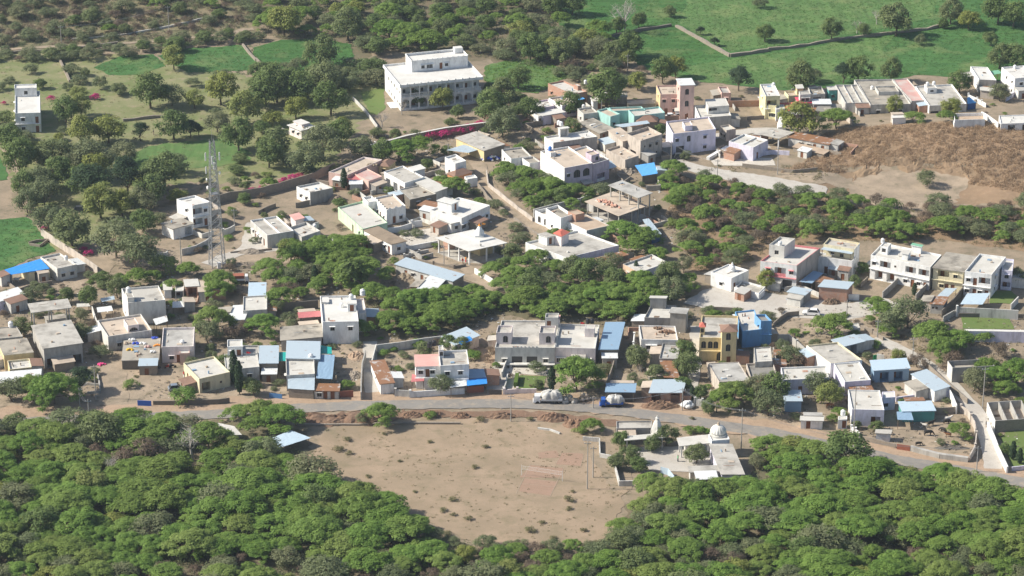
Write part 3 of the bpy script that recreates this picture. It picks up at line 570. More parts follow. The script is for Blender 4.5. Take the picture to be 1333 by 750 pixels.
H('old grey house with rubble covered roof', 'rubble covered grey house', 'F3', (480,205), (590,195), (462,142), 3.6, 'oldwhite', F='D.4 w.8', roof='rold')
H('small teal walled house beside the roofless row', 'small teal house', 'F3', (622,168), (690,165), (605,140), 3.6, 'teal', F='w.5', par=0, roof='rlight')
H('house with pale blue grey sheet roof in the dark shade', 'pale sheet roofed house', 'F3', (495,278), (635,278), (485,240), 3.8, 'grey', F='w.2', par=0, roof='sheetwhite')
H('long stone house with cracked grey slab roof behind the green bushes', 'cracked slab house', 'F3', (612,345), (765,347), (585,306), 3.2, 'stone', F='', par=0, roof='rold')
H('low grey block left of the cracked slab house', 'low grey block', 'F3', (515,335), (612,338), (535,290), 3.0, 'grey', F='', par=0, roof='rdark')
# ---- upper right row
H('long old house with strip terraces and cross parapets at the row start', 'strip terrace house', 'B7', (78,316), (218,314), (20,212), 3.8, 'oldwhite', F='d.6', roof='rconc', par=.6, beams=2)
H('wide old concrete roofed house with open courtyard and red terrace patch', 'wide courtyard house', 'B7', (222,320), (455,315), (128,178), 3.9, 'oldwhite', F='w.2 d.5 w.75', roof='rold', par=.5, cab=[((268,270),(385,266),(255,238),.8,dict(F='',par=.4,m='oldwhite'))], tank=[(230,250,0,'tankwhite')])
H('red terraced wing of the wide courtyard house over a dark passage', 'red terraced wing', 'B7', (458,302), (548,296), (345,178), 3.9, 'oldwhite', F='p.5', roof='redfloor', par=.3)
H('white house with twin tank cabin and porch in the upper right row', 'twin tank white house', 'B7', (562,308), (776,296), (482,196), 4.5, 'offwhite', left='white', F='D.15 D.38 w.8', roof='rconc', trim='white', cab=[((548,246),(602,242),(535,222),1.6,dict(F='w.5',par=.2,m='white'))], tank=[(548,228,1,'tankwhite'),(585,224,1,'tankwhite')])
sheet('deep blue tarpaulin lean-to beside the twin tank house', 'deep blue lean-to', 'B7', [(778,332),(830,325),(790,292),(776,296)], [2,2,3.8,3.8], 'tarpblue', walls=['darkblue','-','-','-'])
H('white house with sunken roof near the right edge of the upper row', 'right sunken roof house', 'B7', (845,190), (945,195), (738,118), 4.4, 'grey', left='white', F='w.6', L='w.9', roof='rwhite', trim='white')
sheet('small green shade sheet between two white houses', 'green shade sheet', 'B7', [(925,165),(980,155),(955,137),(900,145)], 3.2, 'greensheet')
H('large white two storey house cut by the right edge', 'large right edge white house', 'B7', (1052,182), (1180,172), (975,118), 6.2, 'white', F='w.3/w.3 w.7', L='w.4 w.8/w.4 w.8', st=2, roof='rwhite', ledge=False, tank=[(1050,130,0,'tankwhite')])
H('small grey cubical outhouse beside the flowering tree', 'grey outhouse', 'B7', (855,250), (930,258), (840,232), 2.8, 'beige', F='', par=0, roof='rlight', name='outhouse', cat='outbuilding')
H('low white building at the right edge above the brown hill', 'low right edge building', 'B7', (972,432), (1180,425), (960,385), 2.8, 'white', F='p.3 p.7', roof='rwhite', par=.3)
H('tiny white box hut below the wide courtyard house', 'tiny white box hut', 'B7', (350,408), (425,405), (348,396), 2.6, 'white', F='', par=0, roof='rwhite')
H('low ruined white shed with open roof above the brown hill', 'ruined white shed', 'B7', (705,425), (880,420), (700,388), 2.6, 'white', F='', par=.9, roof='rearth')
# ---- middle right
H('small square white temple with little dome beside the cement yard', 'small domed temple', 'D7', (600,522), (690,480), (495,490), 3.9, 'white', F='d.2', L='w.5', par=.3, oh=.5, roof='rwhite', name='temple', cat='temple')
H('low white walled forecourt joined to the small domed temple', 'temple forecourt', 'D7', (740,600), (775,565), (622,566), 1.8, 'white', F='', par=.5, roof='rconc', side='grey')
H('white two storey house with pink ledges and blank grey flank', 'pink ledged house', 'D6', (160,212), (415,244), (325,90), 7.0, 'white', side='beige', F='d.5 D.75/w.22 o.55 w.85', st=2, roof='rlight', trim='pinktrim', cab=[((216,110),(322,128),(290,55),2.9,dict(F='w.5',par=.5,m='offwhite'))], tank=[(297,105,1,'tankwhite')])  # blank right flank has its shade put into a duller wall colour
sheet('blue grey lean-to sheet along the blank flank of the pink ledged house', 'flank lean-to', 'D6', [(430,358),(520,368),(600,298),(530,280)], 2.7, 'sheetblue')
H('dark shop hut with blue grey sheet roof at the cement yard', 'sheet roofed shop hut', 'D6', (352,425), (470,447), (395,392), 2.9, 'grey', F='D.5', par=0, roof='sheet', name='shed', cat='shed')
H('cream roofed upper house with long terrace', 'cream upper house', 'D6', (600,95), (815,132), (640,50), 7.2, 'cream', F='/w.3 w.6', st=2, roof='rconc', side='white', ledge=False)
H('white lower front with black windows below the cream upper house', 'white lower front', 'D6', (545,178), (800,214), (572,150), 4.8, 'white', F='d.3 W.6 w.85', par=.6, roof='rconc')
sheet('grey sheet roof shading the cream house terrace', 'terrace sheet roof', 'D6', [(580,132),(797,165),(822,130),(625,98)], 6.4, 'sheet')
H('red brick shed with blue grey sheet roof beside the firewood heap', 'brick firewood shed', 'D6', (570,388), (765,405), (610,344), 3.9, 'brick', F='', par=0, roof='sheet', name='shed', cat='shed')
H('wide white terrace house with three roof cabins and open balconies', 'three cabin terrace house', 'D5', (18,160), (405,240), (95,80), 6.7, 'white', F='p.15 p.35 w.6 d.72 w.82 d.93/w.06 o.25 s.42 o.68 o.9', st=2, roof='rlight', side='offwhite', ledge=True,
  cab=[((80,105),(130,112),(95,78),2.0,dict(F='w.5',par=.2)), ((222,148),(262,152),(245,128),1.8,dict(F='')), ((285,95),(345,108),(300,68),2.0,dict(F='',roof='greensheet',m='white'))], tank=[(95,80,1,'tankwhite')])
H('cream two storey house with old dark slab roof between white houses', 'old slab cream house', 'D5', (425,240), (620,268), (515,142), 6.3, 'cream', F='w.3 d.48 d.68/o.35 w.75', st=2, par=0, roof='rold')
H('white two storey house with brown doors at the end of the row', 'brown door white house', 'D5', (630,265), (805,287), (725,150), 6.8, 'white', F='w.12 d.4 w.6 d.85/w.15 d.4 o.75', Rt='w.3/w.3', st=2, roof='rlight', par=.6)
H('white side wing with awning right of the brown door house', 'white side wing', 'D5', (870,255), (940,262), (880,180), 5.6, 'lilac', F='o.5/w.5', st=2, roof='rlight', ledge=False)
H('small pale outbuilding with patched roof in a walled front yard', 'patched yard outbuilding', 'D5', (408,475), (490,480), (450,430), 2.8, 'oldwhite', F='s.2 s.5', par=0, roof='rustsheet', name='outhouse', cat='outbuilding')
sheet('pale sheet roof along the yard wall below the cream house', 'yard wall sheet roof', 'D5', [(435,440),(495,455),(580,375),(505,375)], 2.7, 'sheet')
sheet('broad sky blue sheet canopy in the yard of the brown door house', 'broad sky blue canopy', 'D5', [(600,480),(745,482),(795,408),(645,410)], 2.8, 'skysheet')
# ---- left middle
H('white annex with cluttered roof beside the bright blue roof', 'cluttered roof annex', 'B1', (328,572), (440,548), (232,505), 3.7, 'offwhite', F='w.3 w.75', L='', roof='rconc', tank=[(380,522,0,'tankwhite')])
sheet('bright blue sheet roof over an open cow shed', 'bright blue roof', 'B1', [(60,607),(285,572),(232,515),(20,580)], [3.0,3.4,3.4,3.0], 'blueroof', walls=['-','offwhite','-','oldwhite'], name='shed', cat='shed')
H('white room with blue shutter under the bright blue roof', 'blue shutter room', 'B1', (165,592), (285,572), (120,560), 3.0, 'cream', F='D.5', par=0, roof='blueroof', oh=0, name='shed', cat='shed')
H('long pale sheet roofed house cut by the left edge', 'left edge long house', 'C1', (-60,202), (138,142), (-95,165), 3.1, 'lilac', F='w.45 w.62 d.75 w.9', par=0, roof='sheetwhite')
H('unfinished grey concrete building with open framed front', 'unfinished grey building', 'E6', (355,458), (668,412), (262,275), 5.6, 'conc', F='p.18 p.55 p.84', L='p.25', par=0, roof='rconc')
H('thin concrete slab on pillars above the unfinished grey building', 'raised concrete slab', 'E6', (262,165), (572,125), (235,98), 8.0, 'conc', par=0, roof='rconc', open_=True)
H('yellow walled house with old grey roof at the left edge', 'left yellow house', 'E6', (32,515), (272,490), (-22,400), 4.0, 'yellow', F='', L='', par=0, oh=.1, roof='rold', trim='cream')
H('old grey terrace house with white tank behind the left yellow house', 'old grey terrace house', 'E6', (-60,385), (185,362), (-110,300), 4.2, 'conc', F='', par=.2, roof='rold', tank=[(88,285,0,'tankwhite',1.2)])
H('low yellow front room with cream parapet', 'low yellow front room', 'E6', (78,632), (258,612), (60,560), 3.0, 'yellow', F='', roof='rlight', trim='cream')
H('long white sheet roofed shed at the lower left edge by the trees', 'long white sheet shed', 'E6', (-60,742), (322,712), (-50,658), 3.0, 'darkstone', par=0, roof='sheetwhite', name='shed', cat='shed')
H('tall plain white two storey block with tank cabin', 'tall plain white block', 'C1', (735,195), (950,178), (698,112), 6.2, 'offwhite', left='white', F='', L='w.5/', st=2, ledge=False, roof='rconc', cab=[((718,170),(770,165),(700,135),1.6,dict(F='',par=.1,m='offwhite'))], tank=[(738,135,1,'tankwhite',1.2)])  # front's shade put into its colour, sunlit left wall kept whiter
sheet('white sheet porch at the foot of the tall plain white block', 'white sheet porch', 'C1', [(895,322),(965,300),(957,268),(878,288)], 2.8, 'sheetwhite')
H('cream house with arched roof cabin and curved white parapet', 'arched cabin house', 'C1', (620,388), (872,350), (560,295), 4.1, 'oldwhite', left='offwhite', F='w.25', L='', roof='rtan', trim='offwhite', cab=[((735,332),(800,325),(728,292),1.6,dict(F='A.5',m='palepink',par=.2))])
H('flat stone roofed store covered with household junk', 'junk covered store', 'C1', (700,525), (912,520), (712,402), 2.6, 'darkstone', F='', par=0, oh=.1, roof='rold')
H('pink house with white parapet and pink pillar porch', 'pink pillar house', 'F5', (55,596), (278,590), (66,462), 4.4, 'palepink', F='w.3 d.52 w.8', roof='rgrey', par=.6)
H('pink pillar block carrying a white water tank', 'pink tank pillar', 'F5', (182,642), (250,640), (182,615), 3.2, 'pink', F='', par=.1, roof='rlight', tank=[(200,585,0,'tankwhite',1.1)])
H('cream house with corner porch and orange paved strip', 'cream corner porch house', 'C2', (455,555), (622,517), (370,468), 3.9, 'cream', F='p.22 s.7', L='d.25 w.5 w.75', roof='rlight', par=.5)
H('white house with roof room and flagpole terrace', 'flagpole terrace house', 'C2', (600,505), (782,488), (590,420), 3.6, 'oldwhite', F='w.3 w.7', roof='rlight', par=.2)
H('small white upper room with brown door behind the flagpole terrace', 'brown door upper room', 'C2', (608,380), (690,378), (608,342), 5.8, 'white', F='/w.3 d.75', st=2, ledge=False, roof='rlight', par=.3)
H('low blue shaded terrace house beside the brown door room', 'blue shaded terrace', 'C2', (692,415), (780,415), (690,372), 3.8, 'oldwhite', F='', roof='rgrey', par=.5)
H('square pale blue sheet roofed barn', 'pale blue barn', 'C2', (785,468), (880,467), (788,376), 4.0, 'darkstone', F='p.3 p.7', par=0, roof='sheet', name='shed', cat='shed')
sheet('teal cloth shade right of the pale blue barn', 'teal cloth shade', 'C2', [(885,458),(925,458),(928,410),(885,410)], 3.2, 'tealcloth')
H('large blue grey sheet roofed hall behind the cement terrace house', 'large sheet roofed hall', 'C3', (88,472), (245,475), (92,390), 4.4, 'oldwhite', F='', par=0, roof='sheet')
H('cement terrace house with tank between sheet roofs', 'cement terrace house', 'C3', (85,558), (225,550), (82,476), 4.2, 'oldwhite', F='w.5', L='w.5', roof='rlight', par=.5, tank=[(205,480,0,'tankwhite',1.2)])
sheet('sloping grey sheet porch in front of the cement terrace house', 'sloping grey porch', 'C3', [(92,622),(222,630),(225,560),(92,575)], [2.6,2.6,3.4,3.4], 'sheet', walls=['stone','-','-','-'])
sheet('deep blue sheet roof beside the large sheet roofed hall', 'deep blue sheet roof', 'C3', [(230,572),(310,576),(322,458),(248,455)], 3.6, 'sheetblue')
sheet('teal cloth stretched behind the deep blue sheet roof', 'stretched teal cloth', 'C3', [(248,452),(308,452),(306,420),(250,412)], 3.0, 'tealcloth')
H('low whitewashed hut with dark doorways and pale corrugated roof by the road', 'low whitewashed hut', 'C3', (222,630), (340,632), (226,598), 2.4, 'oldwhite', F='w.2 d.45 d.75', par=0, roof='rustsheet', name='shed', cat='shed')
H('white two storey house with three tanks and lit terrace', 'three tank white house', 'C3', (262,295), (438,292), (250,168), 6.1, 'white', F='/w.27 w.77', st=2, ledge=False, roof='rwhite', par=.5, cab=[((384,208),(425,206),(382,185),2.2,dict(F='d.5')), ((266,200),(290,200),(264,180),.5,dict(F=''))], tank=[(402,185,1,'tankwhite',1.1),(355,225,0,'tankwhite',1.0),(458,165,0,'tankwhite',1.3)])
H('narrow pinkish wing on the right of the three tank house', 'pinkish wing', 'C3', (438,255), (476,250), (425,185), 5.2, 'palepink', F='w.5', roof='rlight', par=.4)
H('old low grey roofed store left of the three tank house', 'old grey roofed store', 'C3', (60,385), (258,368), (60,322), 3.0, 'oldwhite', F='', par=0, roof='rold')
sheet('small rose red sheet roof in the walled stone yard', 'rose red sheet roof', 'C3', [(145,278),(255,270),(252,242),(140,250)], 2.4, 'redsheet')
H('narrow white house with rusty patched roof beside the straight lane', 'narrow rusty roof house', 'C3', (545,598), (610,592), (498,488), 3.0, 'white', F='', L='w.5', par=0, roof='rustsheet')
# ---- around (240..330, 370..420)
H('small brick fronted house with pale roof beside the round thorn tree', 'brick fronted house', 'F5', (225,175), (312,170), (215,130), 3.2, 'brick', F='p.5', par=0, roof='rlight')
H('small cream store right of the brick fronted house', 'small cream store', 'F5', (315,212), (405,208), (312,140), 3.0, 'offwhite', F='d.65', par=0, roof='rtan')
H('house with white roof and low parapet among the round thorn trees', 'house among thorn trees', 'F5', (622,345), (790,335), (625,245), 3.6, 'oldwhite', F='', L='w.5', roof='rlight', par=.35)
H('grey lean-to block left of the house among thorn trees', 'grey lean-to block', 'F5', (520,410), (628,405), (560,310), 2.8, 'oldwhite', F='', par=0, roof='sheetwhite', name='shed', cat='shed')
H('pale sheet roofed store beyond the house among thorn trees', 'pale sheet store', 'F5', (665,240), (775,238), (670,150), 2.9, 'oldwhite', F='', par=0, roof='skysheet', name='shed', cat='shed')
# ---- main row above the road
H('white house wing with pink tiled slope and stacked balconies', 'pink tiled wing', 'F6', (85,352), (322,346), (75,240), 6.0, 'white', F='W.5/w.2 d.48 w.68 d.85', st=2, roof='pinktile', par=0, oh=.2, trim='white')
H('white two storey house with black tank cabin by the road', 'black tank white house', 'F6', (322,345), (604,330), (305,202), 6.6, 'white', F='w.4/w.25 w.7', st=2, roof='rconc', ledge=True, cab=[((205,205),(312,200),(200,160),2.0,dict(F='w.5',m='white',par=.2))], tank=[(218,165,1,'tankblack',1.1),(262,150,1,'tankblack',1.1)])
H('white ground floor terrace stepping toward the compound wall', 'white front terrace', 'F6', (165,462), (600,470), (130,405), 3.3, 'white', F='W.35', roof='rtan', par=.4)
sheet('pink tile awning at the corner of the pink tiled wing', 'pink corner awning', 'F6', [(38,505),(165,495),(168,462),(48,425)], 3.0, 'pinktile' if False else 'redsheet', posts=True)
sheet('cream sheet carport beside the bright blue one', 'cream sheet carport', 'F6', [(420,560),(582,540),(580,483),(412,505)], 2.8, 'sheetwhite')
sheet('bright sky blue sheet carport over the brown gate', 'sky blue carport', 'F6', [(585,542),(782,520),(775,456),(582,482)], 2.8, 'blueroof')
sheet('dark blue sheet roof behind the sky blue carport', 'dark blue sheet roof', 'F6', [(608,468),(772,458),(750,375),(607,378)], 3.0, 'darkblue' if False else 'sheetblue')
H('pale shed with grey blue roof in the scrub behind the white houses', 'pale scrub shed', 'C4', (143,300), (280,246), (100,248), 3.2, 'oldwhite', F='', par=0, roof='sheet', name='shed', cat='shed')
sheet('bright blue tarpaulin corner on the pale scrub shed', 'blue tarpaulin corner', 'C4', [(178,303),(243,277),(228,254),(142,272)], 3.35, 'blueroof', posts=False)
M17 = H('wide pale house with twin arched roof turrets and railed terrace', 'twin turret house', 'C4', (372,316), (715,318), (410,160), 5.0, 'offwhite', left='peach', F='w.16 D.37 D.62 w.85', roof='rconc', par=.5, trim='offwhite',
  cab=[((374,245),(465,245),(386,203),2.6,dict(F='a.62',par=.5,m='palepink')), ((626,247),(714,247),(638,205),2.6,dict(F='a.6',par=.5,m='palepink')), ((660,155),(735,152),(662,130),2.8,dict(F='d.3',par=.4,m='offwhite')), ((740,158),(812,158),(738,136),2.2,dict(F='w.4 d.8',m='palepink',roof='pinktile'))])
H('pale house with pointed parapet finials joined to the twin turret house', 'finial parapet house', 'C4', (717,318), (948,325), (745,182), 4.9, 'palepink', F='W.14 p.5 W.8', roof='rlight', par=.5, trim='offwhite', scallop=False, cab=[((888,212),(943,212),(890,190),2.2,dict(F='',m='palepink',par=.1))], tank=[(905,180,1,'tankblack',1.0),(930,180,1,'tankblack',1.0)])
H('long blue grey sheet roofed garage right of the twin turret house', 'long sheet garage', 'C4', (972,328), (1075,328), (1012,175), 4.0, 'darkstone', F='p.5', par=0, roof='sheetblue', name='shed', cat='shed')
H('roadside shed with corrugated blue roof and pale metal door', 'roadside blue shed', 'C5', (38,580), (190,582), (45,536), 3.0, 'darkstone', F='D.75', par=0, roof='sheetblue', name='shed', cat='shed')
H('old white house with earth heap on its terrace', 'earth heap terrace house', 'C5', (228,298), (428,302), (215,222), 3.6, 'white', left='oldwhite', F='w.2 w.35 d.5', roof='rtan', par=.4)
H('low grey terrace wing beside the young trees', 'low grey terrace wing', 'C5', (325,402), (425,404), (345,318), 3.4, 'grey', F='', L='', roof='rgrey', par=.35)
sheet('rust streaked blue sheet roof under the leafy trees', 'rust streaked sheet roof', 'C5', [(350,505),(440,510),(400,402),(325,405)], 2.8, 'rustsheet')
H('blue grey sheet roofed stall with open rail front by the road', 'open rail stall', 'C5', (275,586), (448,584), (330,522), 3.0, 'brick', F='p.2 p.5 p.8', par=0, roof='sheet', name='shed', cat='shed')
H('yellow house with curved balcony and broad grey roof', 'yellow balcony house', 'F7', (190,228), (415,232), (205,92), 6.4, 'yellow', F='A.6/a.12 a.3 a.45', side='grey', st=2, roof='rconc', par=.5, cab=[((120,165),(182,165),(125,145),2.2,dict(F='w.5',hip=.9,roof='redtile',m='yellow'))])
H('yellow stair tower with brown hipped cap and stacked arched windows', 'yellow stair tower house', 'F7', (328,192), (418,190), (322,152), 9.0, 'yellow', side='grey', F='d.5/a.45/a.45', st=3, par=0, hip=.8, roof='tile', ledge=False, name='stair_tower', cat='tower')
H('vivid blue trimmed house with grey terrace', 'vivid blue house', 'F7', (452,192), (572,178), (412,72), 4.6, 'blue', F='', roof='rlight', par=.4, side='blue')
H('vivid blue two storey block with balcony', 'vivid blue block', 'F7', (565,130), (632,128), (512,92), 6.6, 'blue', F='/', L='/w.6', st=2, roof='rdark', par=.6)
H('grey cement flat with red brick footing behind the roadside trees', 'grey cement flat', 'F7', (310,502), (500,494), (242,388), 3.6, 'beige', F='', roof='rgrey', par=.2)
H('grey cement wing with open pit roof right of the cement flat', 'open pit cement wing', 'F7', (500,470), (662,452), (495,392), 3.6, 'beige', F='', roof='rdark', par=.5)
H('small upper cement room behind the cement flat', 'upper cement room', 'F7', (530,380), (635,374), (522,292), 4.6, 'conc', F='', roof='rlight', par=.3)
# ---- lilac compound
H('long cream white house with segmented roof and bright side wall', 'segmented roof house', 'E7', (325,372), (490,354), (200,278), 3.9, 'white', F='', L='', roof='rconc', par=.4, beams=0, trim='cream')
H('pale blue sheet roofed shed at the back of the segmented roof house', 'back sheet shed', 'E7', (388,284), (500,256), (335,250), 3.0, 'oldwhite', par=0, F='p.5', roof='sheet', name='shed', cat='shed')
H('long low lilac house with railed roof behind the roadside trees', 'long lilac house', 'E7', (78,457), (318,447), (66,393), 4.1, 'lilac', F='w.1 d.38 w.8', roof='rlight', par=.4, trim='white')
H('lilac house with dark window in the middle of the lilac compound', 'middle lilac house', 'E7', (400,468), (535,458), (342,372), 3.9, 'lilac', F='W.55', roof='rlight', par=.3, trim='white')
H('white lilac house with open corner porch nearest the road', 'near lilac porch house', 'F4', (182,328), (445,335), (150,168), 4.4, 'lilac', left='white', F='p.75', L='', roof='rlight', par=.35, trim='white')
H('small lilac side room right of the near lilac porch house', 'small lilac side room', 'F4', (432,236), (535,230), (455,190), 3.4, 'lilac', F='w.3', roof='rwhite', par=.1)
H('blue shed with broad pale sheet roof in the cattle compound', 'broad cattle shed', 'E7', (552,408), (735,396), (535,358), 3.4, 'sheetblue', F='p.3 p.7', par=0, roof='skysheet', name='shed', cat='shed')
H('long slanting blue grey cattle shed roof above the cow yard', 'slanting cattle shed', 'E7', (750,428), (868,514), (825,405), 3.1, 'white', F='p.3 p.6', par=0, roof='sheet', name='shed', cat='shed')
H('teal walled shed with pale sheet roof beside the buffalo yard', 'teal walled shed', 'F4', (598,342), (856,336), (565,268), 3.0, 'teal', F='', par=0, roof='skysheet', name='shed', cat='shed')
sheet('small blue sheet porch left of the teal walled shed', 'small blue porch sheet', 'F4', [(552,415),(683,418),(662,346),(545,350)], 2.7, 'sheetblue')
H('tiny pale lilac hut in the porch house front yard', 'tiny pale hut', 'F4', (378,520), (492,525), (385,495), 2.3, 'white', F='', par=0, roof='rconc', name='outhouse', cat='outbuilding')
H('small whitewashed tank hut beside the lilac porch house', 'whitewashed tank hut', 'F4', (70,415), (142,412), (75,388), 2.4, 'white', F='d.7', par=.1, roof='rlight', tank=[(108,378,0,'tankwhite',1.1)], name='outhouse', cat='outbuilding')
H('low twin white booth with dark doorway beside the road', 'twin white booth', 'D4', (128,140), (212,142), (130,126), 2.4, 'white', F='d.35 D.65', par=0, roof='rlight', name='outhouse', cat='outbuilding')
H('blue grey roofed hut half hidden by roadside trees', 'half hidden hut', 'C6', (132,380), (198,380), (125,338), 3.0, 'sheetblue', F='', par=0, roof='sheet', name='shed', cat='shed')
H('grey roofless stone hall across the curved lane', 'grey roofless hall', 'E7', (960,396), (1180,385), (935,360), 4.0, 'grey', F='', left='offwhite', roof='rold', par=1.2)
H('unfinished roofless white house with brick room walls at the right edge', 'unfinished roofless house', 'E5', (378,275), (640,258), (318,135), 3.0, 'stone', left='white', F='', L='w.3 d.6', roof='rtan', par=2.0, beams=2, trim='conc')
# ---- temple compound below the road
H('square white plinth house under the ribbed white dome', 'domed plinth house', 'F8', (915,264), (1062,252), (890,212), 4.6, 'white', F='', roof='rwhite', par=.3, name='temple', cat='temple')
H('long grey flat roofed temple wing running toward the trees', 'long temple wing', 'F8', (1000,515), (1176,515), (905,275), 3.8, 'lilac', F='', L='d.2 d.5 d.8', par=0, roof='rconc', name='temple_wing', cat='temple')
H('open pale colonnade left of the ribbed dome', 'open colonnade', 'F8', (660,302), (900,276), (642,242), 3.6, 'white', par=0, roof='rlight', open_=True, name='colonnade', cat='pavilion')
H('grey flat roof with toothed edge beside the road', 'toothed edge roof', 'F8', (142,170), (432,166), (140,112), 3.0, 'grey', F='', par=.3, roof='rconc', name='temple_wing', cat='temple')
H('thin pale slab canopy under the temple trees', 'thin slab canopy', 'F8', (215,262), (525,238), (225,235), 3.2, 'oldwhite', par=0, roof='rlight', open_=True, name='pavilion', cat='pavilion')
H('low concrete roofed temple room beside the big thorn trees', 'low temple room', 'F8', (742,522), (990,512), (732,480), 3.0, 'oldwhite', par=0, F='d.3', roof='rconc', name='temple_wing', cat='temple')
# ---------------------------------------------------------------- terrain
def axis(a, b, st, out): 
    c = list(np.arange(a, b+.1, st)); k = st; lo = []; v = a
    while v > out[0]: k *= 1.35; v -= k; lo.append(v)
    hi = []; v = b; k = st
    while v < out[1]: k *= 1.35; v += k; hi.append(v)
    return lo[::-1]+c+hi
def build_terrain():
    X = axis(-190, 190, 3, (-3000, 3000)); Y = axis(470, 960, 3, (-800, 5000)); nx = len(X)
    v = [(x, y, hgt(x, y)) for y in Y for x in X]
    f = [(j*nx+i, j*nx+i+1, (j+1)*nx+i+1, (j+1)*nx+i) for j in range(len(Y)-1) for i in range(nx-1)]
    me = bpy.data.meshes.new('ground'); me.from_pydata(v, [], f); me.materials.append(MATS['soil'])
    me.polygons.foreach_set('use_smooth', [True]*len(f)); o = bpy.data.objects.new('ground', me); col.objects.link(o); tag(o, kind='structure')
build_terrain()
LAYER = [0]
def zone(name, pts, m, rough=1.2, z='P', lift=None, step=3.0, kind='structure', world=False):
    LAYER[0] += 1; lift = lift or .02+.0022*LAYER[0]
    P = [Vector(p) for p in pts] if world else [G(*zp(z, p)).xy for p in pts]
    r2 = random.Random(LAYER[0]); B = []
    for i in range(len(P)):
        a, b = P[i], P[(i+1) % len(P)]; L = (b-a).length; n = max(1, int(L/1.5)); d = (b-a)/max(L, .01); nn = Vector((-d.y, d.x))
        off = 0
        for k in range(n):
            off = off*.6+r2.uniform(-rough, rough)*.6
            B.append(a.lerp(b, k/n)+nn*(off if k else 0))
    x0 = min(p.x for p in B); x1 = max(p.x for p in B); y0 = min(p.y for p in B); y1 = max(p.y for p in B)
    pts2 = list(B); nb = len(B)
    def inside(x, y):
        c = False; j = nb-1
        for i in range(nb):
            if (B[i].y > y) != (B[j].y > y) and x < (B[j].x-B[i].x)*(y-B[i].y)/(B[j].y-B[i].y)+B[i].x: c = not c
            j = i
        return c
    y = y0
    while y < y1:
        x = x0
        while x < x1:
            if inside(x, y): pts2.append(Vector((x+.01, y+.013)))
            x += step
        y += step
    vs, es, fs, *_ = geometry.delaunay_2d_cdt(pts2, [], [list(range(nb))], 1, 1e-4)
    me = bpy.data.meshes.new(name); me.from_pydata([(p.x, p.y, hgt(p.x, p.y)+lift) for p in vs], [], [tuple(f) for f in fs]); me.materials.append(MATS[m])
    me.polygons.foreach_set('use_smooth', [True]*len(me.polygons)); me.update()
    o = bpy.data.objects.new(name, me); col.objects.link(o); o['kind'] = kind
    return o
def inpoly(x, y, B):
    c = False; j = len(B)-1
    for i in range(len(B)):
        if (B[i][1] > y) != (B[j][1] > y) and x < (B[j][0]-B[i][0])*(y-B[i][1])/(B[j][1]-B[i][1])+B[i][0]: c = not c
        j = i
    return c
ROADS = []
def strip(name, cps, w, m, z='P', rough=.15, widths=None, keep=True, lift=None):
    P = [G(*zp(z, p)).xy for p in cps]; S = []
    for i in range(len(P)-1):                 # catmull-rom
        p0 = P[max(0, i-1)]; p1 = P[i]; p2 = P[i+1]; p3 = P[min(len(P)-1, i+2)]
        n = max(2, int((p2-p1).length/2))
        for k in range(n):
            t = k/n; S.append(.5*((2*p1)+(p2-p0)*t+(2*p0-5*p1+4*p2-p3)*t*t+(3*p1-p0-3*p2+p3)*t**3))
    S.append(P[-1]); LAYER[0] += 1; lift = lift or .02+.0022*LAYER[0]; v = []; f = []; rr = random.Random(3)
    cols = 4
    for i, p in enumerate(S):
        d = (S[min(i+1, len(S)-1)]-S[max(i-1, 0)]).normalized(); nn = Vector((-d.y, d.x))
        for k in range(cols+1):
            q = p+nn*w*(k/cols-.5)+(nn*rr.uniform(-rough, rough) if k in (0, cols) else Vector((0, 0)))
            v.append((q.x, q.y, hgt(q.x, q.y)+lift))
    for i in range(len(S)-1):
        for k in range(cols): a = i*(cols+1)+k; f.append((a, a+1, a+cols+2, a+cols+1))
    me = bpy.data.meshes.new(name); me.from_pydata(v, [], f); me.materials.append(MATS[m]); o = bpy.data.objects.new(name, me); col.objects.link(o); o['kind'] = 'structure'
    if keep: ROADS.append((S, w/2))
    return o
# large soft zones first (lowest), roads last
zone('meadow', [(-60,60),(120,66),(330,100),(500,110),(470,170),(430,225),(330,235),(200,240),(180,300),(60,330),(20,230),(-60,150)], 'meadow', 3)
zone('hill_scrubland', [(-80,-30),(345,-30),(340,40),(230,58),(120,62),(-80,72)], 'olivehill', 3)
zone('wood_floor', [(330,-30),(735,-30),(735,40),(800,60),(760,108),(640,80),(500,62),(460,90),(345,45)], 'woodfloor', 3)
zone('hill_scrubland', [(1060,178),(1100,165),(1200,160),(1400,170),(1400,275),(1270,268),(1180,262),(1080,262),(1000,245),(905,232),(930,222),(1010,232),(1070,225)], 'brownhill', 2)
zone('wood_floor', [(-60,556),(100,560),(250,552),(330,548),(400,562),(410,600),(440,640),(540,690),(640,725),(760,722),(830,650),(960,640),(1000,575),(1060,590),(1180,612),(1400,655),(1700,1150),(-350,1150)], 'woodfloor', 2)
zone('wood_floor', [(480,385),(640,385),(860,365),(900,385),(840,400),(810,425),(640,412),(600,432),(510,440),(470,405)], 'woodfloor', 2)
zone('wood_floor', [(865,235),(930,230),(1000,248),(1190,272),(1400,275),(1400,335),(1250,315),(1060,315),(960,345),(900,352)], 'brownhill', 2)
zone('field', [(722,-30),(1420,-30),(1420,110),(1340,108),(1240,100),(1190,98),(1160,108),(1020,118),(940,108),(905,105),(870,98),(838,90),(800,50),(745,48),(722,25)], 'wheat', 1, lift=.06)
zone('field', [(716,-30),(905,-30),(882,32),(800,46),(745,46),(722,24)], 'wheatdark', .8, lift=.075)
zone('field', [(801,48),(878,34),(950,73),(880,85),(834,90),(822,76)], 'wheatdark', .8, lift=.08)
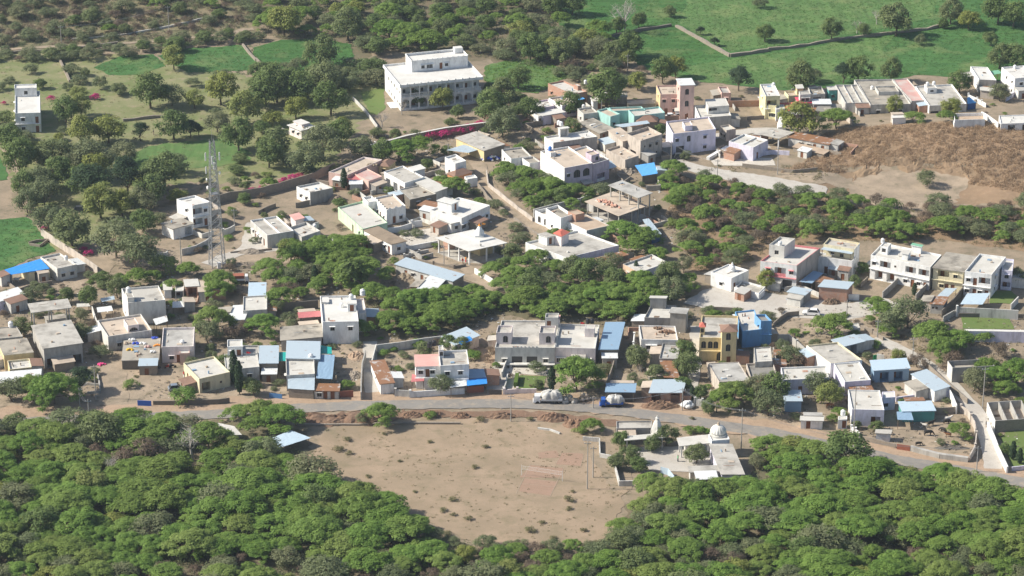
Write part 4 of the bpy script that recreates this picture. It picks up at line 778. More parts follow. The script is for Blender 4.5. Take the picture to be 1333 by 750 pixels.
zone('field', [(905,-30),(1225,-30),(1214,24),(1128,41),(1060,51),(1000,62),(952,67),(886,32)], 'wheatpale', .8, lift=.085)
zone('field', [(912,107),(884,88),(952,77),(1060,62),(1130,50),(1165,47),(1150,66),(1166,82),(1150,100),(1020,114)], 'wheatpale', .8, lift=.09)
zone('field', [(1158,66),(1200,57),(1330,60),(1420,70),(1420,90),(1250,97),(1180,96)], 'wheat', .8, lift=.095)
zone('field', [(122,88),(160,72),(200,71),(216,86),(187,97),(142,98)], 'wheat', .8, lift=.08)
zone('field', [(205,73),(240,64),(313,59),(344,78),(345,91),(245,95)], 'wheat', .8, lift=.084)
zone('field', [(330,62),(366,52),(410,50),(458,58),(462,90),(415,96),(335,99)], 'wheatdark', .8, lift=.088)
zone('field', [(632,86),(667,78),(705,76),(742,100),(722,108),(700,122),(650,117),(630,105)], 'wheatpale', 1, lift=.08)
zone('field', [(-60,290),(34,283),(46,295),(57,310),(73,327),(40,336),(5,353),(-60,370)], 'wheat', .8, lift=.08)
zone('field', [(-60,190),(0,200),(8,218),(10,234),(-60,240)], 'wheat', .8, lift=.084)
zone('meadow', [(160,205),(210,188),(300,180),(330,200),(320,214),(215,222),(158,222)], 'wheatpale', 2, lift=.09)
zone('meadow', [(468,122),(500,113),(502,140),(492,150),(482,148)], 'lawn', .5, lift=.09)
zone('playing_field', [(395,604),(420,565),(468,550),(560,545),(700,548),(765,560),(775,575),(800,590),(818,640),(800,690),(765,714),(690,718),(600,702),(540,675),(470,642),(410,622)], 'playfield', 1.5, lift=.08)
zone('sand_pit', [(676,640),(683,623),(727,627),(717,646)], 'pitch', .2, lift=.10)
zone('sand_pit', [(700,590),(724,587),(728,596),(701,598)], 'pitch', .6, lift=.10)
zone('sand_pit', [(731,590),(759,591),(757,607),(723,605)], 'pitch', .3, lift=.10)
zone('sand_pit', [(676,622),(690,606),(734,610),(730,622)], 'pitch', .3, lift=.10)
zone('cement_yard', [(890,395),(915,378),(960,368),(1000,382),(1060,390),(1110,395),(1150,388),(1180,400),(1100,418),(1020,414),(960,412),(915,402)], 'cement', .6, lift=.09)
zone('cement_yard', [(880,204),(915,216),(950,222),(1000,230),(1075,243),(1078,256),(1030,252),(985,245),(930,231),(895,222),(868,208)], 'cement', .8, lift=.09)
zone('dirt_yard', [(1090,244),(1125,226),(1190,220),(1262,230),(1250,250),(1236,275),(1205,282),(1170,280),(1135,268),(1100,258)], 'dirt', 2.2, lift=.075)
zone('dirt_yard', [(1010,222),(1060,224),(1110,232),(1100,246),(1060,240),(1000,232)], 'dirt', 2, lift=.08)
zone('dirt_yard', [(296,322),(330,288),(345,300),(400,330),(440,318),(435,345),(380,352),(330,345),(255,352),(150,345),(130,372),(60,382),(0,378),(-20,360),(80,348),(120,330)], 'dirt', 1.2, lift=.075)
zone('cement_yard', [(312,322),(322,290),(330,290),(348,318),(330,330),(300,330)], 'cement', .5, lift=.1)
zone('dirt_yard', [(172,482),(235,470),(262,490),(330,495),(330,520),(178,522)], 'dirt', .6, lift=.08)
zone('paved_yard', [(507,322),(525,303),(568,296),(572,316),(530,326)], 'paver', .2, lift=.1)
zone('dirt_yard', [(500,345),(560,315),(600,330),(650,345),(660,368),(640,380),(600,352),(540,335)], 'dirt', .6, lift=.085)
zone('dirt_yard', [(1090,520),(1180,460),(1240,500),(1262,520),(1282,540),(1285,590),(1240,600),(1170,590)], 'dirt', .6, lift=.075)
zone('dirt_yard', [(1000,395),(1150,410),(1180,440),(1200,480),(1150,470),(1080,440),(1040,450),(1000,450)], 'dirt', 1, lift=.07)
zone('dirt_yard', [(585,165),(650,170),(640,200),(620,215),(600,200)], 'dirt', .6, lift=.075)
zone('cement_yard', [(940,204),(1005,206),(1010,216),(930,216),(925,210)], 'paver', .3, lift=.12)
zone('dirt_yard', [(640,480),(800,480),(900,500),(1000,515),(1080,540),(1060,560),(900,540),(640,520)], 'dirt', .8, lift=.07)
zone('dirt_yard', [(0,440),(130,420),(220,470),(360,440),(420,450),(640,440),(640,520),(0,530)], 'dirt', .8, lift=.068)
zone('dirt_yard', [(700,290),(800,300),(860,340),(800,350),(740,340),(690,310)], 'dirt', .8, lift=.07)
zone('paved_yard', [(655,506),(664,462),(722,466),(716,490),(677,487),(668,507)], 'paver', .1, lift=.1)
zone('driveway', [(632,512),(645,466),(664,468),(656,508)], 'cement', .2, lift=.11)
zone('lawn', [(677,489),(712,490),(708,507),(671,506)], 'lawn', .2, lift=.12)
zone('lawn', [(1251,412),(1314,412),(1320,429),(1253,428)], 'lawn', .3, lift=.1)
zone('lawn', [(1290,379),(1316,379),(1324,386),(1316,396),(1288,395)], 'lawn', .3, lift=.1)
zone('lawn', [(1311,560),(1400,556),(1400,612),(1320,612),(1302,572)], 'lawn', .3, lift=.1)
zone('temple_yard', [(826,590),(838,582),(930,580),(940,605),(905,615),(845,612)], 'cement', .4, lift=.1)
zone('dry_verge', [(780,555),(800,548),(812,600),(822,638),(800,640),(770,600)], 'soil', 1, lift=.085)
strip('lane', [(148,474),(151,500),(152,520),(155,550)], 5.5, 'dirt', rough=.4)
strip('lane', [(592,190),(622,215),(634,240),(656,262),(680,283),(706,308)], 4.2, 'dirt', rough=.3)
strip('lane', [(560,345),(610,362),(660,378),(700,384)], 3.6, 'dirt', rough=.3)
strip('lane', [(270,345),(310,330),(370,322),(440,312)], 4.5, 'cement', rough=.4)
strip('lane', [(482,445),(482,480),(484,520),(486,532)], 3.4, 'cement', rough=.2)
strip('lane', [(908,425),(905,470),(895,515),(890,545)], 3.4, 'cement', rough=.3)
strip('lane', [(780,175),(800,190),(820,212),(812,228)], 3.6, 'dirt', rough=.3)
strip('lane', [(880,178),(930,178),(985,170),(1020,172)], 5, 'cement', rough=.3)
strip('field_path', [(-20,170),(12,205),(30,245),(55,300),(90,330),(130,352)], 1.6, 'dirt', rough=.4)
strip('hill_track', [(-60,68),(60,62),(150,58),(260,48),(330,38)], 2.4, 'dirt', rough=.6)
strip('dirt_shoulder', [(-80,545),(70,540),(160,538),(300,530),(430,524),(560,520),(640,519),(700,521),(780,528),(860,538),(930,550),(1000,560),(1060,571),(1120,583),(1180,595),(1240,603),(1360,628)], 9.5, 'orangedirt', rough=1.3)
strip('earth_verge', [(380,545),(450,544),(520,540),(600,540),(700,541),(770,548),(830,556)], 3.6, 'redearth', rough=.7)
strip('road', [(-80,556),(0,552),(70,548),(140,547),(225,543),(330,537),(430,530),(560,527),(640,526),(700,527.5),(780,533),(860,543),(930,553),(1000,564),(1060,576),(1120,589),(1170,600),(1230,610),(1360,634)], 5.0, 'asphalt', rough=.3)
strip('village_lane', [(1140,440),(1195,468),(1232,496),(1252,517),(1267,531),(1277,547),(1284,569),(1290,592),(1293,611)], 4.0, 'cement', rough=.15)
# ---------------------------------------------------------------- the arcaded mansion
def mansion():
    A, u, v, W, D, g = solve_quad('A2', (567,330), (880,298), (503,252), 8.6)
    def pt(x, y, zz): p = A+u*x+v*y; return (p.x, p.y, g+zz)
    org = pt(W/2, D/2, 0); root = empty('mansion', org, 'large white arcaded mansion with flat roof and roof storey', 'mansion')
    FOOT.append([pt(x, y, 0)[:2] for x, y in ((0,0), (W,0), (W,D), (0,D))]); MARKS.append((org[0], org[1], 'white mansion'))
    def sb(mb, x0, x1, y0, y1, z0, z1, m, top=None): mb.hexa([pt(x0,y0,z0), pt(x1,y0,z0), pt(x1,y1,z0), pt(x0,y1,z0)], [pt(x0,y0,z1), pt(x1,y0,z1), pt(x1,y1,z1), pt(x0,y1,z1)], m, top)
    n = 9; bay = W/n; dg = 2.4                # depth of the galleries
    core = MB(); spec = ' '.join(f'd{(i+.5)/n:.3f}' if i % 2 else f'w{(i+.5)/n:.3f}' for i in range(n))
    q, nn = cut_face(core, pt(0,dg,0), pt(W,dg,0), g, -1, 8, parse(spec+'/'+spec, W, 8, 0, 2), 'white'); fill_openings(q, parse(spec+'/'+spec, W, 8, 0, 2), root, org, 'white', False)
    ls = ' '.join(f'w{(i+.5)/6:.3f}' for i in range(1, 6)); rc = parse(ls+'/'+ls, D, 8, 0, 2)
    q, nn = cut_face(core, pt(0,D,0), pt(0,0,0), g, -1, 8.0, [r for r in rc], 'white'); fill_openings(q, rc, root, org, 'white', False)
    core.poly([pt(W,dg,-1), pt(W,D,-1), pt(W,D,8), pt(W,dg,8)], 'white'); core.poly([pt(0,D,-1), pt(W,D,-1), pt(W,D,8), pt(0,D,8)], 'white'); core.build('wall', root, org)
    b = MB(); sb(b, -.3, W+.3, -.3, dg, -1, .7, 'white'); b.build('plinth', root, org)
    f = MB(); sb(f, -.1, W+.1, -.1, dg-.02, 4.15, 4.4, 'white'); f.build('gallery_floor', root, org)
    for i in range(n):                        # arches below, pillars above
        c = MB(); x0, x1 = i*bay+.28, (i+1)*bay-.28; r = (x1-x0)/2; cx = (x0+x1)/2; z0 = 2.5
        sb(c, i*bay, x0, 0, .35, .7, 4.15, 'white')
        for sgn in (-1, 1):
            for yy in (0, .35):
                pts = [pt(cx+sgn*r, yy, z0), pt(cx+sgn*r, yy, 4.15), pt(cx, yy, 4.15)]+[pt(cx+sgn*r*math.cos(R(t)), yy, z0+min(1.45, r)*math.sin(R(t))) for t in (89, 70, 52, 35, 18)]
                c.poly(pts, 'white')
            ts = [0, 18, 35, 52, 70, 89]
            for a, e in zip(ts, ts[1:]):
                def P(t, yy): return pt(cx+sgn*r*math.cos(R(t)), yy, z0+min(1.45, r)*math.sin(R(t)))
                c.poly([P(a,0), P(e,0), P(e,.35), P(a,.35)], 'white')
        if i == n-1: sb(c, x1, W, 0, .35, .7, 4.15, 'white')
        else: sb(c, x1, (i+1)*bay, 0, .35, .7, 4.15, 'white')
        c.build('arch', root, org)
        k = MB(); sb(k, i*bay, i*bay+.4, 0, .4, 4.4, 7.7, 'white'); k.build('pillar', root, org)
        rl = MB()
        for z0_, z1_ in ((4.5,4.6), (5.25,5.4)): sb(rl, i*bay+.4, (i+1)*bay, .1, .22, z0_, z1_, 'white')
        for t in range(7): x = i*bay+.6+t*(bay-.6)/7; sb(rl, x, x+.14, .12, .2, 4.6, 5.25, 'white')
        rl.build('railing', root, org)
    r = MB(); sb(r, -.6, W+.6, -.6, D+.2, 7.75, 8.0, 'white', 'rwhite'); r.build('roof', root, org)
    p = MB()
    for a in ((-.5,W+.5,-.5,-.3), (-.5,W+.5,D,D+.18), (-.5,-.3,-.3,D), (W+.3,W+.5,-.3,D)): sb(p, *a, 8.0, 8.6, 'white')
    for i in range(13):
        x = -.4+(W+.8)*i/12; sb(p, x-.15, x+.15, -.54, -.24, 8.6, 8.95, 'white')
    p.build('parapet', root, org)
    x0, x1, y0, y1 = W*.26, W*.97, D*.60, D*.97; c = MB(); rc = parse('w.2 W.32 d.52 w.62', x1-x0, 3.2, .4, 1)
    q, nn = cut_face(c, pt(x0,y0,0), pt(x1,y0,0), g+8, 0, 3.4, rc, 'white')
    for a, e in (((x1,y0),(x1,y1)), ((x1,y1),(x0,y1)), ((x0,y1),(x0,y0))): c.poly([pt(*a,8), pt(*e,8), pt(*e,11.4), pt(*a,11.4)], 'white')
    co_ = c.build('roof_storey', root, org); fill_openings(q, rc, co_, org, 'white')
    rf = MB(); sb(rf, x0+.15, x1-.15, y0+.15, y1-.15, 10.8, 10.95, 'rwhite')
    for a in ((x0-.1,x1+.1,y0-.1,y0+.1), (x0-.1,x1+.1,y1-.1,y1+.1), (x0-.1,x0+.1,y0+.1,y1-.1), (x1-.1,x1+.1,y0+.1,y1-.1)): sb(rf, *a, 11.4, 11.75, 'white')
    for i in range(12): x = x0+(x1-x0)*i/11; sb(rf, x-.12, x+.12, y0-.12, y0+.12, 11.75, 12.0, 'white')
    sb(rf, x1-2.8, x1-.1, y1-2.4, y1-.1, 11.0, 12.6, 'white', 'rwhite'); rf.build('cabin_roof', co_, org)
    wg = MB(); a0 = -2.6; sb(wg, a0, 0, D*.15, D*.42, -1, .2, 'white'); wg.build('side_steps', root, org)
mansion()
# ---------------------------------------------------------------- steel lattice tower
def tower():
    b = G(283, 346); top = 35.5; root = empty('lattice_tower', b, 'tall grey steel lattice telecom tower with antennas near the top', 'tower', rz=.35)
    def w(z): return 1.85*(1-z/top)+.55*(z/top)
    lv = [0]; 
    while lv[-1] < top-1: lv.append(min(top, lv[-1]+w(lv[-1])*1.25+.5))
    cn = [(-1,-1), (1,-1), (1,1), (-1,1)]
    for s in cn:
        m = MB(); m.tube((s[0]*w(0), s[1]*w(0), -.5), (s[0]*w(top), s[1]*w(top), top), .13, .08, 'steel', 6); m.build('leg', root)
    for i in range(4):
        m = MB(); a, c = cn[i], cn[(i+1) % 4]
        for z0, z1 in zip(lv, lv[1:]):
            p = lambda s, z: (s[0]*w(z), s[1]*w(z), z)
            m.tube(p(a,z0), p(c,z1), .05, .05, 'steel', 4, False); m.tube(p(c,z0), p(a,z1), .05, .05, 'steel', 4, False); m.tube(p(a,z1), p(c,z1), .05, .05, 'steel', 4, False)
        m.build('bracing', root)
    for z, a, L in ((30.5,0.3,2.2), (30.5,2.4,2.2), (30.5,4.4,2.2), (27.5,1.2,1.9), (27.5,3.4,1.9)):
        m = MB(); x, y = 2.1*math.cos(a), 2.1*math.sin(a); m.tube((0,0,z), (x,y,z), .05, .05, 'steel', 4); m.box(x-.16, x+.16, y-.12, y+.12, z-L/2, z+L/2, 'tankwhite'); m.build('panel_antenna', root)
    for z, a in ((24.5,3.0), (22.5,3.3), (26,.2)):
        m = MB(); x, y = 1.7*math.cos(a), 1.7*math.sin(a); m.tube((x*.5,y*.5,z), (x,y,z), .05, .05, 'steel', 4); m.tube((x,y,z), (x*1.15,y*1.15,z), .5, .42, 'tankwhite', 12); m.build('dish_antenna', root)
    m = MB(); m.tube((0,0,top), (0,0,top+3.2), .05, .02, 'steel', 5); m.tube((.5,.4,top), (.5,.4,top+1.6), .03, .02, 'steel', 5); m.build('lightning_rod', root)
    m = MB(); m.box(-1,1,-1,1,20.5,20.6,'steel'); m.build('platform', root)
    m = MB(); m.box(-.5,.5,-2.4,-1.6,-.3,1.7,'tankwhite'); m.box(.9,1.8,-2.3,-1.7,-.3,1.4,'steel'); m.build('equipment_cabinet', root)
    MARKS.append((b.x, b.y, 'steel tower'))
tower()
# ---------------------------------------------------------------- temples' domes, pavilion, shrines
def addpart(root, name, mb, org): return mb.build(name, root, org)
def dome(label, z, p, h, rad, m='white', ribs=True, nm='ribbed dome', fin='orange'):
    c = GH(*zp(z, p), h); g = c.z; root = empty('dome', (c.x, c.y, g), label, 'dome'); o = (c.x, c.y, g)
    b = MB(); b.lathe(o, [(rad*1.12,0), (rad*1.12,.3), (rad*.9,.3), (rad*.98,.6)], m, 24); b.build('drum', root, o)
    d = MB(); d.lathe(o, [(rad*.95,.5)]+[(rad*math.cos(R(t))*1.02, .7+rad*.98*math.sin(R(t))) for t in range(0, 88, 11)], m, 32, .05 if ribs else 0); d.build('ribbed_shell', root, o)
    f = MB(); f.lathe((c.x, c.y, g+.65+rad), [(.28,0), (.42,.12), (.2,.3), (.26,.45), (.04,.9)], fin, 10); f.build('finial', root, o)
dome('ribbed white dome with small gold finial beside the road', 'F8', (968,222), 4.35, 1.75, 'offwhite', fin='sackbrown')
dome('little white cupola on the small domed temple', 'D7', (604,482), 3.75, .85, 'white', False, fin='tankwhite')
def shikhara(label, z, p, h, rad, tall, m='white', band=None):
    c = GH(*zp(z, p), h); o = (c.x, c.y, c.z); root = empty('temple_spire', o, label, 'spire'); b = MB(); b.box(c.x-rad*1.15, c.x+rad*1.15, c.y-rad*1.15, c.y+rad*1.15, c.z-.6, c.z+.25, m); b.build('base', root, o)
    s = MB(); pr = []
    for i in range(12):
        t = i/11; r = rad*(1-t**2.7*.8); pr += [(r, .25+tall*t), (r*.93, .25+tall*t+tall*.05)]
    s.lathe(o, pr, m, 12, .12); s.build('stepped_cone', root, o)
    for a in range(4):
        t = MB(); x, y = c.x+rad*.95*math.cos(a*1.5708), c.y+rad*.95*math.sin(a*1.5708); t.lathe((x, y, c.z+.25), [(.36,0), (.34,.5), (.28,.9), (.1,1.3)], m, 8, .1); t.build('corner_spirelet', root, o)
    f = MB(); f.lathe((c.x, c.y, c.z+.25+tall*1.04), [(rad*.35,0), (rad*.42,.15), (rad*.2,.3), (.05,.8)], band or m, 10); f.build('finial', root, o)
shikhara('white carved temple spire rising between temple trees below the road', 'F8', (470,215), 2.8, 1.15, 3.4, 'offwhite')
shikhara('white stepped spire with orange crown on the temple pavilion', 'E8', (665,300), 5.0, 1.0, 2.3, 'white', 'orange')
shikhara('white conical shrine spire half hidden by the shade tree', 'F3', (235,468), 1.2, 1.1, 3.6, 'white')
def pavilion():
    r = house('grey flat roofed temple pavilion on slender columns', 'temple pavilion', 'E8', (592,408), (848,352), (360,320), 4.4, 'white', par=0, roof='rwhite', open_=True, name='pavilion', cat='pavilion')
    pt, sb, W, D, root, org = r['pt'], r['sb'], r['W'], r['D'], r['root'], r['org']
    m = MB(); sb(m, W*.55, W*.97, D*.3, D*.9, 4.4, 4.8, 'white', 'rwhite'); m.build('roof_platform', root, org)
    m = MB(); sb(m, W*.6, W*.95, D*.35, D*.85, .12, 4.2, 'yellow'); m.build('sanctum', root, org)
pavilion()
# ---------------------------------------------------------------- railings / trims on the turret house
def trims():
    r = M17; pt, sb, W, D, root, org, h = r['pt'], r['sb'], r['W'], r['D'], r['root'], r['org'], r['h']
    m = MB(); sb(m, -.4, W+.1, -1.3, -.01, .75, 1.0, 'offwhite'); m.build('front_ledge', root, org)
    for i in range(14):
        x = W*.3+W*.42*i/13
        if i % 2 == 0: b = MB(); sb(b, x, x+.35, .0, .2, h+.02, h+.35, 'offwhite'); b.build('merlon', root, org)
    for x in (.6, W*.25, W*.27): b = MB(); sb(b, x, x+.3, -1.2, -.9, -.8, .74, 'offwhite'); b.build('column', root, org)
trims()
# ---------------------------------------------------------------- boundary walls
w_ = bwall
w_('long dark stone wall behind the tower with bougainvillea on top', 'P', [(250,262),(300,250),(340,244),(400,228),(436,212)], 2.6, 'stone', rough=.15)
w_('curved white compound wall beside the steel tower', 'B2', [(0,485),(70,480),(80,470)], 1.8, 'offwhite')
w_('curved pale wall sweeping below the balcony house', 'B2', [(160,460),(240,440),(300,410),(330,385)], 2.0, 'oldwhite')
w_('short pale wall with square pillar beyond the steel tower', 'B2', [(400,350),(440,335),(465,320)], 1.8, 'offwhite', piers=2)
w_('tan plastered garden wall beside the blue roofed cow shed', 'B1', [(235,340),(320,400),(400,450),(480,505),(560,560)], 2.2, 'beige', rough=.08)
w_('long white topped wall running right from the mansion garden', 'P', [(478,190),(530,176),(580,166),(640,158),(650,150)], 2.6, 'stone', cap='rwhite', th=.8)
w_('thin pale wall down the side of the mansion garden', 'A2', [(380,378),(430,430),(475,490)], 1.2, 'oldwhite')
w_('low stone wall across the top left fields', 'A1', [(232,225),(250,265),(272,310)], 1.1, 'stone', th=.6, rough=.2)
w_('dry stone wall zigzagging through the green fields', 'A3', [(640,95),(720,140),(790,180),(850,212),(930,200),(999,190)], 1.0, 'stone', th=.9, rough=.25)
w_('dark hedge line wall between upper fields', 'A3', [(270,152),(330,150),(420,128),(500,112),(620,92)], 1.0, 'darkstone', th=.8, rough=.25)
w_('dry stone wall across the right upper field', 'A4', [(0,188),(120,175),(230,155),(330,140),(420,132),(620,108),(700,90)], .9, 'stone', th=.7, rough=.25)
w_('stone field wall left of the upper green plots', 'A2', [(0,225),(20,245),(40,270)], .9, 'stone', th=.6)
w_('small stone wall between the two upper green plots', 'A1', [(948,170),(975,205),(1000,230)], .9, 'stone', th=.6)
w_('white wall in front of the paved temple court', 'B3', [(562,668),(650,650),(748,632)], 1.5, 'white')
w_('white wall between the scalloped house and the paved court', 'B3', [(462,560),(530,552),(600,530)], 1.6, 'white')
w_('short white gate wall with twin posts beside the scalloped house', 'B3', [(600,522),(660,515)], 1.8, 'white', piers=1, pm='white')
w_('row of short fence posts along the metal shed yard', 'E8', [(140,440),(180,430),(245,412),(310,398)], .9, 'oldwhite', piers=1)
w_('dark low wall behind the metal shed', 'E8', [(210,460),(345,490),(490,515),(570,500)], .8, 'stone', piers=2)
w_('white wall stepping down beside the thorn trees at the pavilion', 'E8', [(632,530),(690,565),(770,615)], 1.6, 'white')
w_('grey wall left of the lane leading to the temple pavilion', 'B4', [(185,300),(240,370),(300,430),(340,450)], 1.4, 'stone', rough=.15)
w_('tan wall along the right side of the village lane', 'B4', [(235,225),(245,300),(330,370),(420,440),(500,500)], 1.3, 'beige', rough=.15)
w_('stone wall between lane and scrub plot', 'B4', [(395,500),(450,545),(530,590)], .9, 'stone', th=.5, rough=.2)
w_('long pale wall behind the carved white house', 'B5', [(228,135),(330,108),(480,75),(515,60)], 2.4, 'oldwhite')
w_('stone wall under the thorn belt in the village centre', 'B5', [(365,570),(480,560),(600,552),(690,548)], 1.6, 'stone')
w_('long wall of the cement plot behind the scrub shed', 'C3', [(528,408),(640,395),(760,375),(870,362)], 2.2, 'oldwhite')
w_('white wall along the straight shadowed lane', 'C3', [(524,405),(512,450),(502,490)], 2.0, 'offwhite')
w_('cement wall on the left of the straight shadowed lane', 'C3', [(472,435),(455,500),(450,580),(450,640)], 2.2, 'conc')
w_('stone wall enclosing the rose red shed yard', 'C3', [(62,208),(150,198),(240,190)], 2.2, 'darkstone')
w_('white compound wall in front of the black tank house', 'F6', [(30,598),(180,590),(340,578),(560,562)], 1.7, 'white', piers=3, pm='white')
w_('rust brown metal gate under the sky blue carport', 'F6', [(582,550),(750,540)], 1.9, 'rustgate', th=.1, name='gate', cat='gate')
w_('dark iron gate beside the terraced lawn drive', 'F6', [(800,582),(925,582)], 1.4, 'iron', th=.1, name='gate', cat='gate')
w_('cream wall with zigzag coping in front of the small lawn', 'C4', [(425,562),(500,556),(610,556)], 1.3, 'palepink', piers=1)
w_('stepped pale garden wall beside the terraced drive', 'C4', [(445,470),(435,520),(420,560)], 1.3, 'oldwhite')
w_('white terrace wall left of the garden steps', 'C4', [(440,385),(425,420),(412,460)], 1.6, 'offwhite')
w_('long stone wall between sheet garage and tree yard', 'C4', [(1105,205),(1075,300),(1050,415),(1010,530)], 2.2, 'stone')
w_('clipped green hedge beside the small lawn', 'C4', [(500,465),(490,520)], 1.3, 'leaf_thorn', th=.9, name='hedge', cat='hedge')
w_('white wall of the earth heap terrace house', 'C5', [(190,270),(185,320),(210,360)], 2.0, 'white', piers=1, pm='white')
w_('grey wall with brick top beside the cement yard', 'C5', [(610,122),(670,124),(740,128)], 1.8, 'stone')
w_('long cement wall with posts right of the vivid blue house', 'E7', [(20,222),(108,222),(150,255),(200,300)], 2.0, 'conc', piers=2)
w_('brick boundary wall by the open rail stall', 'C5', [(330,598),(440,602),(500,606)], 1.5, 'brick')
w_('pale gate wall of the yellow house drive', 'C5', [(520,622),(560,628),(600,632)], 1.8, 'oldwhite', piers=1)
w_('low stone wall along the silver car yard', 'C2', [(205,672),(330,674),(450,672),(560,668),(620,660)], 1.3, 'darkstone', rough=.15)
w_('deep blue metal gate beside the white tank post', 'C2', [(120,672),(195,675)], 1.5, 'bluegate', th=.1, name='gate', cat='gate')
w_('dark green metal gate by the pale blue barn drive', 'C2', [(835,632),(905,640)], 1.3, 'doorblue', th=.1, name='gate', cat='gate')
w_('rust red gate and wall section right of the whitewashed hut', 'C3', [(345,635),(412,632)], 1.8, 'rustgate', th=.12, name='gate', cat='gate')
w_('low pale front wall of the narrow rusty roof house', 'C3', [(618,628),(685,632)], 1.8, 'oldwhite', piers=2)
w_('foundation wall lines of an unbuilt plot', 'C1', [(450,590),(455,650),(570,660),(560,600)], .7, 'conc')
w_('second set of low foundation walls beside the dirt lane', 'C1', [(500,705),(575,700),(570,640)], .7, 'conc')
w_('curved stone wall along the shadowed lane of the cow yard', 'F4', [(1070,300),(1125,330),(1180,430),(1195,520),(1185,620),(1140,705)], 1.8, 'beige', piers=2, pm='beige')
w_('pale stone embankment wall below the cow yard', 'F4', [(660,628),(760,655),(900,690),(1130,720)], 1.3, 'conc', th=.9)
w_('rust red gate beside the cow yard', 'F4', [(548,612),(655,628)], 1.5, 'rustgate', th=.1, name='gate', cat='gate')
w_('broken brick wall in front of the near lilac porch house', 'F4', [(255,545),(350,570),(540,615)], 1.1, 'stone', rough=.15)
w_('white plank wall at the corner of the near lilac porch house', 'F4', [(178,470),(210,490),(245,520)], 1.6, 'white', piers=1)
w_('low lilac wall between cattle yards', 'F4', [(540,232),(640,218),(745,205)], 1.3, 'lilac')
w_('tall lilac end wall of the cattle shed', 'F4', [(972,160),(1000,215),(1035,298)], 2.4, 'lilac', L_=0) if False else w_('tall lilac end wall of the cattle shed', 'F4', [(972,160),(1000,215),(1035,298)], 2.4, 'white')
w_('long stone wall below the pale cattle court', 'F4', [(850,318),(950,315),(1045,308)], 1.8, 'stone')
w_('lilac wall under the slanting cattle shed roof', 'F4', [(840,192),(905,188),(975,178)], 1.9, 'lilac')
w_('white stepped wall right of the curved lane', 'E5', [(325,285),(372,395),(400,470),(440,555),(470,620)], 1.8, 'white', th=.4)
w_('stone retaining wall below the roofless house', 'E5', [(380,285),(480,270),(640,262)], 2.4, 'darkstone')
w_('small white garden kerb wall at the lane corner', 'E5', [(505,622),(600,612)], 1.2, 'lilac')
w_('rough stone wall up the far side of the curved lane', 'E7', [(800,345),(880,420),(960,490),(1040,555)], 1.6, 'stone', rough=.15)
w_('white panelled garden wall of the brown door house', 'D5', [(580,498),(700,505),(840,512),(980,520)], 2.6, 'oldwhite', piers=3, pm='white')
w_('dark stone base wall beneath the panelled wall', 'D5', [(590,538),(780,540),(1015,545)], 1.2, 'darkstone')
w_('pale retaining wall below the bright lawn', 'D5', [(630,648),(800,650),(1030,655)], 3.0, 'lilac', cap='rwhite', th=1.2)
w_('pale grey ramp wall at the left of the bright lawn', 'D5', [(490,560),(560,520),(590,515)], 1.6, 'conc')
w_('yard wall dividing the terrace house forecourt', 'D5', [(95,400),(150,350),(215,285)], 1.8, 'conc')
w_('second yard wall with a dark shadow beside the cypress', 'D5', [(312,415),(360,365),(412,315)], 1.8, 'conc')
w_('stone yard wall between cream house and canopy', 'D5', [(480,520),(560,440),(635,345)], 2.0, 'darkstone')
w_('cement wall at the right end of the lawn garden', 'D5', [(930,480),(978,430)], 1.8, 'offwhite')
w_('white wall beside the brick firewood shed', 'D6', [(765,445),(850,448)], 1.6, 'white')
w_('stone wall up the slope behind the terrace house trees', 'D6', [(860,370),(910,320)], 1.2, 'stone')
w_('white wall in front of the small domed temple', 'D7', [(615,568),(742,605),(770,580)], 1.6, 'white')
w_('concrete balustrade wall down the right of the twin tank house', 'E4', [(195,215),(300,265),(410,325)], 1.4, 'white', piers=1, pm='white')
w_('white angled wall of the ruined shed at the brown hill', 'E4', [(355,425),(450,480),(560,560)], 1.8, 'white')
w_('white end wall piece left of the ruined shed', 'E4', [(10,490),(25,560)], 1.8, 'white')
w_('pale wall in front of the large right edge house', 'B7', [(1000,290),(1050,262),(1110,262)], 1.6, 'lilac')
w_('field edge brick wall behind the cream terrace house', 'B6', [(388,228),(480,225),(575,222)], 2.0, 'brick')
w_('ramp wall slanting beside the lavender hall', 'B6', [(272,550),(330,515),(385,485)], .9, 'white', th=1.0)
w_('white courtyard wall right of the lavender hall', 'B6', [(560,520),(640,510),(740,515)], 1.3, 'lilac')
w_('stone revetment below the white pavilion court', 'B6', [(470,585),(600,600),(760,620),(900,610)], 1.2, 'stone', rough=.2)
w_('temple boundary wall corner beside the bare field', 'F8', [(108,390),(130,470),(165,600),(285,598)], 1.4, 'oldwhite')
w_('broken wall stub between field and temple', 'D3', [(275,205),(340,210),(342,270),(385,278)], 1.1, 'oldwhite')
w_('low stone kerb along the top of the bare field', 'D2', [(160,155),(400,155),(560,148),(800,150)], .5, 'stone', th=.5, rough=.1)
w_('low kerb curving beside the red earth bank', 'C8', [(0,215),(60,222),(110,240)], .5, 'oldwhite', th=.4)
w_('dark stone field well wall beside the green field', 'B1', [(165,418),(215,405),(275,400),(230,435),(170,425)], .8, 'stone')
w_('pale stone wall below the blue roofed cow shed', 'B1', [(20,625),(100,690),(180,660),(300,640)], 1.2, 'stone')
w_('brown field terrace wall in the orchard', 'A1', [(480,465),(600,452),(720,440)], .8, 'stone', th=.6, rough=.2)
w_('long stone hedge wall at the foot of the scrub hill', 'A1', [(0,200),(130,196),(290,185),(460,160)], 1.0, 'darkstone', th=.8, rough=.3)
w_('pale rubble wall along the upper hill track', 'A1', [(280,150),(420,138),(560,118),(700,92),(850,58)], .7, 'oldwhite', th=.4, rough=.2)
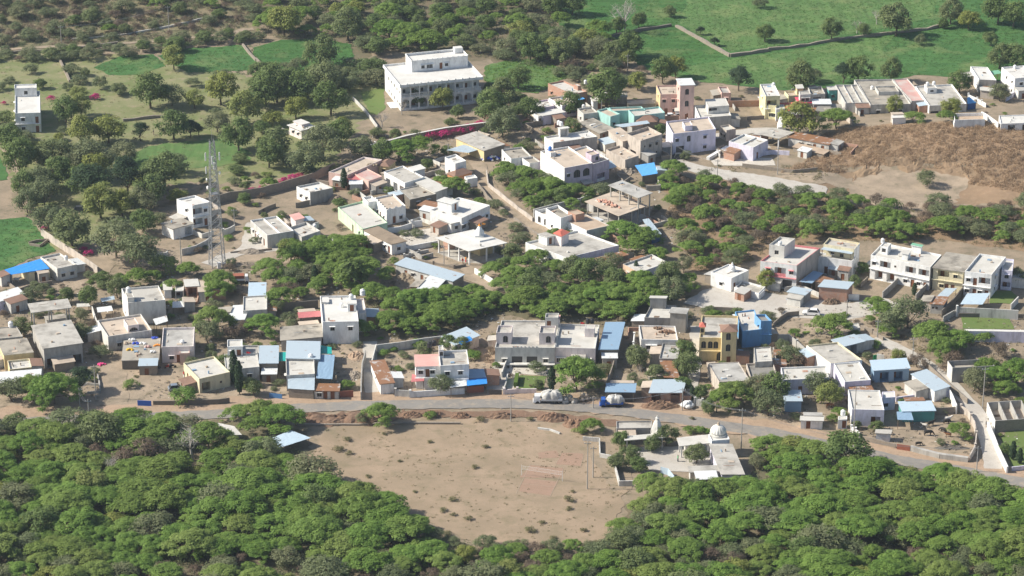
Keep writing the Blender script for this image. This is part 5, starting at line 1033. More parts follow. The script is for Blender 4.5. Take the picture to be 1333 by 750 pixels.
def bank(label, px, h, m):
    P = [G(*q) for q in px]; rg = random.Random(4); Q = []
    for a, b in zip(P, P[1:]):
        n = max(1, int((b-a).length/.8)); Q += [a.lerp(b, i/n) for i in range(n)]
    sec = [(-2.6,-.1), (-1.9,.35), (-1.3,.8), (-.7,.95), (0,1.0), (1.2,.9), (3,.45), (5,-.15)]; mb = MB(); k = mb.mi(m); n = len(sec); f1 = [rg.uniform(-1, 1) for _ in Q]
    for i, p in enumerate(Q):
        hh = h*(.75+.25*math.sin(i*.37)+.15*math.sin(i*1.3))*min(1, i/5, (len(Q)-1-i)/5)+.05; wob = .8*math.sin(i*.5)+.4*math.sin(i*1.1)
        for d, z in sec:
            x, y = p.x+rg.uniform(-.15, .15), p.y+d+wob+rg.uniform(-.25, .25)*(abs(d) < 2); mb.v.append((x, y, hgt(x, y)+hh*z+rg.uniform(-.12, .12)))
    for i in range(len(Q)-1):
        for j in range(n-1): a = i*n+j; mb.f.append((a, a+1, a+n+1, a+n)); mb.m.append(k)
    o = mb.build('earth_bank', None, P[0], P[0]); tag(o, label, 'bank')
bank('raw earth bank cut into the foot of the brown scrub hill', [(1110,232),(1135,222),(1155,216),(1180,218),(1200,215),(1225,217),(1250,222),(1266,234)], .6, 'brownhill')
bank('low red soil bank along the road above the left of the bare field', [(385,549),(430,548),(480,547),(530,546)], 1.0, 'redearth')
w_('low stone edge below the cement path on the green slope', 'P', [(885,226),(930,242),(985,254),(1040,262)], .6, 'stone', rough=.2)
sheet('small grey sheet kiosk roof beside the leafy yard tree', 'small sheet kiosk', 'C1', [(585,190),(660,175),(655,155),(575,170)], 2.2, 'sheet')
sheet('pale slab roof piece left of the leafy yard tree', 'pale slab piece', 'C1', [(440,220),(520,215),(510,198),(440,200)], 1.8, 'rlight')
sheet('pale sheet scraps roofing the yard behind the arched cabin house', 'sheet scraps', 'C1', [(560,250),(650,240),(640,212),(555,222)], 1.8, 'sheetwhite')
w_('pale yard wall running down behind the arched cabin house', 'C1', [(528,215),(545,270),(575,345)], 1.6, 'offwhite')
sheet('grey sheet roof scraps beside the small brick fronted house', 'brick house scraps', 'F5', [(130,325),(215,320),(195,278),(132,282)], 1.8, 'sheetwhite')
H('tiny white doorless hut left of the small brick fronted house', 'doorless hut', 'F5', (75,200), (122,198), (70,145), 2.4, 'white', F='', par=0, roof='rlight', name='outhouse', cat='outbuilding')
H('small round roofed pale store between hut and brick fronted house', 'round roofed store', 'F5', (150,208), (208,205), (155,165), 2.2, 'offwhite', F='p.5', par=.1, roof='rlight', name='outhouse', cat='outbuilding')
w_('broken brick foundation wall below the small brick fronted house', 'F5', [(235,285),(300,282),(312,230)], .7, 'brick')
w_('stone heap wall across the scrub beside the round thorn tree', 'F5', [(455,330),(520,350),(530,400)], .9, 'stone', rough=.2)
w_('low white wall with gap beside the long mint green house', 'B3', [(268,318),(300,350),(345,385)], 1.5, 'oldwhite')
w_('low wall between pink block and the arcade house', 'B3', [(365,345),(420,335),(480,345)], 1.3, 'oldwhite')
w_('brown brick ruin wall behind the scalloped white house', 'B3', [(500,360),(560,345),(640,330)], 1.2, 'brick', rough=.2)
w_('stone wall fragment in front of the schools lower annex', 'B2', [(810,412),(900,405),(960,395)], .8, 'stone')
w_('fallen stone wall across the brown ground below the tower', 'B2', [(440,470),(520,462),(600,460),(680,452)], .8, 'stone', rough=.25)
w_('ruined stone wall beside the thorn trees east of the tower', 'B2', [(600,240),(650,215),(700,195)], 1.2, 'stone', rough=.2)
w_('grey yard wall in front of the low peach house', 'B5', [(700,505),(760,490),(800,500)], 1.2, 'oldwhite')
w_('rough stone terrace wall under the wood yard tarpaulin', 'B4', [(940,330),(1010,300),(1060,270)], 1.2, 'stone', rough=.3)
w_('whitewashed yard wall between pink ledged house and shop hut', 'D6', [(330,395),(400,385),(470,390),(580,440)], 1.3, 'oldwhite')
w_('stone and brush fence around the bare yard below the white car', 'D6', [(250,640),(300,600),(345,570),(430,560)], 1.4, 'stone', rough=.3)
w_('wire and post fence line beside the brick fringed scrub', 'E7', [(480,170),(545,200),(600,235)], 1.1, 'stone', piers=1)
w_('green painted gate panel behind the back sheet shed', 'E7', [(548,330),(566,328)], 1.9, 'clothgreen', th=.1, name='gate', cat='gate')
w_('short broken wall right of the green gate panel', 'E7', [(566,322),(605,330)], 1.5, 'oldwhite')
w_('mud plastered yard wall beside the grey cement flat', 'F7', [(490,500),(500,560),(560,600)], 1.3, 'stone')
w_('low compound wall beneath the vivid blue house', 'F7', [(455,215),(520,222),(620,225)], 1.2, 'conc')
w_('small cement parapet wall beside the upper cement room', 'F7', [(640,290),(650,340),(662,380)], 1.4, 'conc')
H('low brown brick hut between the yellow house drive and cement flat', 'low brown hut', 'F7', (245,418), (285,415), (240,385), 2.2, 'stone', F='', par=0, roof='rtan', name='outhouse', cat='outbuilding')
sheet('thin grey sheet lean-to right of the upper cement room', 'thin lean-to', 'E7', [(30,330),(95,330),(90,300),(25,300)], 2.0, 'rustsheet')
H('small cement water room behind the segmented roof house', 'cement water room', 'E7', (445,190), (480,186), (440,165), 2.2, 'oldwhite', F='', par=.2, roof='rlight', name='outhouse', cat='outbuilding')
# short yard walls that run out from house corners
def yard_walls():
    rg = random.Random(12); n = 0; done = []
    houses = [(o, F) for o, F in zip([m for m in MARKS], FOOT)]
    F2 = list(FOOT); NM = {}
    for F in F2:
        if n >= 90: break
        cx = sum(p[0] for p in F)/4; cy = sum(p[1] for p in F)/4
        nm = min(MARKS, key=lambda m: (m[0]-cx)**2+(m[1]-cy)**2)[2]
        ks = [0, 1, 2, 3]; rg.shuffle(ks); made = 0
        for k in ks:
            if made >= 1: break
            a = Vector(F[k]); b = Vector(F[(k+1) % 4]); d = (a-b).normalized(); L = rg.uniform(3.5, 8); e = a+d*L; a = a+d*.15
            if rg.random() < .5: nn = Vector((-d.y, d.x))*rg.choice((-1, 1)); pts = [a, e, e+nn*rg.uniform(2.5, 6)]
            else: pts = [a, e]
            ok = True
            for p, q in zip(pts, pts[1:]):
                for t in (.1, .25, .4, .55, .7, .85, 1):
                    s = p.lerp(q, t)
                    if any(inpoly(s.x, s.y, G_) for G_ in F2 if abs(G_[0][0]-s.x) < 40) or any((r-s).length < hw+1 for S, hw in ROADS for r in S[::2]): ok = False; break
                if not ok: break
            if not ok: continue
            n += 1; made += 1; h = rg.uniform(.8, 1.7); m = rg.choice(('stone', 'stone', 'oldwhite', 'conc', 'beige', 'brick', 'offwhite')); mb = MB(); o = (a.x, a.y, hgt(a.x, a.y)); Q = []
            for p, q in zip(pts, pts[1:]):
                c = max(1, int((q-p).length/1.2)); Q += [p.lerp(q, i/c) for i in range(c)]
            Q.append(pts[-1]); hs = [h+rg.uniform(-.12, .12) for _ in Q]
            for i in range(len(Q)-1):
                p, q = Q[i], Q[i+1]; dd = (q-p).normalized(); w = Vector((dd.y, -dd.x))*.12; zp_, zq = hgt(*p), hgt(*q)
                mb.hexa([(*(p+w), zp_-.5), (*(q+w), zq-.5), (*(q-w), zq-.5), (*(p-w), zp_-.5)], [(*(p+w), zp_+hs[i]), (*(q+w), zq+hs[i+1]), (*(q-w), zq+hs[i+1]), (*(p-w), zp_+hs[i])], m)
            mn = dict(stone='rough stone', oldwhite='weathered white', conc='grey cement', beige='tan plastered', brick='red brick', offwhite='pale')[m]; side = 'left' if e.x < cx else 'right'
            lab = f'short {mn} yard wall at the {"far" if e.y > cy else "near"} {side} corner of the {nm}'
            if lab in NM: continue
            NM[lab] = 1; tag(mb.build('yard_wall', None, o, o), lab, 'wall')
yard_walls()
def annexes():
    rg = random.Random(5); n = 0; NM = {}
    base = list(FOOT); rg.shuffle(base)
    for F in base:
        cx = sum(p[0] for p in F)/4; cy = sum(p[1] for p in F)/4; nm = min(MARKS, key=lambda m: (m[0]-cx)**2+(m[1]-cy)**2)[2]
        ks = [0, 1, 2, 3]; rg.shuffle(ks); made = 0
        for k in ks:
            if made >= 1 or n >= 130: break
            a = Vector(F[k]); b = Vector(F[(k+1) % 4]); d = (b-a); L = d.length
            if L < 4: continue
            d.normalize(); o = Vector((d.y, -d.x)); ln = min(L*.8, rg.uniform(2.6, 5.5)); t = rg.uniform(.1, L-ln-.1) if L-ln > .3 else .1; dp = rg.uniform(2.0, 3.6)
            c = [a+d*t+o*.06, a+d*(t+ln)+o*.06]; Q = [c[0]+o*dp, c[1]+o*dp, c[1], c[0]]
            T_ = [Q[0].lerp(Q[1], i/4)+o*.6 for i in range(5)]+[Q[0].lerp(Q[1], i/3)-o*(dp*.5) for i in range(4)]+[Q[0]-d*.6, Q[1]+d*.6]
            if any(inpoly(s.x, s.y, G_) for s in T_ for G_ in FOOT if abs(G_[0][0]-s.x) < 40 and G_ is not F) or any((r-s).length < hw+1.5 for s in T_[:5] for S, hw in ROADS for r in S[::2]): continue
            side = 'far' if o.y > .7 else ('near' if o.y < -.7 else ('left' if o.x < 0 else 'right')); h = rg.uniform(2.0, 2.9); wm = rg.choice(('oldwhite', 'grey', 'stone', 'brick', 'beige', 'offwhite', 'conc')); rm = rg.choice(('sheet', 'rustsheet', 'rold', 'rconc', 'rgrey', 'sheetwhite', 'rtan', 'tile'))
            w1 = dict(oldwhite='whitewashed', grey='grey', stone='stone', brick='brick', beige='tan', offwhite='pale', conc='cement')[wm]; w2 = dict(sheet='blue grey sheet', rustsheet='rusty sheet', rold='old dark slab', rconc='concrete', rgrey='grey slab', sheetwhite='pale sheet', rtan='tan slab', tile='brown tiled')[rm]
            lab = f'low {w1} lean-to with {w2} roof on the {side} side of the {nm}'
            if lab in NM: continue
            NM[lab] = 1; g = min(hgt(*q) for q in Q); org = ((Q[0].x+Q[2].x)/2, (Q[0].y+Q[2].y)/2, g); root = empty('lean_to', org, lab, 'lean-to'); w = MB()
            door = rg.random() < .7
            for i in range(4):
                p, q = Q[i], Q[(i+1) % 4]; hs = [h if i in (0,) else h for _ in (0, 1)]
                hp = h if i in (0, 1) else h+.35; hq = h if i in (0, 3) else h+.35
                if i == 0: hp = hq = h
                if i == 2: hp = hq = h+.35
                if i == 0 and door and ln > 2.4:
                    rc = [(ln*.3, .05, ln*.3+1.0, 1.85, .12, 'd')]; qq, nn = cut_face(w, p, q, g, -.8, h, rc, wm); fill_openings(qq, rc, root, org, wm, False)
                else: w.poly([(*p, g-.8), (*q, g-.8), (*q, g+hq), (*p, g+hp)], wm)
            w.build('wall', root, org); r = MB(); u_ = .25; A0, A1, A2, A3 = Q[0]+o*u_-d*u_, Q[1]+o*u_+d*u_, Q[2]+d*u_-o*.0, Q[3]-d*u_-o*.0
            r.hexa([(*A0, g+h), (*A1, g+h), (*A2, g+h+.36), (*A3, g+h+.36)], [(*A0, g+h+.08), (*A1, g+h+.08), (*A2, g+h+.44), (*A3, g+h+.44)], rm); r.build('roof', root, org)
            FOOT.append([tuple(q) for q in Q]); made += 1; n += 1
annexes()
random.seed(1)
# ---------------------------------------------------------------- water tanks, copied from one maker
def tank_meshes():
    out = {}
    for m in ('tankwhite', 'tankblack', 'tankblue'):
        b = MB(); b.lathe((0,0,0), [(.5,0), (.53,.1), (.5,.2), (.53,.45), (.5,.55), (.53,.85), (.48,1.05), (.25,1.2)], m, 14); l = MB(); l.lathe((0,0,0), [(.2,1.19), (.2,1.28), (.05,1.3)], m, 10); out[m] = (b.mesh('tank_body'), l.mesh('tank_lid'))
    return out
TM = tank_meshes(); seen = {}
for (p, m, nm, s) in TANKS:
    k = (m, nm); n = seen.get(k, 0); seen[k] = n+1; tot = sum(1 for t in TANKS if (t[1], t[2]) == k)
    cname = {'tankwhite': 'white', 'tankblack': 'black', 'tankblue': 'blue'}[m]
    lab = (f'{cname} water tank on the roof of the {nm}' if tot == 1 else f'{ORD[n]} {cname} water tank on the roof of the {nm}')
    r = empty('water_tank', p, lab, 'water tank', 'water tanks on the roofs'); r.scale = (s, s, s)
    for q, nmn in zip(TM[m], ('tank_body', 'tank_lid')): o = bpy.data.objects.new(nmn, q); col.objects.link(o); o.parent = r
# ---------------------------------------------------------------- utility poles and cables
def pole(z, top, base, label, arm=True, m='pole'):
    b = G(*zp(z, base)); tx, ty = zp(z, top); h = 3.0
    for _ in range(40):
        # height whose top is seen at the top pixel
        yy = 375-F_PX*math.tan(math.atan2(b.z+h-CAM_Z, b.y)+TILT)
        if yy <= ty: break
        h += .25
    root = empty('utility_pole', b, label, 'pole', 'poles of the village'); p = MB(); p.tube((0,0,-.5), (0,0,h), .14, .09, m, 7); p.build('shaft', root)
    if arm:
        a = MB(); a.box(-.75,.75,-.05,.05,h-.6,h-.5,'steel'); a.build('crossarm', root)
        for x in (-.65, 0, .65): i = MB(); i.tube((x,0,h-.5), (x,0,h-.3), .05, .04, 'tankwhite', 6); i.build('insulator', root)
    return Vector((b.x, b.y, b.z+h-.4))
PO = [pole('P', (664,514), (665,549), 'thin pole on the road edge below the small lawn'), pole('P', (772,516), (772,532), 'short pole between the two bundle laden trucks'),
 pole('C8', (1004,125), (1008,322), 'tall concrete electric pole beside the ribbed dome'), pole('P', (1271,581), (1271,615), 'pale pole at the foot of the curved lane'),
 pole('P', (1279,479), (1279,531), 'wooden pole beside the unfinished roofless house'), pole('P', (1101.6,391), (1102,413), 'lamp pole on the cement yard beside the white car'),
 pole('P', (1142,417), (1142,440), 'pole in the scrub below the cement yard'), pole('P', (305,272), (305.4,296), 'pole beyond the steel tower'), pole('P', (817,71), (817,93), 'lone pole at the green field edge'),
 pole('P', (79,34), (80,56), 'pole on the scrubby hill track'), pole('P', (220,8), (220,40), 'pole at the top of the scrub hill'), pole('P', (872.5,184), (873.6,210), 'pole at the corner of the lilac arched house'),
 pole('P', (1013,192), (1012,228), 'pole in the court of the lavender hall'), pole('P', (933.6,208), (933.6,236), 'pole beside the cement path'), pole('P', (582.5,187), (583.6,206), 'pole near the yellow walled building'),
 pole('P', (123,476), (125,520), 'pole beside the foundations of the unbuilt plot'), pole('P', (118,520), (116,545), 'short pole where the dirt lane meets the road'), pole('P', (103,505), (104,530), 'pole among the trees by the left road'),
 pole('P', (764.5,575), (764.5,637), 'tall thin light mast beside the ball court'), pole('P', (771,582), (772,622), 'second thin mast behind the ball court light mast'),
 pole('P', (887,505), (888,535), 'pole beside the white covered cart'), pole('P', (1188,440), (1188,465), 'pole beside the yellowish tree in the scrub'), pole('P', (1110,500), (1111,570), 'pole at the corner of the near lilac porch house'),
 pole('P', (236,308), (236,345), 'pole beside the curved compound wall'), pole('P', (216,335), (216,353), 'short twin frame pole left of the steel tower'), pole('P', (662,505) if 0 else (578,320), (578,345), 'pole in the yard of the metal roofed shed')]
def cable(a, b, label, sag=1.2, n=12, k=2):
    root = empty('power_cable', a.lerp(b, .5), label, 'cable', 'overhead cables'); 
    for j in range(k):
        m = MB(); off = Vector((0, 0, 0)) if k == 1 else Vector((.0, .0, .0)); off = Vector((.3*(j-.5), .3*(j-.5), 0)); P = [a.lerp(b, i/n)+off-Vector((0, 0, sag*4*(i/n)*(1-i/n))) for i in range(n+1)]
        for p, q in zip(P, P[1:]): m.tube(p, q, .022, .022, 'steel', 4, False)
        m.build('wire', root, root.location)
cable(PO[0], PO[1], 'overhead wires along the road before the twin turret house'); cable(PO[2], PO[3], 'overhead wires from the ribbed dome to the curved lane', 3); cable(PO[1], PO[20], 'overhead wires past the open rail stall')
cable(PO[20], PO[2], 'overhead wires crossing the road by the white covered cart'); cable(PO[15], PO[17], 'overhead wires over the unbuilt plot'); cable(PO[16], PO[17], 'overhead wires in the left roadside trees')
cable(PO[9], PO[10], 'overhead wires over the scrub hill'); cable(PO[11], PO[13], 'overhead wires beside the lilac arched house')
# ---------------------------------------------------------------- vehicles
def car(z, p, rz, paint, label, L=4.3, W=1.8, Hh=1.7, name='parked_car'):
    c = G(*zp(z, p)); root = empty(name, c, label, 'car', rz=rz); b = MB()
    pr = [(-L/2,.35), (-L/2,.85), (-L*.47,1.0), (-L*.38,1.02), (L*.2,1.0), (L*.44,.88), (L/2,.7), (L/2,.35)]
    for y0, y1 in ((-W/2, W/2),):
        n = len(b.v); b.v += [(x,y0,zz) for x, zz in pr]+[(x,y1,zz) for x, zz in pr]; k = b.mi(paint); m = len(pr)
        b.f += [tuple(range(n, n+m)), tuple(range(n+2*m-1, n+m-1, -1))]+[(n+i, n+(i+1) % m, n+m+(i+1) % m, n+m+i) for i in range(m)]; b.m += [k]*(m+2)
    b.build('body', root)
    g = MB(); zt = Hh; a = [(-L*.44,1.0), (-L*.34,zt-.05), (L*.06,zt-.05), (L*.24,1.0)]; e = W/2-.06; t = e-.16
    g.hexa([(a[0][0],-e,1.0), (a[3][0],-e,1.0), (a[3][0],e,1.0), (a[0][0],e,1.0)], [(a[1][0],-t,zt-.05), (a[2][0],-t,zt-.05), (a[2][0],t,zt-.05), (a[1][0],t,zt-.05)], 'glassdark'); g.build('windows', root)
    r = MB(); r.hexa([(a[1][0],-t,zt-.05), (a[2][0],-t,zt-.05), (a[2][0],t,zt-.05), (a[1][0],t,zt-.05)], [(a[1][0]+.1,-t+.08,zt+.04), (a[2][0]-.1,-t+.08,zt+.04), (a[2][0]-.1,t-.08,zt+.04), (a[1][0]+.1,t-.08,zt+.04)], paint)
    for x0, x1 in ((a[0],a[1]), (a[3],a[2])):
        for s in (-1, 1): r.tube((x0[0],s*e,1.0), (x1[0],s*t,zt), .05, .05, paint, 4, False)
    r.build('car_roof', root)
    for x in (-L*.31, L*.31):
        for s in (-1, 1): w = MB(); w.tube((x,s*(W/2-.18),.33), (x,s*(W/2+.02),.33), .33, .33, 'tyre', 14); w.tube((x,s*(W/2),.33), (x,s*(W/2+.035),.33), .17, .17, 'steel', 10); w.build('wheel', root)
    for s in (-1, 1): w = MB(); w.box(L/2-.03, L/2+.02, s*W*.36-.16, s*W*.36+.16, .62, .76, 'clothwhite'); w.build('headlight', root)
    MARKS.append((c.x, c.y, label.split(' parked')[0]))
car('P', (1056,410), 2.95, 'carwhite', 'white car parked on the cement yard beside the crossing', 4.4)
car('P', (230,508.5), .25, 'carsilver', 'silver grey car parked in the bare dirt yard', 4.0)
car('F7', (438,345), 1.5, 'carsilver', 'silver car parked beside the yellow stair tower', 4.2)
car('B6', (112,558), .2, 'cardark', 'dark car parked below the lilac arched house', 4.2)
car('F2', (452,345), .1, 'carwhite', 'small white car parked near the pink tower', 3.6)
car('B1', (700,0) if 0 else (470,245), .0, 'cardark', 'dark car parked half hidden under the orchard trees', 4.4)
def truck(z, p, rz, label, cab='carwhite', L=6.0, load='sack', bulge=1.0, cname='truck', name='laden_truck', canopy=None):
    c = G(*zp(z, p)); root = empty(name, c, label, cname, rz=rz); W = 2.1
    b = MB(); b.box(-L/2, L*.22, -W/2, W/2, .75, .95, 'iron'); b.box(-L/2, L*.22, -W/2, -W/2+.08, .95, 1.5, cab); b.box(-L/2, L*.22, W/2-.08, W/2, .95, 1.5, cab); b.box(-L/2, -L/2+.08, -W/2+.08, W/2-.08, .95, 1.5, cab); b.build('cargo_bed', root)
    k = MB(); k.hexa([(L*.25,-W/2,.5), (L/2,-W/2,.5), (L/2,W/2,.5), (L*.25,W/2,.5)], [(L*.25,-W/2+.1,2.1), (L/2-.45,-W/2+.15,2.1), (L/2-.45,W/2-.15,2.1), (L*.25,W/2-.1,2.1)], cab); co_ = k.build('driver_cabin', root)
    g = MB(); g.hexa([(L/2-.2,-W/2+.2,1.25), (L/2-.13,-W/2+.2,1.25), (L/2-.13,W/2-.2,1.25), (L/2-.2,W/2-.2,1.25)], [(L/2-.42,-W/2+.25,1.95), (L/2-.38,-W/2+.25,1.95), (L/2-.38,W/2-.25,1.95), (L/2-.42,W/2-.25,1.95)], 'glassdark'); g.build('windscreen', root)
    for x in (-L*.3, L*.34):
        for s in (-1, 1): w = MB(); w.tube((x,s*(W/2-.3),.42), (x,s*(W/2),.42), .42, .42, 'tyre', 14); w.build('wheel', root)
    if canopy: m = MB(); m.box(-L/2, L*.2, -W/2+.05, W/2-.05, 1.5, 2.3, canopy); m.build('canopy', root)
    return c, root
def lumps(name, label, cat, c, ex, ey, ez, z0, m, n=40, r=.45, rz=0, seed=0, m2=None):
    rg = random.Random(seed); o = (c[0], c[1], c[2]); root = empty(name, o, label, cat, rz=rz); b = MB()
    for i in range(n):
        a = rg.uniform(0, 6.28); q = rg.uniform(0, 1)**.5; x, y = math.cos(a)*q*ex, math.sin(a)*q*ey; z = z0+ez*(1-q*q)*rg.uniform(.5, 1); rr = r*rg.uniform(.7, 1.3)
        b.lathe((x, y, z-rr*.5), [(rr*.5,0), (rr*.95,rr*.3), (rr,rr*.7), (rr*.75,rr*1.15), (rr*.3,rr*1.4)], m if (not m2 or rg.random() < .6) else m2, 7, rg.uniform(-.15, .15))
    q = b.build('bundles', root); q.data.polygons.foreach_set('use_smooth', [True]*len(q.data.polygons)); return root
def tarp_load(name, label, c, ex, ey, ez, z0, m, rz, seed):
    rg = random.Random(seed); root = empty(name, (c[0], c[1], c[2]), label, 'load', rz=rz); b = MB(); k = b.mi(m); NU, NV = 40, 12
    ph = [rg.uniform(0, 6.28) for _ in range(6)]
    for j in range(NV+1):
        v = j/NV*math.pi/2
        for i in range(NU):
            u = i/NU*2*math.pi; q = (abs(math.cos(u))**3+abs(math.sin(u))**3)**(-1/3); r = math.cos(v)**.45*(1+.09*math.sin(7*u+ph[0])+.06*math.sin(13*u+ph[1])+rg.uniform(-.02, .02))
            b.v.append((-.9+math.cos(u)*q*ex*r, math.sin(u)*q*ey*r, z0+ez*math.sin(v)**.8*(1+.08*math.sin(5*u+3*v+ph[2])+.06*math.sin(9*u-2*v+ph[3]))+rg.uniform(-.04, .04)))
    for j in range(NV):
        for i in range(NU): b.f.append((j*NU+i, j*NU+(i+1) % NU, (j+1)*NU+(i+1) % NU, (j+1)*NU+i)); b.m.append(k)
    q = b.build('tarpaulin', root); q.data.polygons.foreach_set('use_smooth', [True]*len(q.data.polygons))
    for i in range(9):
        a = rg.uniform(3.3, 6.1); x, y = -.9+math.cos(a)*ex*.98, math.sin(a)*ey*1.0; s = MB(); s.lathe((x, y, z0-rg.uniform(.5, .9)), [(.1,0), (.42,.2), (.5,.6), (.35,1.1), (.1,1.4)], 'sackbrown' if i % 3 == 0 else 'sack', 10); w = s.build('hanging_sack', root); w.data.polygons.foreach_set('use_smooth', [True]*len(w.data.polygons))
    return root
c, _ = truck('E3', (190,285), math.pi, 'white small truck parked on the road edge below the lawn', L=7); tarp_load('sack_load', 'bulging white sack load heaped on the roadside truck', c, 2.5, 1.35, 1.7, 1.4, 'sack', math.pi, 1)
c, _ = truck('E3', (880,325), math.pi, 'dark blue truck parked beside the roadside blue shed', 'carblue', L=5.6); tarp_load('sack_load', 'ragged white and brown sack load on the dark blue truck', c, 2.0, 1.2, 1.5, 1.3, 'sack', math.pi, 2)
c = G(*zp('E3', (400,275))); lumps('sack_heap', 'grey sack heap between white truck and tree trunk', 'sacks', c, 2.6, 1.3, 1.2, .3, 'pole', 36, .55, 0, 3, 'sackbrown')
c = G(*zp('E3', (585,265))); lumps('sack_heap', 'single brown bulging sack heap right of the tree trunk', 'sacks', c, .9, .7, 1.3, .4, 'sackbrown', 18, .5, 0, 4)
c = G(*zp('F7', (115,660))); lumps('covered_cart', 'cart covered in white cloth at the yellow house gate', 'cart', c, 1.2, 1.0, 1.0, .5, 'clothwhite', 30, .55, 0, 5)
c = G(*zp('E1', (530,260))); r = lumps('laundry_bundle', 'heap of blue white and red cloth bundles below the yellow building', 'cloth', c, 3.0, 1.8, .9, .3, 'clothblue', 40, .4, 0, 6, 'clothwhite')
c = G(*zp('E1', (460,215))); lumps('laundry_bundle', 'red cloth bundle left of the blue cloth heap', 'cloth', c, .8, .7, .8, .3, 'clothred', 12, .4, 0, 7)
c = G(*zp('C1', (585,555))); lumps('laundry_bundle', 'bright pink cloth bundle at the head of the dirt lane', 'cloth', c, 1.0, .6, .3, .2, 'clothpink', 12, .3, 0, 8)
c, _ = truck('D6', (400,505), math.pi, 'small blue carrier with dark canopy on the cement yard', 'carblue', L=4.2, canopy='cardark')
c, _ = truck('F5', (608,150), .1, 'white fronted truck with rust brown load box beside the round thorn tree', 'carwhite', L=4.6, canopy='rustgate')
def heap(name, label, cat, z, p, ex, ey, ez, m, seed=0, n=26):
    c = G(*zp(z, p)); rg = random.Random(seed); b = MB(); k = b.mi(m); v0 = len(b.v); N_ = 14
    for j in range(N_+1):
        for i in range(N_+1):
            x, y = (i/N_-.5)*2*ex, (j/N_-.5)*2*ey; q = math.hypot(x/ex, y/ey); zz = ez*max(0, math.cos(min(1.57, q*1.57)))*rg.uniform(.6, 1.25)-.25
            b.v.append((c.x+x+rg.uniform(-.1, .1), c.y+y+rg.uniform(-.1, .1), hgt(c.x+x, c.y+y)+zz))
    for j in range(N_):
        for i in range(N_): a = j*(N_+1)+i; b.f.append((a, a+1, a+N_+2, a+N_+1)); b.m.append(k)
    o = b.build(name, None, c, c); tag(o, label, cat); MARKS.append((c.x, c.y, label)) if 0 else None
MATS['redearth'].name = 'redearth'
heap('earth_heap', 'big brown manure heap beside the open rail stall', 'heap', 'C5', (330,665), 5.6, 2.6, 1.7, 'redearth', 1)
for i, (x, y, ex) in enumerate(((215,130,5.5),(320,135,5),(690,122,4),(610,125,3.5),(800,128,3),(960,128,4.5))): heap('earth_heap', f'{["first","second","third","fourth","fifth","sixth"][i]} reddish earth heap from the left along the top of the bare field', 'heap', 'D2', (x, y), ex, 1.8, 1.3, 'redearth', 2+i)
heap('earth_heap', 'round reddish soil mound above the field corner', 'heap', 'D3', (245,160), 3.4, 2.6, 1.7, 'redearth', 9)
heap('earth_heap', 'dark brown soil bank beside the bush above the field', 'heap', 'D3', (160,135), 4.4, 2.6, 1.6, 'redearth', 10)
heap('rubble_heap', 'pale rubble heap in front of the long metal shed', 'heap', 'E8', (170,600), 4.6, 2.6, 1.7, 'dirt', 11)
heap('rubble_heap', 'low rubble heap beside the tower foot', 'heap', 'B2', (560,480), 5, 2.2, 1.2, 'stone', 12)
heap('rubble_heap', 'pile of stones on the slope beside the pink ledged house', 'heap', 'D6', (700,320), 4.5, 2, 1.2, 'stone', 13)
heap('firewood_heap', 'tangled firewood heap in front of the brick shed', 'heap', 'D6', (655,510), 3.0, 1.4, 1.7, 'wood', 14)
heap('sand_heap', 'yellow sand heap in the walled building plot', 'heap', 'C3', (428,465), 2.6, 3.4, 1.2, 'orangedirt', 15)
heap('rubble_heap', 'broken brick heap inside the walled building plot', 'heap', 'C3', (415,560), 2.4, 3.4, 1.2, 'stone', 16)
heap('rubble_heap', 'rubble and timber pile left of the wood yard tarpaulin', 'heap', 'F2', (150,715), 3.4, 2.4, 1.3, 'stone', 17)
heap('straw_heap', 'thatched straw heap beside the mint green house', 'heap', 'B3', (170,410), 3.2, 2.4, 2.0, 'thatch', 18)
heap('grain_patch', 'pale yellow grain spread drying on the roadside', 'grain', 'E3', (1050,388), 5.5, .7, .35, 'sackbrown', 19)
heap('rubble_heap', 'dark stone pile in the corner of the cow yard', 'heap', 'F4', (1000,650), 5.5, 1.1, 1.0, 'darkstone', 20)
for i, (z, p, e, m, lab) in enumerate((('B5',(610,95),2.6,'orangebrick','left red brick heap on the unfinished frame'),('B5',(660,120),2.2,'orangebrick','right red brick heap on the unfinished frame'))):
    c = GH(*zp(z, p), 4.25); lumps('brick_heap', lab, 'bricks', c, e, 1.0, .5, .05, m, 26, .28, -.5, 30+i)
c = GH(*zp('C5', (365,262)), 3.3); lumps('soil_heap', 'brown soil heap on the earth heap terrace', 'heap', c, 1.8, 1.0, .4, .0, 'redearth', 26, .35, 0, 40)
c = GH(*zp('C5', (318,240)), 3.3); lumps('soil_heap', 'small brown soil heap at the back of the terrace', 'heap', c, 1.0, .6, .3, .0, 'redearth', 12, .3, 0, 41)
c = GH(*zp('B3', (375,200)), 3.4); lumps('dung_cake_heap', 'brown heap on the pink walled house terrace', 'heap', c, 1.6, .8, .5, .0, 'thatch', 20, .35, 0, 42)
JK = [('clothyellow',745,465,'yellow cloth bundle'),('clothblue',785,430,'blue cloth bundle'),('clothwhite',760,410,'white sack'),('redfloor',850,450,'reddish cloth spread'),('clothwhite',820,430,'pale sack heap'),('clothblue',887,400,'blue standing sack'),('orange',900,440,'orange cloth'),('sackbrown',730,430,'brown box heap'),('clothwhite',880,480,'white bag'),('sackbrown',800,490,'brown rag heap')]
for i, (m, x, y, lab) in enumerate(JK):
    c = GH(*zp('C1', (x, y)), 2.6); lumps('junk_bundle', f'{lab} among the junk on the stone roofed store', 'junk', c, .8, .5, .35, .0, m, 9, .3, 0, 50+i)
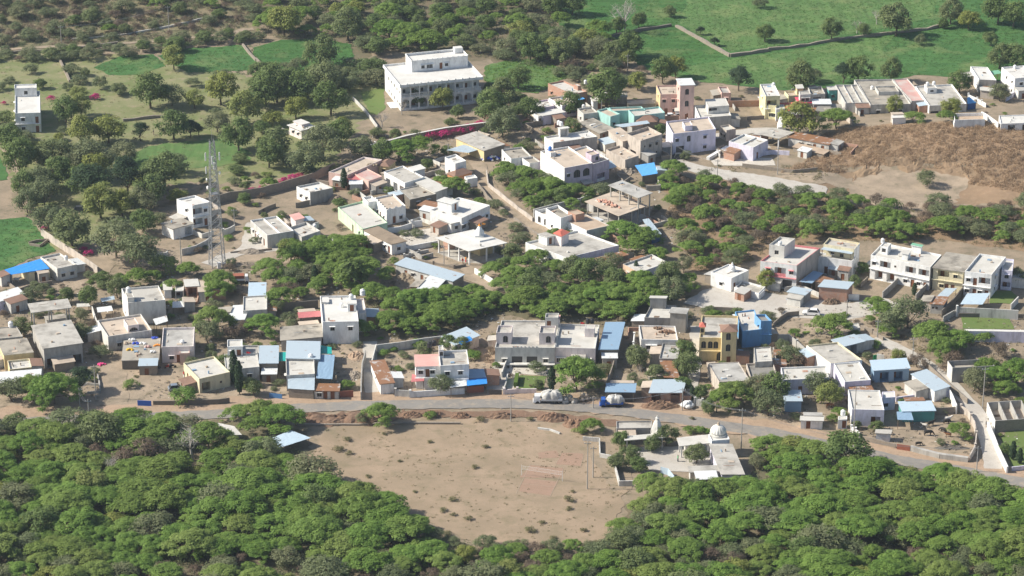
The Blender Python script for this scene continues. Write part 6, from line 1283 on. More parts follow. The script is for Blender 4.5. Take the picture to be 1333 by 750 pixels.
def bike(z, p, rz, label, m='cardark'):
    c = G(*zp(z, p)); root = empty('motorbike', c, label, 'motorbike', rz=rz)
    for x in (-.62, .62): w = MB(); w.tube((x,-.06,.31), (x,.06,.31), .31, .31, 'tyre', 12); w.build('wheel', root)
    b = MB(); b.hexa([(-.4,-.12,.4), (.35,-.12,.4), (.35,.12,.4), (-.4,.12,.4)], [(-.7,-.1,.8), (.3,-.13,.9), (.3,.13,.9), (-.7,.1,.8)], m); b.build('frame', root)
    s = MB(); s.box(-.75, .0, -.14, .14, .8, .9, 'black'); s.build('seat', root); h = MB(); h.tube((.62,0,.31), (.38,0,1.05), .04, .04, 'steel', 5); h.tube((.38,-.35,1.05), (.38,.35,1.05), .03, .03, 'steel', 5); h.build('handlebar', root)
bike('C2', (285,498), .4, 'red motorbike parked in the bare yard beside another', 'carred'); bike('C2', (312,495), .2, 'black motorbike parked in the bare yard by the pink house'); bike('C2', (232,505), 1.0, 'dark motorbike at the left of the bare yard tree')
# ---------------------------------------------------------------- animals and people as continuous skinned bodies
def skinned(name, V, E, Rr, mat, root=0, parent=None, sub=1):
    me = bpy.data.meshes.new(name); me.from_pydata(V, E, []); o = bpy.data.objects.new(name, me); col.objects.link(o)
    md = o.modifiers.new('skin', 'SKIN'); me.skin_vertices.new() if not me.skin_vertices else None
    for i, r in enumerate(Rr): me.skin_vertices[0].data[i].radius = (r, r) if not isinstance(r, tuple) else r
    me.skin_vertices[0].data[root].use_root = True; s = o.modifiers.new('sub', 'SUBSURF'); s.levels = s.render_levels = sub
    dg = bpy.context.evaluated_depsgraph_get(); ev = o.evaluated_get(dg); m2 = bpy.data.meshes.new_from_object(ev); m2.materials.clear(); m2.materials.append(MATS[mat]); m2.polygons.foreach_set('use_smooth', [True]*len(m2.polygons))
    o.modifiers.clear(); o.data = m2; bpy.data.meshes.remove(me)
    if parent: o.parent = parent
    return o
def cattle(z, p, rz, mat, label, graze=False, s=1.0):
    c = G(*zp(z, p)); root = empty('cow', c, label, 'cow', rz=rz); root.scale = (s, s, s)
    V = [(0,0,1.0), (.45,0,1.02), (.75,0,1.1), (1.05,0,1.35 if not graze else .85), (1.25,0,1.45 if not graze else .5), (1.5,0,1.25 if not graze else .2), (-.45,0,1.0), (-.75,0,1.08), (-.92,0,.95), (-.98,0,.5)]
    E = [(0,1),(1,2),(2,3),(3,4),(4,5),(0,6),(6,7),(7,8),(8,9)]; Rr = [.36,.35,.27,.17,.15,.09,.35,.25,.04,.03]
    for sy in (-1, 1):
        n = len(V); V += [(.55,sy*.2,.7), (.55,sy*.2,.38), (.57,sy*.2,.02)]; E += [(1,n),(n,n+1),(n+1,n+2)]; Rr += [.12,.07,.06]
        n = len(V); V += [(-.6,sy*.2,.75), (-.72,sy*.2,.42), (-.66,sy*.2,.02)]; E += [(6,n),(n,n+1),(n+1,n+2)]; Rr += [.15,.07,.06]
        n = len(V); V += [(1.2,sy*.22,V[4][2]+.05)]; E += [(4,n)]; Rr += [.05]
    skinned('body', V, E, Rr, mat, 0, root)
    for sy in (-1, 1): h = MB(); zz = V[4][2]; h.tube((1.25,sy*.1,zz+.1), (1.2,sy*.28,zz+.28), .035, .015, 'iron', 5); h.build('horn', root)
cattle('F4', (958,432), .3, 'cowwhite', 'white cow standing at the top of the cow yard'); cattle('F4', (798,545), .05, 'cowblack', 'black buffalo standing in the middle of the cow yard', True, 1.1)
cattle('F4', (822,466), .5, 'cowblack', 'black buffalo nearest the teal shed, facing right'); cattle('F4', (772,478), 2.8, 'cowwhite', 'pale calf left of the black buffalo', False, .75); cattle('F4', (925,520), 2.4, 'cowblack', 'dark cow lying line beside the green bush' if 0 else 'dark cow between white cow and brown calf', True, .95)
cattle('F4', (965,555), 2.9, 'cowbrown', 'small brown calf beside the round green bush', False, .75); cattle('F4', (950,448), .2, 'cowblack', 'black cow half hidden below the white cow', True, .9); cattle('F4', (720,628), .1, 'cowblack', 'dark animal resting by the stone wall of the cow yard', True, .8)
cattle('F4', (730,150), .1, 'cowwhite', 'pale cow in front of the slanting cattle shed', True); cattle('F4', (700,132), 3.0, 'cowbrown', 'brown cow under the edge of the slanting cattle shed', True, .9)
cattle('D4', (200,75), .2, 'cowblack', 'black cow in the shade of the booth yard trees'); cattle('D4', (238,92), .1, 'cowbrown', 'brown cow at the right of the booth yard', True, .9)
cattle('B1', (95,650), 0, 'cowwhite', 'white cow under the bright blue cow shed roof', False, .95)
def person(z, p, rz, top, bottom, label, s=1.0):
    c = G(*zp(z, p)); root = empty('person', c, label, 'person', rz=rz); root.scale = (s, s, s)
    V = [(0,0,.95), (0,0,1.18), (0,0,1.42), (0,0,1.5), (.01,0,1.62), (.0,0,1.7)]; E = [(0,1),(1,2),(2,3),(3,4),(4,5)]; Rr = [.13,.12,.13,.05,.09,.08]
    for sy in (-1, 1):
        n = len(V); V += [(0,sy*.18,1.41), (.0,sy*.24,1.14), (.08,sy*.25,.9), (.1,sy*.25,.8)]; E += [(2,n),(n,n+1),(n+1,n+2),(n+2,n+3)]; Rr += [.055,.045,.035,.04]
        n = len(V); V += [(.02*sy,sy*.09,.9), (.05*sy,sy*.1,.5), (.06*sy,sy*.1,.08), (.06*sy+.14,sy*.1,.04)]; E += [(0,n),(n,n+1),(n+1,n+2),(n+2,n+3)]; Rr += [.09,.06,.045,.035]
    skinned('body', V, E, Rr, 'skin', 0, root)
    t = MB(); t.lathe((0,0,0), [(.17,.88), (.165,1.1), (.18,1.32), (.16,1.45), (.07,1.5)], top, 12, 0, .75, 1.15); t.build('shirt', root)
    for sy in (-1, 1): a = MB(); a.tube((0,sy*.17,1.43), (0,sy*.245,1.14), .075, .065, top, 8); a.build('sleeve', root)
    b = MB(); b.lathe((0,0,0), [(.2,.12), (.19,.5), (.17,.92)], bottom, 12, 0, .8, 1); b.build('lower_garment', root)
    h = MB(); h.lathe((-.015,0,1.58), [(.085,0), (.098,.06), (.09,.13), (.05,.18)], 'hair', 10); h.build('hair', root)
person('E3', (1258,165), 1, 'clothred', 'clothred', 'person in red standing beside the roadside blue shed gate'); person('E8', (548,500), 2, 'clothred', 'sackbrown', 'person in red standing at the pavilion steps'); person('E8', (570,490), 1, 'orange', 'clothred', 'person in orange beside the one in red at the pavilion')
person('C2', (372,548), 0, 'clothred', 'clothwhite', 'person in red on the orange paving of the cream porch house'); person('E5', (308,328), 0, 'cardark', 'sackbrown', 'person in dark clothes on the curved lane'); person('F7', (295,692), 0, 'cardark', 'cardark', 'person in dark clothes at the yellow house gate')
person('F8', (640,445), 0, 'clothgreen', 'cardark', 'person in green in the temple yard'); person('A1', (600,527), 0, 'cardark', 'sackbrown', 'person in dark clothes standing in the orchard meadow')
person('B4', (598,340) if 0 else (265,165), 0, 'clothpink', 'clothred', 'person in pink beside the blue cloth heap')
# ---------------------------------------------------------------- ball court
def court():
    P = [G(*q) for q in ((672,643),(716,647),(734,609),(690,605))]; n = MB()
    def line(a, b, w=.07):
        d = (b-a).normalized(); s = Vector((-d.y, d.x, 0))*w/2; k = 6
        for i in range(k):
            p, q = a.lerp(b, i/k), a.lerp(b, (i+1)/k); f = lambda v: (v.x, v.y, hgt(v.x, v.y)+.13); n.poly([f(p-s), f(p+s), f(q+s), f(q-s)], 'sackbrown')
    A, B, C, D = P
    for a, b in ((A,B), (B,C), (C,D), (D,A), (A.lerp(D,.33),B.lerp(C,.33)), (A.lerp(D,.5),B.lerp(C,.5))): line(a, b)
    U = [G(*q) for q in ((723,606),(756,608),(760,591),(731,590))]
    for a, b in zip(U, U[1:]+U[:1]): line(a, b, .05)
    o = n.build('court_marking'); o['kind'] = 'structure'
    c1, c2 = G(679,619), G(732,627); root = empty('volleyball_net', (c1+c2)/2, 'white volleyball net on two posts across the bare field court', 'net'); o = root.location
    for c in (c1, c2): m = MB(); m.tube(c-Vector((0,0,.3)), c+Vector((0,0,2.6)), .05, .04, 'tankwhite', 6); m.build('post', root, o)
    m = MB()
    for zz in (1.6, 2.45): m.tube(c1+Vector((0,0,zz)), c2+Vector((0,0,zz)), .018, .018, 'clothwhite', 4)
    for i in range(1, 40): p = c1.lerp(c2, i/40); m.tube(p+Vector((0,0,1.6)), p+Vector((0,0,2.45)), .006, .006, 'clothwhite', 3, False)
    for i in range(1, 5): m.tube(c1+Vector((0,0,1.6+.17*i)), c2+Vector((0,0,1.6+.17*i)), .006, .006, 'clothwhite', 3, False)
    m.build('net', root, o)
court()
sheet('light blue cloth sheet spread over bushes beside the bare field', 'light blue cloth', 'D2', [(95,248),(215,210),(138,180),(62,210)], 2.2, 'skysheet')
sheet('pale concrete slab roof in the thorn wood below the road', 'pale slab in the wood', 'D1', [(880,200),(945,198),(915,165),(845,150)], 2.4, 'rlight')
w_('tall blue painted door panel beside the low temple room', 'F8', [(500,485),(560,500),(610,560)], 1.6, 'skysheet', th=.12, name='gate', cat='gate')
def flag(z, p, h, m, label, hb=0):
    c = GH(*zp(z, p), hb); root = empty('flag', c, label, 'flag'); a = MB(); a.tube((0,0,0), (0,0,h), .035, .03, 'steel', 5); a.build('flagpole', root)
    f = MB()
    for i in range(5): x0, x1 = i*.22, (i+1)*.22; y0, y1 = .08*math.sin(i*1.3), .08*math.sin((i+1)*1.3); f.poly([(x0,y0,h-.05-.1*i*.3), (x1,y1,h-.05-.1*(i+1)*.3), (x1,y1,h-.6+.03*i), (x0,y0,h-.65)], m)
    f.build('cloth', root)
flag('C4', (862,215), 2.0, 'clothred', 'pinkish red flag on the finial parapet house roof', 4.5); flag('C2', (712,455), 2.4, 'clothred', 'red flag on the flagpole terrace house', 3.4); flag('E8', (680,250), 1.5, 'orange', 'small orange flag above the pavilion spire', 6.6)
# ---------------------------------------------------------------- vegetation
def quads_mesh(name, C, Nn, size, tone, mat, asp=1.6, seed=0):
    rg = np.random.default_rng(seed); n = len(C)
    Nn = Nn/np.maximum(1e-6, np.linalg.norm(Nn, axis=1))[:, None]
    t = rg.normal(size=(n, 3)); U = np.cross(Nn, t); U /= np.linalg.norm(U, axis=1)[:, None]; V = np.cross(Nn, U)
    U *= (size*asp**.5)[:, None]*.5; V *= (size/asp**.5)[:, None]*.5
    v = np.stack([C-U, C-V, C+U, C+V], 1).reshape(-1, 3)
    me = bpy.data.meshes.new(name); me.vertices.add(4*n); me.vertices.foreach_set('co', v.astype(np.float32).ravel())
    me.loops.add(4*n); me.loops.foreach_set('vertex_index', np.arange(4*n, dtype=np.int32)); me.polygons.add(n)
    me.polygons.foreach_set('loop_start', np.arange(0, 4*n, 4, dtype=np.int32)); me.polygons.foreach_set('loop_total', np.full(n, 4, dtype=np.int32))
    a = me.attributes.new('tone', 'FLOAT', 'FACE'); a.data.foreach_set('value', tone.astype(np.float32)); me.materials.append(MATS[mat]); me.update(calc_edges=True)
    return me
def crown_pts(seed, R0, Ht, nb, nl, flat=.55, low=.35, br=.34, edge=1.0, ball=False):
    """leaf clumps on blobs spread over an uneven dome: returns centres, normals, tone and the blob centres"""
    rg = np.random.default_rng(seed); C = []; NN = []; T = []; BC = []
    ph = rg.uniform(0, 6.28, 3)
    for i in range(nb):
        a = rg.uniform(0, 6.283); r = R0*edge*math.sqrt(rg.uniform(0, 1))*(1+.22*math.sin(2*a+ph[0])+.15*math.sin(3*a+ph[1]))*.85
        q = min(1, r/R0); z = Ht*(low+(1-low)*(math.sqrt(max(0, 1-q*q*.9)))*rg.uniform(.8, 1.0))
        if rg.uniform() < .18: z -= Ht*rg.uniform(.1, .25)
        if ball:
            th = math.acos(rg.uniform(-.75, 1)); rr_ = R0*.74*(1+.2*math.sin(2*a+ph[0])); r = rr_*math.sin(th)*rg.uniform(.75, 1.05); z = Ht*(.54+.36*math.cos(th)*rg.uniform(.8, 1.1))
        b = R0*br*rg.uniform(.6, 1.25); c = np.array([r*math.cos(a), r*math.sin(a), z]); BC.append(c)
        m = int(nl*(b/(R0*br))**2); d = rg.normal(size=(m, 3)); d /= np.linalg.norm(d, axis=1)[:, None]; d[:, 2] = np.where(d[:, 2] < -.35, -d[:, 2], d[:, 2])
        s = b*rg.uniform(.5, 1.3, m)**.7; P = c+d*s[:, None]*np.array([1, 1, flat]); C.append(P)
        NN.append(d*np.array([1, 1, 1.2])+np.array([-.25, 0, .7])*(0 if ball else 1)+np.array([0, 0, .35])+rg.normal(size=(m, 3))*.35); T.append(np.clip(rg.uniform(0, 1)*.6+rg.uniform(0, .4, m), 0, 1))
    return np.concatenate(C), np.concatenate(NN), np.concatenate(T), BC
def trunk_mesh(name, BC, h0, r0, mat, lean=0, n=9, seed=0, twigs=0):
    rr = random.Random(seed); mb = MB(); base = Vector((0, 0, -.4)); top = Vector((rr.uniform(-.3, .3), rr.uniform(-.3, .3), h0)); mb.tube(base, top, r0*1.2, r0*.8, mat, 6)
    for c in rr.sample(BC, min(n, len(BC))):
        c = Vector(c); m = top.lerp(c, .5)+Vector((rr.uniform(-.3, .3), rr.uniform(-.3, .3), -.15)); mb.tube(top, m, r0*.55, r0*.35, mat, 5, False); mb.tube(m, c, r0*.35, r0*.12, mat, 5, False)
        for _ in range(twigs):
            e = m.lerp(c, rr.uniform(.2, 1)); d = Vector((rr.gauss(0, 1), rr.gauss(0, 1), rr.uniform(.1, 1.3))).normalized()*rr.uniform(.6, 1.5)
            mb.tube(e, e+d, r0*.16, r0*.04, mat, 4, False); f = e+d*.6; mb.tube(f, f+Vector((rr.gauss(0, .5), rr.gauss(0, .5), rr.uniform(.1, .7))), r0*.09, r0*.03, mat, 3, False)
    return mb.mesh(name)
KINDS = {}
def mk(kind, mat, nv, R0, Ht, nb, nl, leaf, flat, low, br, h0, r0, asp=1.6, tm='trunk', twigs=0, edge=1.0, ball=False):
    L = []
    for i in range(nv):
        sd = abs(hash_(kind))*13+i*7+1; C, NN, T, BC = crown_pts(sd, R0, Ht, nb, nl, flat, low, br, edge, ball)
        rg = np.random.default_rng(sd+5); me = quads_mesh('crown', C, NN, leaf*rg.uniform(.55, 1.35, len(C)), T, mat, asp, sd); L.append((me, trunk_mesh('trunk', BC, h0, r0, tm, seed=sd, twigs=twigs)))
    KINDS[kind] = (L, R0, Ht)
def hash_(s): return sum((i+3)*ord(c) for i, c in enumerate(s)) % 9973
mk('thorn', 'leaf_thorn', 8, 4.2, 4.8, 90, 85, .28, .5, .16, .185, 1.1, .17, 3.0)
mk('leafy', 'leaf_leafy', 5, 3.7, 6.6, 46, 95, .34, .85, .20, .30, 1.6, .22, 1.6, ball=True)
mk('yellow', 'leaf_yellow', 4, 3.5, 6.2, 42, 90, .33, .85, .22, .30, 1.6, .2, 1.6, ball=True)
mk('grey', 'leaf_grey', 5, 3.5, 5.2, 42, 75, .29, .8, .16, .30, 1.0, .15, 2.4, twigs=3, ball=True)
mk('dark', 'leaf_dark', 2, 2.4, 4.6, 30, 110, .27, .8, .25, .36, 1.2, .16, 1.4)
mk('dry', 'leaf_dry', 3, 2.2, 2.6, 26, 55, .22, .8, .15, .36, .6, .1, 3.0, twigs=4)
mk('bare', 'leaf_dry', 3, 3.0, 5.0, 34, 3, .2, .8, .3, .3, 1.8, .17, 2.0, 'bark_pale', 9)
mk('bush', 'leaf_thorn', 3, 1.8, 1.7, 18, 75, .24, .7, .1, .38, .4, .07, 2.0)
mk('weed', 'leaf_tuft', 3, 1.2, .8, 14, 30, .2, .6, .1, .4, .2, .03, 3.5)
mk('magenta', 'leaf_magenta', 2, 1.7, 1.5, 16, 50, .24, .7, .1, .4, .4, .06, 1.3)
def cyl_crown(kind, mat, R0, Ht, n, leaf):
    rg = np.random.default_rng(5); z = rg.uniform(.06, 1, n); a = rg.uniform(0, 6.28, n); r = R0*(np.sin(np.clip(z*1.05, 0, 1)*3.0)**.45)*rg.uniform(.7, 1.12, n)*(1+.2*np.sin(z*23+a*2))
    C = np.stack([r*np.cos(a), r*np.sin(a), z*Ht+.3], 1); NN = np.stack([np.cos(a), np.sin(a), .3+0*a], 1)+rg.normal(size=(n, 3))*.4
    mb = MB(); mb.tube((0, 0, -.3), (0, 0, Ht*.9), .11, .03, 'trunk', 6); KINDS[kind] = ([(quads_mesh('crown', C, NN, leaf*rg.uniform(.6, 1.3, n), rg.uniform(0, 1, n), mat, 1.5, 3), mb.mesh('trunk'))], R0, Ht)
cyl_crown('column', 'leaf_dark', .75, 5.5, 1500, .26)
def palm():
    C = []; NN = []; rg = np.random.default_rng(9)
    for i in range(16):
        a = i*.3927+.1*(i % 3); el = .9-.5*(i % 3)
        for t in np.linspace(.08, 1, 26):
            d = 2.7*t; z = 5.6+math.sin(el)*d*1.0-1.5*t*t*1.4; x = math.cos(a)*d*math.cos(el*.6); y = math.sin(a)*d*math.cos(el*.6)
            for s in (-1, 1): w = .38*(1-t*.7); C.append((x-math.sin(a)*w*s*.7, y+math.cos(a)*w*s*.7, z-.12)); NN.append((math.cos(a)*.3, math.sin(a)*.3, 1))
    C = np.array(C); NN = np.array(NN)+rg.normal(size=C.shape)*.25; mb = MB(); mb.tube((0, 0, -.3), (.2, .1, 5.7), .22, .15, 'trunk', 7)
    KINDS['palm'] = ([(quads_mesh('crown', C, NN, np.full(len(C), .5), rg.uniform(0, 1, len(C)), 'leaf_leafy', 3.2, 4), mb.mesh('trunk'))], 2.7, 6.0)
palm()
KN = dict(thorn=('thorn_tree', 'green feathery thorn tree', 'tree'), leafy=('leafy_tree', 'dark green leafy tree', 'tree'), yellow=('yellowish_tree', 'yellowish green tree', 'tree'),
  grey=('greyish_tree', 'greyish green sparse tree', 'tree'), dark=('round_dark_tree', 'small round dark tree', 'tree'), dry=('dry_bush', 'dry brown bush', 'bush'), bare=('bare_tree', 'bare pale branched tree', 'tree'),
  weed=('wiry_weed', 'wiry grey green weed', 'bush'), bush=('green_bush', 'low green bush', 'bush'), magenta=('flowering_bush', 'magenta flowering bush', 'bush'), column=('columnar_tree', 'slim columnar dark tree', 'tree'), palm=('palm_tree', 'palm tree', 'tree'))
NT = [0]; TPOS = []
def tree(kind, x, y, width, px=None, label=None, hs=1.0, force=False):
    V, R0, Ht = KINDS[kind]; s = width/2/R0
    NT[0] += 1; r2 = random.Random(NT[0]*17); me, tm = V[r2.randrange(len(V))]
    g = hgt(x, y); root = empty(KN[kind][0], (x, y, g-.05), rz=r2.uniform(0, 6.28)); sx = s*r2.uniform(.92, 1.08)
    root.scale = (sx, s*r2.uniform(.92, 1.08), s*hs*r2.uniform(.9, 1.1)); root['category'] = KN[kind][2]
    for nm, m in (('trunk', tm), ('crown', me)):
        if kind == 'bare' and nm == 'crown' and 0: continue
        o = bpy.data.objects.new(nm, m); col.objects.link(o); o.parent = root
    TPOS.append((x, y, width/2))
    LATER.append((root, x, y, kind, width, label)); return root
def scale_at(py): return F_PX*math.sin(TILT+math.atan((py-375)/F_PX))/CAM_Z
def T(kind, px, py, w, label=None, hs=1.0):     # crown centre seen at a pixel, crown width in pixels
    V, R0, Ht = KINDS[kind]; wm = w/scale_at(py); hc = Ht*hs*(wm/2/R0)*.6; p = GH(px, py, hc)
    if kind == 'column': wm = min(wm*.8, 1.9); hs = 1.3 if 300 < px < 315 else .8; p = G(px, py+9)
    else: wm *= 1.13
    return tree(kind, p.x, p.y, wm, label=label, hs=hs)
for row in '''
226,75,32,yellow;225,160,42,leafy;183,173,20,dark;140,166,40,yellow;105,172,38,yellow;85,142,34,leafy;105,138,28,yellow;130,106,22,grey;195,118,44,leafy;222,122,36,grey;287,115,42,yellow;253,128,26,yellow;320,140,40,yellow;
282,158,34,grey;310,176,40,leafy;248,168,20,dark;258,170,14,dark;120,205,52,grey;125,218,36,yellow;213,222,46,leafy;225,212,36,grey;160,198,38,grey;25,205,46,leafy;50,232,44,grey;110,235,44,leafy;15,180,36,leafy;70,200,44,leafy;90,215,38,grey;
57,250,46,grey;62,282,44,grey;92,295,50,leafy;130,262,44,yellow;158,264,34,yellow;150,310,62,grey;178,330,56,grey;187,288,32,leafy;195,248,40,leafy;165,234,42,dark;120,240,44,dark;75,225,38,leafy;35,262,36,grey;30,240,34,leafy;185,262,34,grey;
370,25,42,yellow;452,30,44,leafy;418,70,40,leafy;577,35,26,leafy;508,38,46,thorn;530,44,42,thorn;556,52,46,thorn;422,100,46,leafy;360,108,50,leafy;390,115,40,leafy;345,118,40,leafy;590,115,4,leafy;
575,127,32,yellow;540,128,22,leafy;523,140,20,bare;596,145,18,leafy;497,155,22,bare;555,130,20,bare;640,140,44,leafy;655,160,44,grey;655,120,36,leafy;470,190,36,grey;420,185,56,grey;400,205,48,grey;360,185,40,leafy;350,200,36,leafy;440,170,36,leafy;
498,196,30,leafy;520,196,44,thorn;545,192,40,thorn;445,165,24,yellow;403,222,18,dark;448,238,13,column;350,240,22,thorn;
815,22,44,bare;803,32,22,leafy;832,26,20,leafy;872,15,15,leafy;996,42,24,leafy;912,40,10,dark;930,55,10,dark;1142,22,20,bare;1167,25,42,leafy;1083,38,28,leafy;1116,34,20,bare;1125,38,18,leafy;1198,52,16,grey;1238,14,34,leafy;1262,25,26,yellow;1300,12,36,leafy;1320,18,34,leafy;1290,50,20,leafy;1228,30,14,leafy;
962,104,26,dark;1118,90,34,leafy;1042,100,42,leafy;1060,98,24,grey;1098,96,22,dark;1160,92,30,leafy;1250,105,32,leafy;1302,72,34,leafy;1322,72,34,leafy;990,3,18,grey;720,6,30,leafy;745,4,30,leafy;
1302,120,26,grey;1165,137,24,yellow;1238,138,26,yellow;1040,155,44,yellow;1090,154,44,thorn;1232,152,24,thorn;1190,153,22,bush;
592,242,36,thorn;575,238,26,thorn;470,355,56,thorn;448,340,44,thorn;455,362,40,thorn;410,362,24,column;382,330,40,thorn;378,325,30,yellow;350,347,34,thorn;410,330,34,thorn;460,318,44,thorn;440,355,44,thorn;
285,365,40,thorn;283,378,36,thorn;276,418,50,thorn;270,432,34,grey;342,424,42,thorn;318,428,26,dry;300,435,24,dry;365,388,38,thorn;378,376,26,dry;345,388,22,thorn;225,372,26,thorn;212,345,30,bush;200,360,24,thorn;180,362,34,thorn;245,350,28,thorn;
115,386,26,leafy;152,375,26,leafy;85,385,20,leafy;40,385,26,grey;108,430,24,leafy;105,410,22,grey;30,425,28,leafy;70,507,60,thorn;40,505,44,thorn;15,507,40,grey;105,497,28,dark;68,465,18,bare;200,468,14,bare;170,500,16,bush;62,515,44,thorn;
305,492,13,column;312,505,13,column;330,504,22,leafy;240,516,30,bush;275,462,18,grey;250,470,18,grey;290,470,20,leafy;
495,540,42,thorn;470,545,16,grey;575,500,30,grey;552,455,24,leafy;600,450,22,leafy;582,445,22,leafy;615,462,18,bush;560,540,14,bush;470,427,36,thorn;380,420,16,grey;360,400,20,grey;
752,490,62,thorn;770,492,40,thorn;718,500,14,column;700,500,14,leafy;830,465,30,leafy;832,482,12,bare;855,487,26,leafy;890,455,30,leafy;895,475,34,leafy;890,500,20,leafy;912,510,20,leafy;922,530,20,leafy;901,512,8,column;955,515,48,thorn;940,520,36,thorn;
985,502,40,grey;1000,525,40,grey;1010,505,36,leafy;1068,502,36,grey;1080,512,34,yellow;1030,460,30,grey;1040,470,22,dry;1020,450,20,grey;
1082,425,48,thorn;1150,405,30,thorn;1140,395,30,thorn;1183,405,52,grey;1160,418,36,grey;1215,437,50,thorn;1245,442,44,thorn;1225,455,40,thorn;1170,462,20,yellow;1155,430,26,thorn;1280,438,24,bush;1300,455,26,dry;1140,448,14,bush;1195,470,26,dry;1240,470,30,dry;
998,363,26,yellow;1122,350,16,leafy;1113,365,18,leafy;1190,376,8,column;1325,360,24,grey;1285,478,36,thorn;1300,490,44,thorn;1325,485,46,thorn;1270,495,34,grey;1310,505,30,thorn;1250,560,32,thorn;1225,575,12,grey;1318,590,10,column;1327,595,10,column;1308,585,16,leafy;
770,555,26,thorn;755,560,14,bush;810,572,24,leafy;820,590,26,leafy;805,600,24,leafy;832,605,22,leafy;868,565,30,leafy;850,575,24,leafy;907,590,28,leafy;898,560,14,bush;912,560,14,bush;922,562,10,bush;878,640,58,thorn;908,648,52,thorn;938,640,46,thorn;848,630,42,thorn;962,648,40,thorn;985,600,24,grey;
875,375,40,grey;765,352,36,leafy;790,350,26,leafy;795,340,30,grey;800,360,30,leafy;745,345,30,leafy;812,302,44,thorn;840,310,40,thorn;825,320,40,thorn;800,295,24,thorn;828,350,8,column;890,345,24,grey;870,360,34,leafy;680,345,34,thorn;700,335,34,thorn;655,372,40,thorn;690,372,34,leafy;670,358,34,thorn;
875,220,34,thorn;742,135,30,leafy;790,115,50,leafy;830,105,24,yellow;863,92,32,leafy;880,88,26,yellow;775,65,30,grey;820,58,36,leafy;800,70,30,leafy;815,75,24,yellow;795,85,30,grey;730,70,30,leafy;745,60,26,leafy;690,60,36,leafy;700,66,28,leafy;742,85,22,dry;1000,250,12,bush;978,246,18,bush;530,340,6,column;
560,60,20,leafy;385,140,30,yellow;430,130,40,leafy;820,180,14,grey;858,170,16,leafy;745,165,24,leafy;840,158,12,leafy;690,140,30,leafy;675,100,30,leafy;1207,232,26,grey;
'''.replace('\n', '').split(';'):
    if row.strip():
        a = row.split(','); T(a[3], float(a[0]), float(a[1]), float(a[2]))
T('palm', 458, 358, 34, 'palm tree rising behind the three tank white house'); T('yellow', 120, 628, 46, 'bright yellow green tree in the lower left thorn wood')
T('bare', 250, 577, 50, 'big pale leafless tree in the thorn wood below the road'); T('bare', 143, 608, 34, 'pale leafless tree beside the bright yellow green tree')
for a, b, c in ((185,590,40),(160,600,34),(125,590,30),(205,612,30),(238,618,20)): T('dry', a, b, c)
# scattered woodland
KO = [(*G(230,518).xy, 7), (*G(215,500).xy, 7), (*G(1056,418).xy, 6), (*G(1215,560).xy, 6), (*G(1200,570).xy, 6), (*G(712,520).xy, 5), (*G(800,530).xy, 5), (*G(380,580).xy, 5.5), (*G(384,592).xy, 4.5), (*G(298,565).xy, 4), (*G(962,618).xy, 9), (*G(920,622).xy, 8), (*G(985,622).xy, 5), (*G(700,612).xy, 10)]
def area_ok(x, y, r, gap):
    for a, b, c in KO:
        if math.hypot(a-x, b-y) < c+r*.6: return False
    for F in FOOT:
        if abs(F[0][0]-x) < 40 and abs(F[0][1]-y) < 40:
            if inpoly(x, y, F): return False
            for i in range(len(F)):
                a, b = F[i], F[(i+1) % len(F)]; dx, dy = b[0]-a[0], b[1]-a[1]; t = max(0, min(1, ((x-a[0])*dx+(y-a[1])*dy)/(dx*dx+dy*dy+1e-6)))
                if math.hypot(x-a[0]-t*dx, y-a[1]-t*dy) < r*.8: return False
    for S, hw in ROADS:
        for p in S:
            if abs(p.x-x) < r+hw and abs(p.y-y) < r+hw and math.hypot(p.x-x, p.y-y) < r*(.45 if gap < .49 else .72)+hw*(.8 if gap < .49 else 1): return False
    for a, b, c in TPOS:
        if math.hypot(a-x, b-y) < (c+r)*gap: return False
    return True
def wood(poly, kinds, wmin, wmax, gap=.62, tries=600, keepout=()):
    B = [G(*p) for p in poly]; B = [(p.x, p.y) for p in B]; x0 = min(p[0] for p in B); x1 = max(p[0] for p in B); y0 = min(p[1] for p in B); y1 = max(p[1] for p in B); r2 = random.Random(int(abs(x0*7+y0*3))); n = 0
    ks = [k for k, c in kinds for _ in range(c)]
    for _ in range(tries):
        x, y = r2.uniform(x0, x1), r2.uniform(y0, y1); w_ = r2.uniform(wmin, wmax)
        if not inpoly(x, y, B): continue
        if not area_ok(x, y, w_/2, gap): continue
        k = r2.choice(ks)
        if k in ('dry', 'bush', 'weed'): w_ *= .6
        if k == 'yellow' and gap < .49: w_ *= .6
        tree(k, x, y, w_, hs=r2.uniform(.85, 1.1)*(.88 if gap < .49 and k == 'thorn' else 1)*(.72 if k in ('leafy', 'grey', 'yellow') else 1)); n += 1
    return n
wood([(560,735),(640,722),(760,716),(830,690),(900,712),(1000,722),(1333,728),(1400,800),(-60,800),(-60,735),(200,728),(400,738)], [('grey', 5), ('dry', 3), ('thorn', 2), ('yellow', 1)], 4.5, 8, .6, 420)
wood([(560,690),(640,712),(760,712),(800,700),(780,740),(560,730)], [('grey', 4), ('dry', 2), ('weed', 1)], 3, 6, .6, 160)
wood([(-60,552),(60,553),(100,556),(205,551),(330,545),(375,548),(400,566),(404,585),(385,606),(430,640),(470,655),(540,690),(600,715),(640,728),(760,728),(800,702),(850,655),(850,640),(960,645),(985,600),(1005,580),(1060,600),(1180,622),(1380,668),(1400,800),(-60,800)],
     [('thorn', 17), ('leafy', 1), ('grey', 2), ('yellow', 1)], 7, 13, .48, 4600)
wood([(480,392),(560,392),(640,390),(760,385),(860,372),(905,372),(900,388),(845,402),(815,420),(640,408),(600,428),(520,436),(478,425)], [('thorn', 1)], 6, 10, .52, 900)
